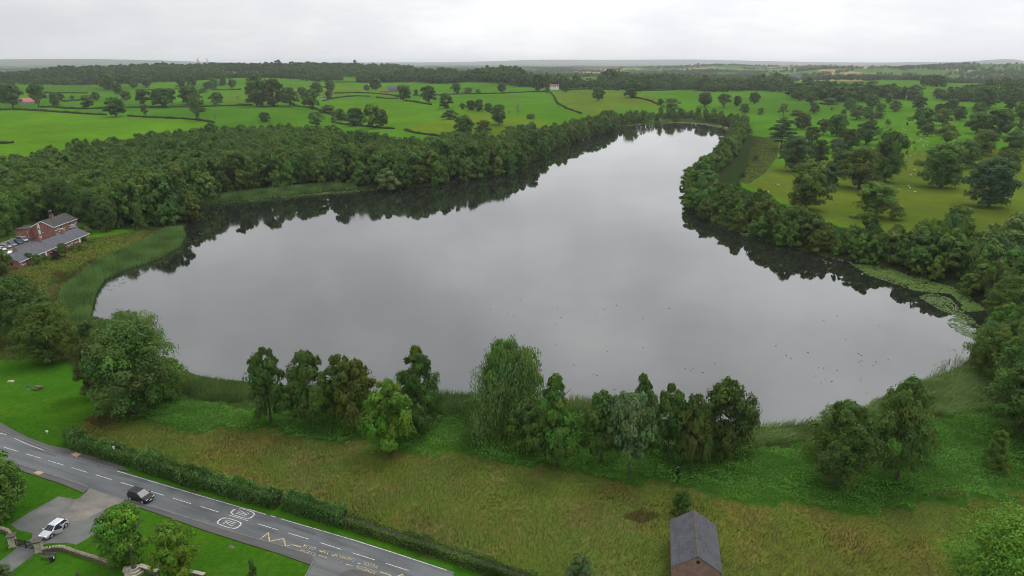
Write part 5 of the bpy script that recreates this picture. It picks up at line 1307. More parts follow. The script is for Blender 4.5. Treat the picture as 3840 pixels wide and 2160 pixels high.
for lb, fr, pts in [
 ('hedge along the top of the brightest left field', 'F1', [(-60, 592), (150, 600), (300, 605), (540, 620), (800, 638), (1040, 650)]),
 ('hedge continuing right of the gap oak', 'F1', [(1240, 660), (1410, 672), (1580, 678)]), ('hedge running to the ragged ivy clad tree', 'F1', [(1590, 680), (1750, 685), (1900, 697), (2080, 725)]),
 ('long level hedge below the red roofed farm', 'F1', [(380, 575), (620, 585), (850, 590), (1100, 582), (1400, 578), (1700, 575), (2000, 568), (2250, 560), (2420, 552)]),
 ('hedge across the upper left field', 'F1', [(420, 432), (620, 436), (860, 440)]), ('hedge below the straw coloured field', 'F1', [(1310, 412), (1480, 405), (1720, 400)]),
 ('short hedge right of the yellow green corner', 'F1', [(2050, 408), (2200, 408), (2330, 402)]), ('hedge fragment at the left edge beyond the wood', 'F1', [(-60, 925), (60, 925), (140, 915)]),
 ('hedge under the hedge junction oaks', 'F2', [(-30, 553), (60, 550), (130, 552)]), ('hedge fragment right of the twin crowned oak', 'F2', [(180, 575), (280, 572), (380, 565)]),
 ('diagonal hedge down to the dark clump', 'F2', [(520, 560), (640, 575), (760, 600), (850, 635), (950, 675), (1040, 705)]), ('low hedge beneath the airy pair of trees', 'F2', [(890, 720), (1040, 745), (1200, 760), (1380, 778), (1500, 785)]),
 ('hedge curving past the white cottage', 'F2', [(800, 515), (900, 490), (1000, 475), (1120, 466), (1260, 470)]), ('hedge in front of the brick farmhouse', 'F2', [(910, 440), (1100, 435), (1300, 440), (1500, 462)]),
 ('hedge sloping down right of the farmhouse oak', 'F2', [(1320, 480), (1530, 496)]), ('sloping hedge towards the oval oak', 'F2', [(1600, 512), (1720, 530), (1850, 552)]),
 ('rear field hedge below the far wood', 'F2', [(1890, 458), (2050, 450), (2250, 446), (2576, 440)]), ('hedge on the ridge field left of the white house', 'F3', [(0, 445), (230, 440), (450, 428), (640, 425)]),
 ('winding hedge down from the white house to the lake', 'F3', [(690, 440), (715, 470), (735, 520), (760, 548), (830, 585), (920, 615), (985, 640)]), ('hedge along the lone oak field and wood', 'F3', [(860, 410), (1000, 400), (1180, 402), (1350, 412)]),
 ('broken hedge above the lake head belt', 'F3', [(1450, 475), (1560, 492), (1650, 515), (1720, 550)]), ('hedge at the foot of the middle wood', 'F3', [(1560, 415), (1720, 412), (1900, 408)]),
 ('thin hedge line along the wood foot path', 'F2', [(1600, 800), (1700, 825), (1850, 845), (1950, 860)]), ('hedge at the left below the far woods', 'F1', [(600, 520), (700, 512), (800, 505)]),
 ('hedge beyond the first rear field', 'F2', [(920, 335), (1080, 330), (1240, 332)])]:
    far_hedge(lb, fr, pts)
# lilies
def pads(label, P, den, rr, cols, z=.012):
    pts = rand_in(P, den); n = len(pts); r = RNG
    pts = pts[(patchy(pts, .5, 31) + r.normal(0, .25, n)) > .28]; n = len(pts)
    a = np.linspace(0, 2 * np.pi, 7)[:-1]; rad = r.uniform(*rr, n)
    V = np.zeros((n, 6, 3)); V[:, :, 0] = pts[:, 0, None] + rad[:, None] * np.cos(a + r.uniform(0, 1, n)[:, None]); V[:, :, 1] = pts[:, 1, None] + rad[:, None] * np.sin(a + r.uniform(0, 1, n)[:, None])
    V[:, :, 2] = z + r.uniform(0, .05, n)[:, None] + r.normal(0, .012, (n, 6))
    cols = np.array(cols); c = cols[r.integers(0, len(cols), n)] * r.normal(1, .13, (n, 1))
    o = link('lily_pads', np_mesh('lily_pads', V.reshape(-1, 3), np.arange(n * 6).reshape(-1, 6), M_BLADE, np.repeat(np.clip(c, 0, 1), 6, 0)))
    tag(o, label, 'lily pads', 'lily pads on the lake', 'stuff')
LILY = [(.066, .120, .024), (.078, .134, .028), (.092, .148, .036), (.056, .104, .022)]
def lz(pts): return [G('L', x, y)[:2] for x, y in pts]
pads('long bed of lily pads in the right bay', lz([(872, 312), (1000, 400), (1200, 468), (1400, 535), (1560, 552), (1700, 560), (1800, 650), (1790, 720), (2000, 700), (1850, 560), (1700, 500), (1450, 420), (1200, 350), (1000, 312)]), 9, (.2, .42), LILY)
pads('paler outer fringe of lily pads in the right bay', lz([(1430, 585), (1620, 700), (1750, 742), (1660, 800), (1760, 885), (1900, 942), (1960, 850), (1850, 730), (1790, 700), (1700, 600), (1560, 552)]), 7, (.18, .36), [(.095, .155, .048), (.12, .18, .064), (.08, .138, .04)])
pads('small lily patch below the right belt', [G('Q', x, y)[:2] for x, y in [(490, 705), (530, 685), (640, 690), (690, 740), (640, 755), (560, 740)]], 3, (.2, .42), LILY)
pads('few lily pads afloat before the right belt', [G('Q', x, y)[:2] for x, y in [(1115, 930), (1160, 922), (1200, 938), (1150, 948)]], 1.2, (.2, .4), LILY)
pads('yellowish scum and lilies at the head of the lake', [G('F3', x, y)[:2] for x, y in [(1280, 765), (1450, 738), (1700, 712), (2000, 708), (2250, 730), (2510, 790), (2480, 806), (2380, 790), (2200, 748), (2000, 728), (1700, 724), (1450, 752)]], .35, (.5, 1.3), [(.20, .22, .10), (.16, .19, .07), (.24, .25, .13)])
pads('pale lilies off the far right shore', [G('Q', x, y)[:2] for x, y in [(130, 400), (160, 350), (260, 290), (330, 190), (430, 70), (460, 40), (470, 90), (400, 190), (330, 260), (250, 340), (240, 410)]], .5, (.35, .8), [(.20, .22, .12), (.16, .19, .08)])
pads('yellow green lilies below the left wood', [G('V', x, y)[:2] for x, y in [(500, 518), (640, 505), (780, 491), (940, 479), (940, 474), (830, 476), (690, 492), (540, 506)]], 1.2, (.25, .6), [(.14, .19, .03), (.11, .16, .025)])
pads('floating weed beside the left reed bed', [G('V', x, y)[:2] for x, y in [(250, 745), (270, 715), (300, 700), (400, 660), (460, 620), (470, 600), (480, 605), (460, 635), (400, 672), (320, 708), (280, 735)]], .25, (.2, .5), [(.12, .13, .09), (.10, .11, .07)])
pads('yellowish algae by the right corner reeds', [G('L', x, y)[:2] for x, y in [(1470, 1215), (1540, 1170), (1600, 1110), (1610, 1030), (1780, 1020), (1860, 1120), (1700, 1200), (1560, 1250)]], .5, (.15, .35), [(.22, .24, .10), (.17, .20, .07)])
rz = rand_in(Z_RUSHES, 2.2)
tag(blades('rushes', rz, (.4, .9), (.2, .45), WIND, (.2, .7), [(.070, .098, .024), (.082, .108, .028), (.09, .095, .034), (.062, .085, .022)]), 'dull olive rushes in the strip behind the far right belt', 'rushes', None, 'stuff')
# ------------------------------------------------------------------ buildings
FR['N'] = (2480, 1880, 5.173)
def slab(mb, a, b, c, d, th):
    """sloping slab: top quad a,b,c,d with thickness th downwards"""
    a, b, c, d = (Vector(p) for p in (a, b, c, d)); n = (b - a).cross(d - a).normalized()
    if n.z < 0: n = -n
    t = [a, b, c, d]; u = [p - n * th for p in t]
    v = [tuple(p) for p in t + u]
    up = (b - a).cross(d - a).z > 0
    f = [(0, 1, 2, 3), (7, 6, 5, 4), (0, 4, 5, 1), (1, 5, 6, 2), (2, 6, 7, 3), (3, 7, 4, 0)]
    if not up: f = [tuple(reversed(q)) for q in f]
    return mb.add(v, f)
def gable_body(L, D, eave, ridge, z0=-.6):
    """walls of a gabled block: x 0..L, y 0..D, ridge along x at y=D/2"""
    mb = MB(); R = ridge
    v = [(0, 0, z0), (L, 0, z0), (L, D, z0), (0, D, z0), (0, 0, eave), (L, 0, eave), (L, D, eave), (0, D, eave), (0, D / 2, R), (L, D / 2, R)]
    return mb.add(v, [(0, 1, 5, 4), (2, 3, 7, 6), (3, 0, 4, 8, 7), (1, 2, 6, 9, 5), (3, 2, 1, 0)])
def roof_pair(L, D, eave, ridge, ov=.25, th=.14, lift=.05):
    s = (ridge - eave) / (D / 2); mb = MB(); e = eave - ov * s + lift; r = ridge + lift
    slab(mb, (-ov, -ov, e), (L + ov, -ov, e), (L + ov, D / 2, r), (-ov, D / 2, r), th)
    slab(mb, (L + ov, D + ov, e), (-ov, D + ov, e), (-ov, D / 2, r), (L + ov, D / 2, r), th)
    return mb
def window(parent, x, z, w, h, face='front', y=0.0, bars=1, name='window'):
    """white framed window on a wall; face front: plane y, facing -y; face end: plane x=y facing -x"""
    fr, pn = MB(), MB(); b = .07
    def bx(mb, u0, u1, z0, z1, d0, d1):
        if face == 'front': mb.box(u0, u1, y - d1, y - d0, z0, z1)
        elif face == 'end': mb.box(y - d1, y - d0, u0, u1, z0, z1)
        else: mb.box(y + d0, y + d1, u0, u1, z0, z1)
    bx(fr, x, x + w, z, z + b, .003, .06); bx(fr, x, x + w, z + h - b, z + h, .003, .06)
    bx(fr, x, x + b, z + b, z + h - b, .003, .06); bx(fr, x + w - b, x + w, z + b, z + h - b, .003, .06)
    for k in range(bars):
        c = x + w * (k + 1) / (bars + 1); bx(fr, c - .035, c + .035, z + b, z + h - b, .003, .055)
    bx(fr, x - .06, x + w + .06, z - .08, z, .003, .12)
    o = fr.build(name, M_WHITEPAINT, parent)
    bx(pn, x + b, x + w - b, z + b, z + h - b, .004, .02)
    pn.build('pane', M_GLASS, o)
    return o
def chimney(parent, x, y, z0, h, w=.7, d=.6, pots=2, mat=None):
    mb = MB().box(x - w / 2, x + w / 2, y - d / 2, y + d / 2, z0, z0 + h)
    mb.box(x - w / 2 - .05, x + w / 2 + .05, y - d / 2 - .05, y + d / 2 + .05, z0 + h - .22, z0 + h - .1)
    o = mb.build('chimney', mat or M_BRICK, parent)
    for k in range(pots):
        px = x + (k - (pots - 1) / 2) * .32
        MB().tube([(px, y, z0 + h), (px, y, z0 + h + .35)], [.12, .1], 8).build('chimney_pot', M_ROOFTERRA, o)
    return o
def place_line(name, A, B, z, label, cat):
    A, B = np.array(A), np.array(B)
    o = empty(name, (A[0], A[1], z), math.atan2(B[1] - A[1], B[0] - A[0]))
    tag(o, label, cat)
    return o, float(np.linalg.norm(B - A))
# brick barn by the meadow
def barn():
    zg = 3.35; e, r = 3.6, 5.7
    Rf, Rn = G('N', 635, 180, zg + r), G('N', 715, 1075, zg + r)
    Lf, Ln, Qf, Qn = G('N', 165, 400, zg + e), G('N', 190, 1310, zg + e), G('N', 1070, 515, zg + e), G('N', 1155, 1240, zg + e)
    ax = (Rf - Rn)[:2]; L = np.linalg.norm(ax); ax /= L; nn = np.array((-ax[1], ax[0]))
    c = (Rn[:2] + Rf[:2]) / 2
    hw = abs(np.mean([(p[:2] - c) @ nn for p in (Lf, Ln)]) - np.mean([(p[:2] - c) @ nn for p in (Qf, Qn)])) / 2
    hw -= .2; Lb = L - .3
    org = c - ax * Lb / 2 - nn * (-hw)          # near end, left wall when looking along the ridge
    o = empty('barn', (org[0], org[1], zg), math.atan2(ax[1], ax[0])); tag(o, 'small red brick barn with grey slate roof in the near meadow', 'barn')
    D = 2 * hw
    # in local axes x runs along the ridge away from the viewer, y to the left; body spans y from -D to 0
    mb = gable_body(Lb, D, e, r); mb.v = [(x, y - D, z) for x, y, z in mb.v]; mb.build('wall', M_OLDBRICK, o)
    ro = MB(); n = 26; ov = .22
    s = (r - e) / (D / 2)
    for side in (0, 1):
        part = MB()
        for k in range(n):     # slate courses, each lapping the one below
            t0, t1 = k / n, (k + 1.25) / n
            def pt(t, x, dz):
                q = -ov + (D / 2 + ov) * t; z = e - ov * s + (r - e + ov * s) * t + .06 + dz
                return (x, (-D + q) if side == 0 else -q, z)
            wob = [random.uniform(-.012, .012) for _ in range(2)]
            a, b, c2, d = pt(t0, -ov, .03 + wob[0]), pt(t0, Lb + ov, .03 + wob[1]), pt(min(t1, 1), Lb + ov, 0), pt(min(t1, 1), -ov, 0)
            slab(part, a, b, c2, d, .02)
        part.build('roof_slope', M_SLATE, o)
    rg = MB(); m = 22
    for k in range(m):
        x0 = -ov + (Lb + 2 * ov) * k / m; x1 = -ov + (Lb + 2 * ov) * (k + .97) / m
        rg.add([(x0, -D / 2 - .16, r + .04), (x1, -D / 2 - .16, r + .04), (x1, -D / 2, r + .16), (x0, -D / 2, r + .16), (x0, -D / 2 + .16, r + .04), (x1, -D / 2 + .16, r + .04)], [(0, 1, 2, 3), (3, 2, 5, 4)])
    rg.build('ridge_tiles', M_STONE_D, o)
    h = MB().box(-.03, -.003, -D / 2 - .3, -D / 2 + .15, r - 1.25, r - .75); h.build('vent_opening', M_BLACK, o)
    MB().tube([(-.08, -D - .05, -.4), (-.08, -D - .05, e - .1)], .05, 8).build('downpipe', M_ROOFTERRA, o)
barn()
# terrace of bungalows
def terrace():
    zg = float(GT('I', 400, 1190)[2]); e, r = 2.45, 4.7
    Ea, Eb = G('I', 258, 1088, zg + e), G('I', 1620, 547, zg + e); Ra, Rb = G('I', 125, 918, zg + r), G('I', 1420, 420, zg + r)
    ax = (Rb - Ra)[:2]; L = np.linalg.norm(ax); ax /= L; nn = np.array((-ax[1], ax[0]))
    half = abs(((Ra + Rb) / 2 - (Ea + Eb) / 2)[:2] @ nn) - .25
    half = min(max(half, 3.2), 5.5); D = 2 * half
    L += 1.5
    org = Ra[:2] - nn * half - ax * 1.5
    o = empty('bungalow_terrace', (org[0], org[1], zg), math.atan2(ax[1], ax[0])); tag(o, 'long low brick bungalow terrace with grey roof by the left shore', 'building')
    gable_body(L, D, e, r).build('wall', M_BRICK, o)
    roof_pair(L, D, e, r, .35).build('roof', M_TILE, o)
    fb = MB().box(-.34, L + .34, -.42, -.36, e - .36, e - .16); fb.build('fascia', M_WHITEPAINT, o)
    for fx in (.13, .46, .78):
        chimney(o, L * fx, D / 2 - .3, r - .55, 1.9, 1.0, .7, 2)
    n = 8
    for k in range(n):
        x = L * (k + .18) / n
        if k % 2 == 0:
            window(o, x, .85, 1.9, 1.25, bars=2); d = MB().box(x + 2.7, x + 3.6, -.06, -.003, 0, 2.05).build('door', random.choice((M_BLUEDOOR, M_WHITEPAINT)), o)
            MB().box(x + 2.78, x + 2.84, -.1, -.06, .95, 1.1).build('handle', M_STEEL, d)
        else:
            window(o, x + .6, .85, 1.5, 1.25, bars=1); window(o, x + 2.9, 1.1, .9, .95, bars=0)
    # small porch gable on the car park side
    g = MB(); x = L * .27; slab(g, (x - 1.2, D + .3, e + .1), (x - 1.2, D + 1.8, e + .1), (x, D + 1.8, e + .9), (x, D + .3, e + .9), .1); slab(g, (x + 1.2, D + 1.8, e + .1), (x + 1.2, D + .3, e + .1), (x, D + .3, e + .9), (x, D + 1.8, e + .9), .1)
    g.build('porch_roof', M_WHITEPAINT, o)
    return o, L, D, zg
TER, TL, TD, TZ = terrace()
def flats():
    zg = TZ + .2; e, r = 5.3, 7.7
    C0, C1, C2 = G('I', 620, 388, zg + e), G('I', 1005, 402, zg + e), G('I', 1440, 247, zg + e)
    ax = (C2 - C1)[:2]; L = np.linalg.norm(ax); ax /= L; nn = np.array((-ax[1], ax[0]))
    D = max(7.0, min(10, abs((C0 - C1)[:2] @ nn)))
    o = empty('flats', (C1[0], C1[1], zg), math.atan2(ax[1], ax[0])); tag(o, 'two storey red brick flats with white trim behind the bungalows', 'building')
    gable_body(L, D, e, r).build('wall', M_BRICK, o)
    roof_pair(L, D, e, r, .3).build('roof', M_TILE_DARK, o)
    bb = MB(); s = (r - e) / (D / 2)
    for a, b in (((-.36, -.32, e - .32 * s - .1), (-.36, D / 2, r - .1)), ((-.36, D + .32, e - .32 * s - .1), (-.36, D / 2, r - .1))):
        slab(bb, (a[0] - .03, a[1], a[2] + .12), (a[0] + .03, a[1], a[2] + .12), (b[0] + .03, b[1], b[2] + .12), (b[0] - .03, b[1], b[2] + .12), .24)
    bb.box(-.3, L + .3, -.38, -.32, e - .32 * s - .1, e - .32 * s + .1)
    bb.build('bargeboard', M_WHITEPAINT, o)
    st = MB().box(-.05, -.003, D * .62, D * .62 + .95, .3, r - 1.1).build('stair_panel', M_CREAM, o)
    for z in (1.3, 3.9): window(o, D * .62 + .1, z, .75, .95, 'end', -.055, 0)
    for z0 in (.0, 2.65):
        for x, w in ((.5, 1.5), (L * .47 - 3.6 + .0, 0), (L - 2.2, 1.5)):
            if w: window(o, x, z0 + .95, w, 1.2, bars=1)
        for x, pm in ((2.6, M_GREENPANEL), (L * .62, M_GREYPANEL)):
            window(o, x, z0 + .95, 2.6, 1.25, bars=2)
            b = MB().box(x - .1, x + 2.9, -.9, -.84, z0 + .12, z0 + .95).build('balcony_panel', pm, o)
            MB().box(x - .15, x + 2.95, -.95, -.003, z0 + .0, z0 + .1).build('balcony_slab', M_WHITEPAINT, b)
            MB().box(x - .15, x + 2.95, -.93, -.82, z0 + .95, z0 + 1.03).build('rail', M_WHITEPAINT, b)
    c = chimney(o, L * .42, D / 2 - .3, r - .5, 1.7, 1.2, .8, 3)
    an = MB().tube([(L * .42 - .5, D / 2 + .3, r), (L * .42 - .5, D / 2 + .3, r + 3.0)], .04, 6); an.build('aerial_mast', M_STEEL, o)
    a2 = MB().tube([(L * .42 + .7, D / 2 + .3, r), (L * .42 + .7, D / 2 + .3, r + 2.9)], .04, 6)
    for k in range(5): a2.tube([(L * .42 + .2, D / 2 + .3 + k * .15 - .3, r + 2.8), (L * .42 + 1.2, D / 2 + .3 + k * .15 - .3, r + 2.8)], .025, 5)
    a2.build('aerial', M_STEEL, o)
    rw = MB().box(-2.5, 4.5, D + .003, D + 5, -.6, 4.6); rw.build('rear_wing', M_BRICK, o)
    MB().box(-2.8, 4.8, D + .1, D + 5.3, 4.6, 4.85).build('rear_roof', M_TILE_DARK, o)
    MB().box(-.14, -.003, D * .5, D * .5 + .4, 2.75, 2.9).build('wall_lamp', M_WHITEPAINT, o)
flats()
# parking yard behind the terrace
tmx = TER.matrix_basis.copy()
bpy.context.view_layer.update()
def terr(x, y): 
    v = TER.matrix_world @ Vector((x, y, 0)); return (v.x, v.y)
tag(sheet('parking_yard', [terr(-20, TD + .6), terr(30, TD + .6), terr(39, 12.5), terr(40.6, 13.5), terr(40.6, 26), terr(-20, 27.2)], TZ + .35, M_PAVE), kind='structure')
A, B = terr(-14, 27.6), terr(40, 26.4)
wl, Lw = place_line('retaining_wall', A, B, TZ, 'low pale retaining wall behind the parked cars', 'wall'); MB().box(0, Lw, -.15, .15, -.3, 1.7).build('wall_face', M_CONC, wl); MB().box(-.05, Lw + .05, -.2, .2, 1.7, 1.78).build('coping', M_CONC, wl)
def lamp_post(fr, x, yb, label, h=4.5):
    b = G(fr, x, yb, TZ + .35); o = empty('lamp_post', b); tag(o, label, 'lamp post', 'lamp posts of the car park')
    MB().tube([(0, 0, 0), (0, 0, h)], [.07, .05], 8).build('post', M_STEEL, o)
    MB().tube([(0, 0, h), (-.5, 0, h + .12)], .035, 6).build('arm', M_STEEL, o)
    MB().box(-.95, -.5, -.1, .1, h + .06, h + .16).build('lamp_head', M_STEEL, o)
lamp_post('I', 555, 690, 'grey lamp post beside the parked van'); lamp_post('I', 290, 830, 'grey lamp post behind the left chimney')
# garden and yard greenery round the terrace
for fr, x, yb, yt, w, kd, cl, lb in [
 ('I', 1640, 530, 400, 165, 'shrub', 'yellow', 'variegated yellow bush at the right end of the terrace'), ('I', 60, 1330, 870, 330, 'round', 'mid', 'leafy tree before the left end of the terrace'),
 ('I', 560, 1090, 905, 130, 'round', 'mid', 'small garden tree left of the blue door'), ('I', 705, 1100, 930, 150, 'round', 'mid', 'small garden tree right of the blue door'),
 ('I', 1050, 1010, 850, 170, 'shrub', 'purple', 'dark purple shrub before the terrace'), ('I', 1180, 900, 720, 150, 'round', 'mid', 'garden tree before the middle of the terrace'),
 ('I', 1360, 840, 755, 125, 'shrub', 'grey', 'grey green garden shrub on the terrace bank'), ('I', 1500, 830, 730, 130, 'shrub', 'bright', 'bright green garden shrub on the terrace bank'),
 ('I', 1180, 970, 900, 130, 'shrub', 'bright', 'low bright shrub beside the purple one'), ('I', 1400, 880, 825, 80, 'shrub', 'yellow', 'small golden shrub on the terrace bank'),
 ('I', 1470, 690, 600, 120, 'shrub', 'mid', 'shrub under the right eaves of the terrace'), ('I', 1600, 680, 580, 100, 'shrub', 'bright', 'shrub at the right corner of the terrace'),
 ('I', 850, 1010, 930, 120, 'shrub', 'mid', 'shrub below the white garden chair'), ('I', 990, 900, 830, 110, 'shrub', 'dark', 'dark shrub against the terrace windows'),
 ('I', 1700, 700, 630, 130, 'shrub', 'mid', 'rounded shrub on the grass right of the terrace')]:
    tree_px(fr, x, yb, yt, w, kd, cl, 'M', lb, 'garden_shrub' if kd == 'shrub' else 'garden_tree', 'shrub' if kd == 'shrub' else 'tree', 'garden plants of the terrace')
# ------------------------------------------------------------------ distant houses
def house(name, label, fr, x, y, w, h, wall, roof, nwin=3, dormer=0, storeys=2, rot=0.0):
    b = GT(fr, x, y); W = px_width(fr, w, b); e = W * .28 * storeys / 2 + .8
    D = W * .55; az = math.atan2(b[0], b[1])
    o = empty(name, (b[0], b[1], b[2]), -az + rot); tag(o, label, 'house')
    def sh(mb): mb.v = [(p[0] - W / 2, p[1], p[2]) for p in mb.v]; return mb
    r = e + D * .42
    sh(gable_body(W, D, e, r, -1.5)).build('wall', wall, o); sh(roof_pair(W, D, e, r, .3)).build('roof', roof, o)
    for s in range(storeys):
        for k in range(nwin):
            wx = -W / 2 + W * (k + .5) / nwin - .6
            window(o, wx, .7 + s * (e - .2) / storeys, 1.2, 1.2, bars=1)
    for k in range(dormer):
        dx = -W / 2 + W * (k + .5) / dormer
        d = MB(); d.add([(dx - 1, -.02, e - .2), (dx + 1, -.02, e - .2), (dx + 1, -.02, e + .7), (dx, -.02, e + 1.7), (dx - 1, -.02, e + .7), (dx - 1, 2, e + .7), (dx + 1, 2, e + .7), (dx, 2.6, e + 1.7)], [(0, 1, 2, 3, 4)]); g = d.build('gable', wall, o)
        q = MB(); slab(q, (dx - 1.3, -.25, e + .45), (dx, -.25, e + 1.8), (dx, 2.8, e + 1.8), (dx - 1.3, 2.8, e + .45), .1); slab(q, (dx, -.25, e + 1.8), (dx + 1.3, -.25, e + .45), (dx + 1.3, 2.8, e + .45), (dx, 2.8, e + 1.8), .1); q.build('gable_roof', roof, g)
    chimney(o, -W / 2 + .8, D / 2, r - .4, 1.5, .8, .6, 2, wall); chimney(o, W / 2 - .8, D / 2, r - .4, 1.5, .8, .6, 2, wall)
    return o
house('white_house', 'white house with brown roof and gables below the far wood', 'F3', 718, 402, 88, 40, M_WHITEPAINT, M_ROOFTERRA, 4, 2)
house('brick_farmhouse', 'brick farmhouse with grey roof among the middle fields', 'F2', 1480, 425, 92, 42, M_BRICK, M_TILE, 4)
house('outbuilding', 'low brick outbuilding left of the farmhouse', 'F2', 1390, 430, 55, 20, M_BRICK, M_ROOFTERRA, 2, 0, 1)
house('white_cottage', 'small white cottage hidden by the hedge junction trees', 'F2', 812, 498, 45, 28, M_WHITEPAINT, M_TILE, 2, 0, 1)
house('farm_building', 'long farm building with red roof in the left fields', 'F1', 285, 545, 150, 40, M_CONC, M_ROOFRED, 4, 0, 1)
house('cottage', 'pale cottage with pointed roof left of the mansion', 'F1', 2205, 212, 32, 30, M_CREAM, M_ROOFTERRA, 1)
house('distant_barn', 'pale farm barn far out on the right plain', 'P', 620, 272, 120, 20, M_CONC, M_TILE, 2, 0, 1)
house('distant_farmhouse', 'tiny brick farmhouse at edge of the tan field', 'F1', 1280, 222, 40, 16, M_BRICK, M_ROOFTERRA, 2)
def mansion():
    b = GT('F1', 2355, 214); W = px_width('F1', 105, b); o = empty('mansion', (b[0], b[1], b[2]), -math.atan2(b[0], b[1])); tag(o, 'pale stone mansion on the wooded left hill', 'house')
    hh = W * .36
    MB().box(-W / 2, W / 2, 0, W * .45, -3, hh).build('wall', M_CREAM, o)
    MB().box(-W / 2 - .4, W / 2 + .4, -.4, W * .45 + .4, hh, hh + 1.0).build('parapet', M_CREAM, o)
    for k in (-1, 0, 1): 
        t = MB().box(k * W * .38 - W * .07, k * W * .38 + W * .07, -1.8, -.003, -3, hh + 1.8).build('bay', M_CREAM, o)
        for s in range(3): window(o, k * W * .38 - 1.2, 1.2 + s * hh / 3, 2.4, hh / 5, y=-1.81, bars=1)
    for k in (-1, 1):
        for s in range(3): window(o, k * W * .19 - 1.2, 1.2 + s * hh / 3, 2.4, hh / 5, bars=1)
    for k in (-.4, 0, .4): chimney(o, k * W, W * .2, hh + 1, 2.4, 2.2, 1.4, 2, M_CREAM)
mansion()
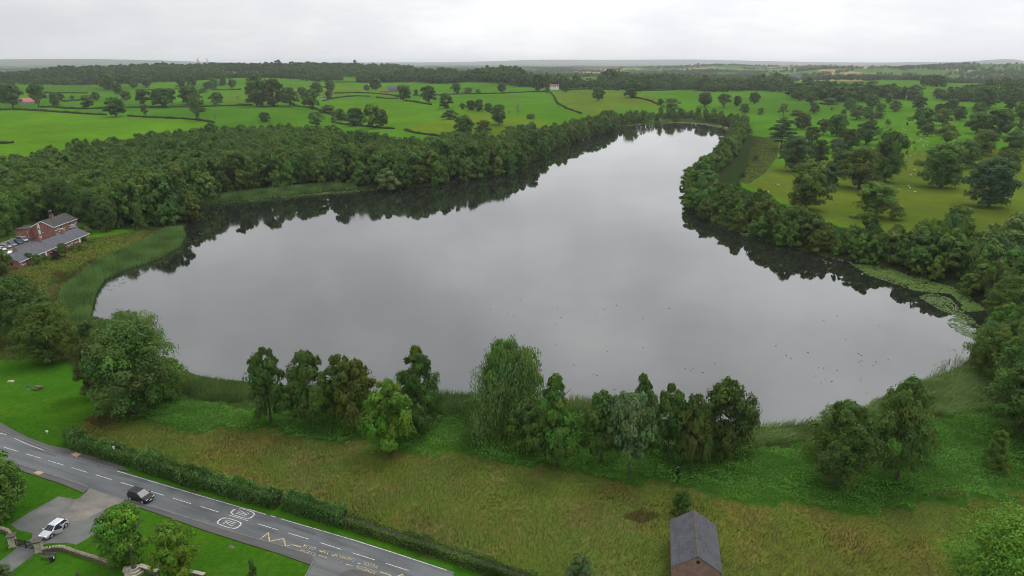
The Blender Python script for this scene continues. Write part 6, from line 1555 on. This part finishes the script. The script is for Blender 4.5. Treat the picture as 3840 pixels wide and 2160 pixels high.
# ------------------------------------------------------------------ cars
PAINT = {}
def paint(name, col, metal=.0):
    if name not in PAINT: PAINT[name] = plain('car_paint_' + name, col, .3, metal, .03, 2, .3, .0 if max(col) < .1 else .2)
    return PAINT[name]
def make_car(name, label, L, W, Hh, mat, style='hatch', group=None, open_door=False):
    o = empty(name, (0, 0, 0)); tag(o, label, 'car', group)
    belt = Hh * (.62 if style != 'van' else .55); hw = W / 2
    st = [(-.5, .42, .62, .80), (-.475, .28, .93, .93), (-.40, .22, 1.0, .985), (-.2, .2, 1.0, 1), (.05, .2, .99, 1), (.2, .2, .97, 1), (.26, .2, .95, .99), (.38, .22, .86, .97), (.46, .24, .76, .90), (.495, .34, .58, .76)]
    if style == 'suv': st = [(x, zb + .12, zt if x < .3 else zt + .05, w) for x, zb, zt, w in st]
    if style == 'van': st = [(-.5, .35, .95, .9), (-.48, .25, 1.0, .97), (-.3, .22, 1, 1), (.2, .22, 1, 1), (.33, .22, .98, 1), (.44, .24, .80, .95), (.49, .32, .6, .82)]
    v, f = [], []
    for x, zb, zt, w in st:
        zt = zt * belt; zm = zb + (zt - zb) * .55
        v += [(x * L, -hw * w * .93, zb), (x * L, -hw * w, zm), (x * L, -hw * w * .93, zt), (x * L, hw * w * .93, zt), (x * L, hw * w, zm), (x * L, hw * w * .93, zb)]
    n = len(st)
    for i in range(n - 1):
        for k in range(6):
            f.append((i * 6 + k, (i + 1) * 6 + k, (i + 1) * 6 + (k + 1) % 6, i * 6 + (k + 1) % 6))
    f += [tuple(range(6)), tuple((n - 1) * 6 + k for k in reversed(range(6)))]
    mb = MB().add(v, f)
    # cabin
    if style == 'van': b0, b1, t0, t1, tw = -.495, .37, -.49, .22, .86
    elif style == 'suv': b0, b1, t0, t1, tw = -.485, .27, -.40, .03, .78
    elif style == 'estate': b0, b1, t0, t1, tw = -.48, .24, -.42, .06, .76
    else: b0, b1, t0, t1, tw = -.475, .25, -.35, .06, .76
    bw = hw * .92; tw_ = hw * tw; zb = belt * .97; zt = Hh
    cab = [(b0 * L, -bw, zb), (b1 * L, -bw, zb), (b1 * L, bw, zb), (b0 * L, bw, zb), (t0 * L, -tw_, zt - .05), (t1 * L, -tw_, zt - .05), (t1 * L, tw_, zt - .05), (t0 * L, tw_, zt - .05)]
    roof = [((t0 + .02) * L, -tw_ * .86, zt), ((t1 - .03) * L, -tw_ * .86, zt), ((t1 - .03) * L, tw_ * .86, zt), ((t0 + .02) * L, tw_ * .86, zt)]
    mb.add(cab + roof, [(0, 1, 5, 4), (1, 2, 6, 5), (2, 3, 7, 6), (3, 0, 4, 7), (4, 5, 9, 8), (5, 6, 10, 9), (6, 7, 11, 10), (7, 4, 8, 11), (8, 9, 10, 11)])
    body = mb.build('body', mat, o); 
    md = body.modifiers.new('bevel', 'BEVEL'); md.width = .04; md.segments = 2; md.limit_method = 'ANGLE'; md.angle_limit = .5
    def pane(nm, q, u0, u1, w0, w1, off, m=M_GLASS):
        a, b, c, d = (Vector(cab[i]) for i in q)
        def at(u, w): return a.lerp(b, u).lerp(d.lerp(c, u), w)
        nr = (b - a).cross(d - a).normalized()
        ctr = (a + b + c + d) / 4 - Vector((0, 0, zb)); ctr.z = 0
        if nr.dot(ctr) < 0 and abs(nr.dot(ctr)) > 1e-6: nr = -nr
        P = [at(u0, w0), at(u1, w0), at(u1, w1), at(u0, w1)]
        t = [p + nr * off for p in P]; bt = [p + nr * .002 for p in P]
        return MB().add([tuple(p) for p in bt + t], [(4, 5, 6, 7), (0, 4, 7, 3), (1, 2, 6, 5), (3, 7, 6, 2), (0, 1, 5, 4), (3, 2, 1, 0)]).build(nm, m, o)
    pane('windscreen', (1, 2, 6, 5), .06, .94, .08, .94, .014)
    pane('rear_window', (3, 0, 4, 7), .1, .9, .2, .9, .014)
    splits = ((.06, .47), (.51, .93)) if style != 'van' else ((.02, .3), (.34, .62), (.66, .97))
    for u0, u1 in splits:
        pane('side_window', (0, 1, 5, 4), u0, u1, .12, .9, .014); 
        if not (open_door and u0 > .4): pane('side_window', (2, 3, 7, 6), 1 - u1, 1 - u0, .12, .9, .014)
    R = .33 if style != 'suv' else .37
    for sx in (-.315, .30):
        for sy in (-1, 1):
            y = sy * (hw - .1)
            wh = MB().tube([(sx * L, y - .11, R), (sx * L, y + .11, R)], R, 18).build('wheel', M_TYRE, o)
            MB().tube([(sx * L, y + sy * .10, R), (sx * L, y + sy * .125, R)], R * .66, 14).build('rim', M_RIM, wh)
            ar = MB().tube([(sx * L, y + sy * .02, R + .02), (sx * L, y + sy * .107, R + .02)], R * 1.14, 18); ar.build('wheel_arch', M_PLASTIC, o)
    zh = .68 * belt
    for sy in (-1, 1):
        MB().box(.455 * L, .482 * L, sy * hw * .62 - .2, sy * hw * .62 + .2, zh - .08, zh + .07).build('headlight', M_LAMP, o)
        MB().box(-.503 * L, -.485 * L, sy * hw * .68 - .13, sy * hw * .68 + .13, zh + .02, zh + .26).build('tail_light', M_REDLAMP, o)
        MB().box(.19 * L, .235 * L, sy * (hw + .02) - .1 + sy * .08, sy * (hw + .02) + .1 + sy * .08, belt * .98, belt * .98 + .14).build('mirror', mat, o)
    MB().box(.487 * L, .502 * L, -.45, .45, .36, .56).build('grille', M_PLASTIC, o)
    MB().box(.500 * L, .506 * L, -.26, .26, .42, .53).build('number_plate', M_PLATEW, o)
    if open_door:
        MB().box(-.10 * L, .17 * L, hw * .93, hw + .012, .3, belt * .99).build('doorway_shade_panel', M_PLASTIC, o)  # black panel on the closed body stands for the shaded open doorway
        pane('cabin_shade_panel', (2, 3, 7, 6), .08, .49, .02, .93, .012, M_PLASTIC)  # black pane in place of the dark cabin interior
        s = MB().box(-.08 * L, .03 * L, hw * .55, hw * .9, .3, .62).box(-.11 * L, -.07 * L, hw * .55, hw * .9, .5, 1.2); s.build('seat', M_SEAT, o)
        d = MB().box(-1.12, 0, -.04, .04, .28, belt); do = d.build('door', mat, o); do.location = (.175 * L, hw + .02, 0); do.rotation_euler = (0, 0, -math.radians(36))
        MB().add([(-1.08, .0, belt), (-.1, .0, belt), (-.42, -.06, Hh - .12), (-1.0, -.06, Hh - .1), (-1.08, .02, belt), (-.1, .02, belt), (-.42, -.04, Hh - .12), (-1.0, -.04, Hh - .1)], [(3, 2, 1, 0), (4, 5, 6, 7), (0, 1, 5, 4), (1, 2, 6, 5), (2, 3, 7, 6), (3, 0, 4, 7)]).build('door_window', M_GLASS, do)
    if style == 'suv':
        MB().box((t0 - .045) * L, (t0 + .05) * L, -tw_ * .95, tw_ * .95, zt - .06, zt + .01).build('spoiler', M_PLASTIC, o)
    return o
def set_car(o, fr, rear, front, z, side):
    """rear/front: near side wheel contact points seen in the photograph; side: half width towards the far side"""
    a, b = G(fr, *rear, z)[:2], G(fr, *front, z)[:2]
    d = (b - a) / np.linalg.norm(b - a); n = np.array((-d[1], d[0])) * side
    c = (a + b) / 2 + n * .85
    o.location = (c[0], c[1], z); o.rotation_euler = (0, 0, math.atan2(d[1], d[0]))
set_car(make_car('car', 'black suv on the road beside the drive entrance', 4.4, 1.95, 1.66, paint('black', (.012, .011, .013)), 'suv'), 'A', (1187, 762), (1296, 795), ROAD_Z + .03, 1)
set_car(make_car('car', 'silver hatchback on the drive with its front door open', 4.25, 1.8, 1.46, paint('silver', (.44, .45, .48), .25), 'hatch', None, True), 'A', (592, 1012), (476, 1098), ROAD_Z + .012, -1)
zp = TZ + .35
for lb, col, stl, dims, rear, front in [
 ('grey van parked nearest the flats', ('vangrey', (.22, .23, .25), .2), 'van', (4.9, 1.9, 2.0), (300, 668), (478, 697)),
 ('dark blue suv parked beside the grey van', ('navy', (.03, .04, .07), .2), 'suv', (4.4, 1.85, 1.65), (245, 712), (360, 738)),
 ('silver blue hatchback parked second from left', ('steel', (.12, .15, .2), .3), 'estate', (4.5, 1.8, 1.5), (128, 752), (245, 778)),
 ('silver estate car parked leftmost in the row', ('silver2', (.26, .27, .26), .3), 'estate', (4.4, 1.8, 1.5), (20, 800), (150, 808)),
 ('white car half hidden by the tree at the left edge', ('white', (.45, .45, .45)), 'hatch', (4.2, 1.75, 1.45), (-70, 850), (50, 862))]:
    set_car(make_car('car', lb, *dims, paint(*col), stl, 'cars parked behind the terrace'), 'I', rear, front, zp, 1)
set_car(make_car('car', 'black car under the leafy tree at the left edge', 4.3, 1.8, 1.5, paint('black', (.012, .011, .013)), 'estate'), 'I', (-80, 1330), (70, 1310), TZ + .02, 1)
# ------------------------------------------------------------------ churchyard gate, walls, bench and memorial
def pillar(x, yb, label):
    b = G('E', x, yb, ROAD_Z); o = empty('gate_pillar', b, math.radians(20)); tag(o, label, 'pillar', 'stone gate pillars')
    MB().box(-.42, .42, -.42, .42, -.2, 1.75).build('shaft', M_STONE, o); MB().box(-.5, .5, -.5, .5, -.2, .25).build('plinth', M_STONE, o)
    c = MB().box(-.58, .58, -.58, .58, 1.75, 1.95); c.build('cap', M_STONE_D, o)
    MB().add([(-.5, -.5, 1.95), (.5, -.5, 1.95), (.5, .5, 1.95), (-.5, .5, 1.95), (0, 0, 2.25)], [(0, 1, 4), (1, 2, 4), (2, 3, 4), (3, 0, 4), (3, 2, 1, 0)]).build('finial', M_STONE_D, o)
    return b
P1, P2 = pillar(262, 862, 'left stone pillar of the churchyard gate'), pillar(768, 965, 'right stone pillar of the churchyard gate')
def gate():
    o, L = place_line('churchyard_gate', P1[:2], P2[:2], ROAD_Z, 'black iron double gate between stone pillars', 'gate')
    for side in (0, 1):
        x0, x1 = (.5, L / 2 - .03) if side == 0 else (L / 2 + .03, L - .5)
        for z in (.15, .6, 1.15): MB().box(x0, x1, -.035, .035, z, z + .08).build('rail', M_BLACK, o)
        n = 9
        for k in range(n):
            x = x0 + (x1 - x0) * (k + .5) / n; h = 1.25 + .3 * abs((k + .5) / n - (0 if side else 1)) * 0 + .22 * (1 - abs(2 * (k + .5) / n - 1))
            q = MB().box(x - .028, x + .028, -.028, .028, .08, h); q.add([(x - .035, -.02, h), (x + .035, -.02, h), (x + .035, .02, h), (x - .035, .02, h), (x, 0, h + .13)], [(0, 1, 4), (1, 2, 4), (2, 3, 4), (3, 0, 4)]); q.build('bar', M_BLACK, o)
        for x in (x0, x1): MB().box(x - .035, x + .035, -.035, .035, .0, 1.5).build('stile', M_BLACK, o)
gate()
def stone_wall(label, pts, h=.55, w=.42):
    L = np.array(gp(*pts)); P = along(L, .42); o = empty('churchyard_wall', (*L[0], ROAD_Z)); tag(o, label, 'wall', 'churchyard walls')
    mb = MB(); A, B = offset_line(P, w / 2) - L[0], offset_line(P, -w / 2) - L[0]
    for k in range(len(P) - 1):
        mb.add([(*A[k], -.2), (*A[k + 1], -.2), (*B[k + 1], -.2), (*B[k], -.2), (*A[k], h), (*A[k + 1], h), (*B[k + 1], h), (*B[k], h)], [(4, 5, 6, 7), (1, 0, 4, 5), (3, 2, 6, 7)] + ([(0, 3, 7, 4)] if k == 0 else []) + ([(2, 1, 5, 6)] if k == len(P) - 2 else []))
    mb.build('wall_face', M_STONE_D, o)
    for k in range(len(P) - 1):
        c = (P[k] + P[k + 1]) / 2 - L[0]; t = P[k + 1] - P[k]; a = math.atan2(t[1], t[0])
        s = MB(); sx, sy, sz = random.uniform(.12, .16), random.uniform(.22, .27), random.uniform(.2, .3)
        s.add([(-sx, -sy, 0), (sx, -sy, 0), (sx, sy, 0), (-sx, sy, 0), (-sx * .8, -sy * .7, sz * .8), (sx * .8, -sy * .7, sz * .85), (sx * .7, sy * .7, sz), (-sx * .8, sy * .7, sz * .9)], [(0, 1, 5, 4), (1, 2, 6, 5), (2, 3, 7, 6), (3, 0, 4, 7), (4, 5, 6, 7), (3, 2, 1, 0)])
        q = s.build('coping_stone', M_LICHEN, o, (c[0], c[1], h + .003)); q.rotation_euler = (random.uniform(-.08, .08), random.uniform(-.15, .15), a + random.uniform(-.12, .12))
stone_wall('low stone wall with upright coping right of the gate', [('E', 830, 985), ('E', 960, 965), ('E', 1080, 945), ('E', 1180, 940), ('E', 1300, 965), ('E', 1500, 1040), ('E', 1700, 1102), ('E', 1850, 1145), ('E', 2050, 1215), ('E', 2250, 1290)])
stone_wall('short stone wall with upright coping left of the gate', [('E', -120, 545), ('E', 0, 572), ('E', 120, 602), ('E', 200, 640), ('E', 225, 720), ('E', 232, 800)])
def bench(fr, a, b, label, mat=M_WOOD, name='bench', L0=None, parent_rot=0):
    A, B = G(fr, *a, ROAD_Z)[:2], G(fr, *b, ROAD_Z)[:2]
    o, L = place_line(name, A, B, ROAD_Z + .005, label, 'bench')
    for k in range(4): MB().box(0, L, .02 + k * .11, .11 + k * .11, .42, .46).build('seat_slat', mat, o)
    for k in range(4): MB().box(0, L, .50, .53, .55 + k * .12, .64 + k * .12).build('back_slat', mat, o)
    for x in (.08, L - .08):
        for y in (.03, .47): MB().box(x - .035, x + .035, y - .03, y + .03, 0, .42 if y < .2 else 1.02).build('leg', mat, o)
        MB().box(x - .04, x + .04, 0, .5, .66, .70).build('armrest', mat, o)
    return o
bench('E', (800, 1135), (1060, 1150), 'dark wooden bench on the churchyard lawn beside the bin')
def bin_():
    b = G('E', 1018, 1165, ROAD_Z); o = empty('litter_bin', b); tag(o, 'black round litter bin beside the churchyard bench', 'bin')
    MB().tube([(0, 0, 0), (0, 0, .85)], [.30, .33], 14).build('drum', M_BLACK, o); MB().tube([(0, 0, .86), (0, 0, .95), (0, 0, 1.03)], [.36, .36, .22], 14).build('lid', M_BLACK, o)
    MB().box(.2, .335, -.1, .1, .55, .8).build('label_plate', M_PLATEW, o)
bin_()
def gravestone():
    b = G('E', 1545, 1520, ROAD_Z); o = empty('gravestone', b, math.radians(-25)); tag(o, 'dark leaning gravestone at the bottom edge of the lawn', 'gravestone')
    q = MB(); n = [(-.45, 0), (.45, 0), (.45, 1.1), (.3, 1.3), (0, 1.42), (-.3, 1.3), (-.45, 1.1)]
    q.add([(x, -.06, z) for x, z in n] + [(x, .06, z) for x, z in n], [tuple(range(7)), tuple(reversed(range(7, 14)))] + [(i, i + 7, (i + 1) % 7 + 7, (i + 1) % 7) for i in range(7)]); s = q.build('slab', M_STONE_D, o); s.rotation_euler = (.12, .05, 0)
    MB().box(-.55, .55, -.18, .18, -.1, .08).build('base', M_STONE_D, o)
gravestone()
def memorial():
    b = G('M', 1990, 1265, ROAD_Z); o = empty('memorial_cross', b, .3); tag(o, 'weathered stone memorial column on stepped octagonal base', 'memorial')
    for k, (r, z0, z1) in enumerate(((1.35, -.1, .28), (1.0, .28, .56), (.68, .56, .85))): MB().prism([(r * math.cos(a), r * math.sin(a)) for a in np.linspace(0, 2 * math.pi, 9)[:-1] + .39], z0, z1).build('step', M_STONE, o)
    MB().tube([(0, 0, .85), (0, 0, 1.15), (0, 0, 1.2), (0, 0, 3.9), (0, 0, 3.95), (0, 0, 4.15)], [.36, .34, .2, .16, .26, .28], 8).build('column', M_STONE_D, o)
    h = MB().box(-.22, .22, -.14, .14, 4.15, 4.6); h.add([(-.28, -.18, 4.6), (.28, -.18, 4.6), (.28, .18, 4.6), (-.28, .18, 4.6), (0, 0, 4.95)], [(0, 1, 4), (1, 2, 4), (2, 3, 4), (3, 0, 4)]); h.build('lantern_head', M_STONE, o)
memorial()
def low_tomb(label, a, b, h=.7, w=.5, rails=True):
    A, B = G('K', *a, ROAD_Z)[:2], G('K', *b, ROAD_Z)[:2]; o, L = place_line('low_wall', A, B, ROAD_Z, label, 'wall')
    MB().box(0, L, -w / 2, w / 2, -.2, h).build('wall_face', M_STONE_D, o); MB().box(-.06, L + .06, -w / 2 - .07, w / 2 + .07, h, h + .12).build('coping', M_STONE, o)
    if rails:
        for x in (0.1, L * .4, L * .8): MB().tube([(x, w, -.1), (x, w, 1.25)], .04, 6).build('iron_post', M_BLACK, o)
low_tomb('low dark stone wall right of the memorial', (545, 880), (830, 975)); low_tomb('low dark stone wall under the second lawn tree', (1340, 965), (1580, 1020), .6, .4, False)
def rock():
    b = G('M', 1860, 1235, ROAD_Z); r = random.Random(4); q = MB(); n = 9
    q.add([(0, 0, .8 + r.uniform(-.1, .1))] + [(.55 * math.cos(a) * r.uniform(.8, 1.1), .5 * math.sin(a) * r.uniform(.8, 1.1), .55 + r.uniform(-.12, .12)) for a in np.linspace(0, 6.28, n + 1)[:-1]] + [(.8 * math.cos(a) * r.uniform(.85, 1.1), .7 * math.sin(a) * r.uniform(.85, 1.1), -.1) for a in np.linspace(0, 6.28, n + 1)[:-1]],
          [(0, 1 + i, 1 + (i + 1) % n) for i in range(n)] + [(1 + i, 1 + n + i, 1 + n + (i + 1) % n, 1 + (i + 1) % n) for i in range(n)])
    tag(q.build('boulder', M_STONE, None, tuple(b)), 'pale rough boulder left of the memorial steps', 'boulder')
rock()
tag(sheet('grave_slab', gp(('K', 1950, 520), ('K', 2000, 490), ('K', 2075, 518), ('K', 2030, 558)), ROAD_Z + .02, M_STONE_D), 'flat grey stone slab set in the lawn below the roundels', 'slab')
def shrubs_bottom():
    b = G('E', 60, 1500, ROAD_Z); tree('shrub', 'pale grey shrub at the bottom left corner by the path', (b[0], b[1], ROAD_Z), 2.6, 2.2, 'shrub', 'grey', 'M', 1, 'shrub')
shrubs_bottom()
# left lawn furniture and signs
def picnic_bench():
    b = GT('V', 97, 979); o = empty('picnic_bench', b, math.radians(-25)); tag(o, 'dark picnic bench on the left lawn', 'bench')
    for k in range(4): MB().box(-.9, .9, -.36 + k * .19, -.20 + k * .19, .72, .76).build('table_slat', M_WOOD, o)
    for s in (-1, 1):
        for k in range(2): MB().box(-.9, .9, s * .72 - .14 + k * .15, s * .72 - .01 + k * .15, .43, .47).build('seat_slat', M_WOOD, o)
        MB().box(s * .6 - .05, s * .6 + .05, -.8, .8, .36, .43).build('cross_beam', M_WOOD, o)
        for y in (-1, 1): MB().tube([(s * .6, y * .62, 0), (s * .6, y * .28, .72)], .05, 5).build('leg', M_WOOD, o)
picnic_bench()
def sign(fr, x, yb, label, plate, w, h, zc, post=M_STEEL, name='sign'):
    b = GT(fr, x, yb); o = empty(name, b, math.radians(12)); tag(o, label, 'sign')
    MB().tube([(0, .03, -.2), (0, .03, zc + h / 2)], .035, 7).build('post', post, o); MB().box(-w / 2, w / 2, -.03, -.005, zc - h / 2, zc + h / 2).build('plate', plate, o)
sign('V', 72, 984, 'small blue sign on a post on the left lawn', M_SIGNBLUE, .6, .45, 1.0); sign('V', 120, 1093, 'small white sign on the left lawn near the pavement', M_PLATEW, .45, .4, .7)
bs = G('A', 1052, 402, ROAD_Z); 
o = empty('sign', (bs[0], bs[1], ROAD_Z), .1); tag(o, 'white sign standing up out of the tall leafy hedge', 'sign'); MB().tube([(0, .03, 0), (0, .03, 3.0)], .04, 7).build('post', M_STEEL, o); MB().box(-.22, .22, -.03, -.005, 2.35, 3.0).build('plate', M_PLATEW, o)
b = GT('V', 27, 960); q = MB().add([(-.7, -.4, -.05), (.7, -.4, -.05), (.7, .4, -.05), (-.7, .4, -.05), (-.55, -.3, .25), (.5, -.28, .2), (.55, .3, .28), (-.5, .3, .22)], [(0, 1, 5, 4), (1, 2, 6, 5), (2, 3, 7, 6), (3, 0, 4, 7), (4, 5, 6, 7), (3, 2, 1, 0)]); tag(q.build('stone_block', M_STONE, None, tuple(b)), 'low pale stone block on the left lawn', 'stone')
b = G('I', 905, 945, TZ); o = empty('garden_chair', (b[0], b[1], TZ), .6); tag(o, 'white garden chair before the terrace windows', 'chair')
MB().box(-.28, .28, -.28, .28, .4, .46).build('seat', M_WHITEPAINT, o); MB().box(-.28, .28, .24, .3, .46, .95).build('backrest', M_WHITEPAINT, o)
for x in (-.24, .24):
    for y in (-.24, .24): MB().box(x - .03, x + .03, y - .03, y + .03, 0, .4).build('leg', M_WHITEPAINT, o)
# pale gleam of the ditch below the shore trees
tag(sheet('ditch_water', [GT('V', x, y)[:2] for x, y in [(1696, 1190), (1706, 1182), (1712, 1200), (1702, 1222)]], float(GT('V', 1703, 1205)[2]) + .5, M_WATER), kind='structure')
# ------------------------------------------------------------------ animals
def sheep_mesh():
    mb = MB(); sp = [(-.62, 0, .62), (-.55, 0, .66), (-.3, 0, .68), (.1, 0, .68), (.4, 0, .70), (.52, 0, .74), (.62, 0, .70), (.74, 0, .60), (.86, 0, .52), (.9, 0, .5)]
    mb.tube(sp, [.10, .24, .31, .32, .27, .17, .13, .125, .085, .04], 10)
    for x in (-.4, .34):
        for y in (-.14, .14): mb.tube([(x, y, .55), (x + .03, y, .28), (x, y, 0)], [.075, .045, .04], 6)
    for y in (-1, 1): mb.tube([(.68, y * .1, .68), (.64, y * .24, .66)], [.04, .015], 5)
    mb.tube([(-.6, 0, .7), (-.72, 0, .5)], [.05, .03], 5)
    return mb.mesh('sheep', M_WOOL, True)
SHM = sheep_mesh()
sheep = [('P', *p) for p in [(1555, 675), (1550, 690), (1568, 700), (1545, 712), (1605, 775), (1590, 810), (1600, 797), (1670, 805), (1740, 805), (1720, 830), (1725, 843), (1755, 825), (1620, 845), (1700, 770), (1757, 765), (1705, 786), (1575, 916), (1578, 933), (1610, 919), (1655, 899), (1710, 909), (1650, 1043), (1617, 1083), (1800, 841), (1816, 838), (2010, 715), (2000, 746), (2045, 736), (2092, 745), (1990, 792), (2015, 800), (1685, 795), (1735, 790), (1760, 800), (1690, 745)]]
sheep += [('Q', *p) for p in [(798, 377), (809, 381), (732, 431), (1675, 411), (1742, 385), (1753, 399), (1783, 429), (1793, 429), (1790, 271), (1760, 306), (1378, 399), (1350, 395)]]
for i, (fr, x, y) in enumerate(sheep):
    b = GT(fr, x, y); o = link('sheep', SHM, None, (b[0], b[1], b[2])); o.rotation_euler = (0, 0, random.uniform(0, 6.28)); s = random.uniform(.9, 1.1); o.scale = (s * 1.1, s * 1.1, s)
    if fr == 'Q':
        lb = ('white sheep on the pasture left of the big drooping tree' if x < 900 else 'white sheep resting under the broad olive oak' if x < 1500 else 'white sheep on the open pasture right of the dome tree' if y > 320 else 'white sheep near the tall very dark oak')
    else: lb = 'white sheep near the three track bushes' if y < 730 and x < 1600 else 'white sheep left of the half bare oak, in the main flock' if y < 860 and x < 1850 else 'white sheep right of the half bare oak' if x > 1850 else 'white sheep below the main flock'
    tag(o, lb, 'sheep', 'sheep grazing in the park')
def duck_mesh():
    mb = MB().tube([(-.28, 0, .10), (-.2, 0, .09), (-.05, 0, .08), (.12, 0, .08), (.2, 0, .10), (.24, 0, .2), (.27, 0, .27), (.34, 0, .26), (.40, 0, .24)], [.02, .08, .13, .11, .06, .04, .055, .045, .015], 8)
    return mb.mesh('duck', M_DUCK, True)
DKM = duck_mesh()
ducks = [('V', *p) for p in [(1170, 739), (1337, 732), (1309, 754), (1234, 778), (1278, 790), (1293, 795), (1403, 775), (1411, 799), (1398, 816), (1461, 768), (1500, 785), (1520, 779), (1551, 769), (1617, 801), (1684, 776), (1398, 868), (1529, 884), (1617, 875), (1443, 918), (1492, 943), (1502, 945), (1546, 980), (1798, 915), (1743, 926), (1737, 933), (1768, 937), (1724, 927)]]
ducks += [('L', *p) for p in [(255, 975), (242, 998), (330, 1075), (373, 1100), (512, 1053), (603, 1180), (642, 1182), (757, 1204), (933, 1060), (956, 1075), (945, 1132), (963, 1122), (1080, 1131), (1055, 1160), (1182, 1113), (570, 1249), (663, 1274), (711, 1293), (626, 1307), (953, 1277), (1005, 1392), (1402, 1235), (758, 746), (635, 782), (657, 796), (1113, 827), (828, 944)]]
for fr, x, y in ducks:
    b = G(fr, x, y, -.02); o = link('water_bird', DKM, None, tuple(b)); o.rotation_euler = (0, 0, random.uniform(-1, 1) + (0 if random.random() < .6 else 3.14)); s = random.uniform(.48, .68); o.scale = (s, s, s)
    vx, vy = src(fr, x, y); vx /= VS; vy /= VS
    lb = ('dark water bird far out on the open lake' if vy < 830 and vx < 1700 else 'dark water bird off the near shore row of trees' if vx < 1700 else 'dark water bird in the scattered group off the brown tinged tree' if vx < 1820 else 'dark water bird in the right hand flock' if vy > 820 else 'dark water bird off the right bay')
    tag(o, lb, 'bird', 'water birds on the lake')
# ------------------------------------------------------------------ haze
def haze():
    mb = MB().box(-25000, 25000, -25000, 25000, -12, 150)
    m, t, o = mat_new('haze_air')
    v = N(t, 'ShaderNodeVolumePrincipled')
    v.inputs['Color'].default_value = (.93, .97, 1.0, 1)
    v.inputs['Density'].default_value = 5.5e-5
    v.inputs['Anisotropy'].default_value = .5
    t.links.new(v.outputs[0], o.inputs['Volume'])
    ob = mb.build('haze', m)
    tag(ob, kind='stuff')
haze()
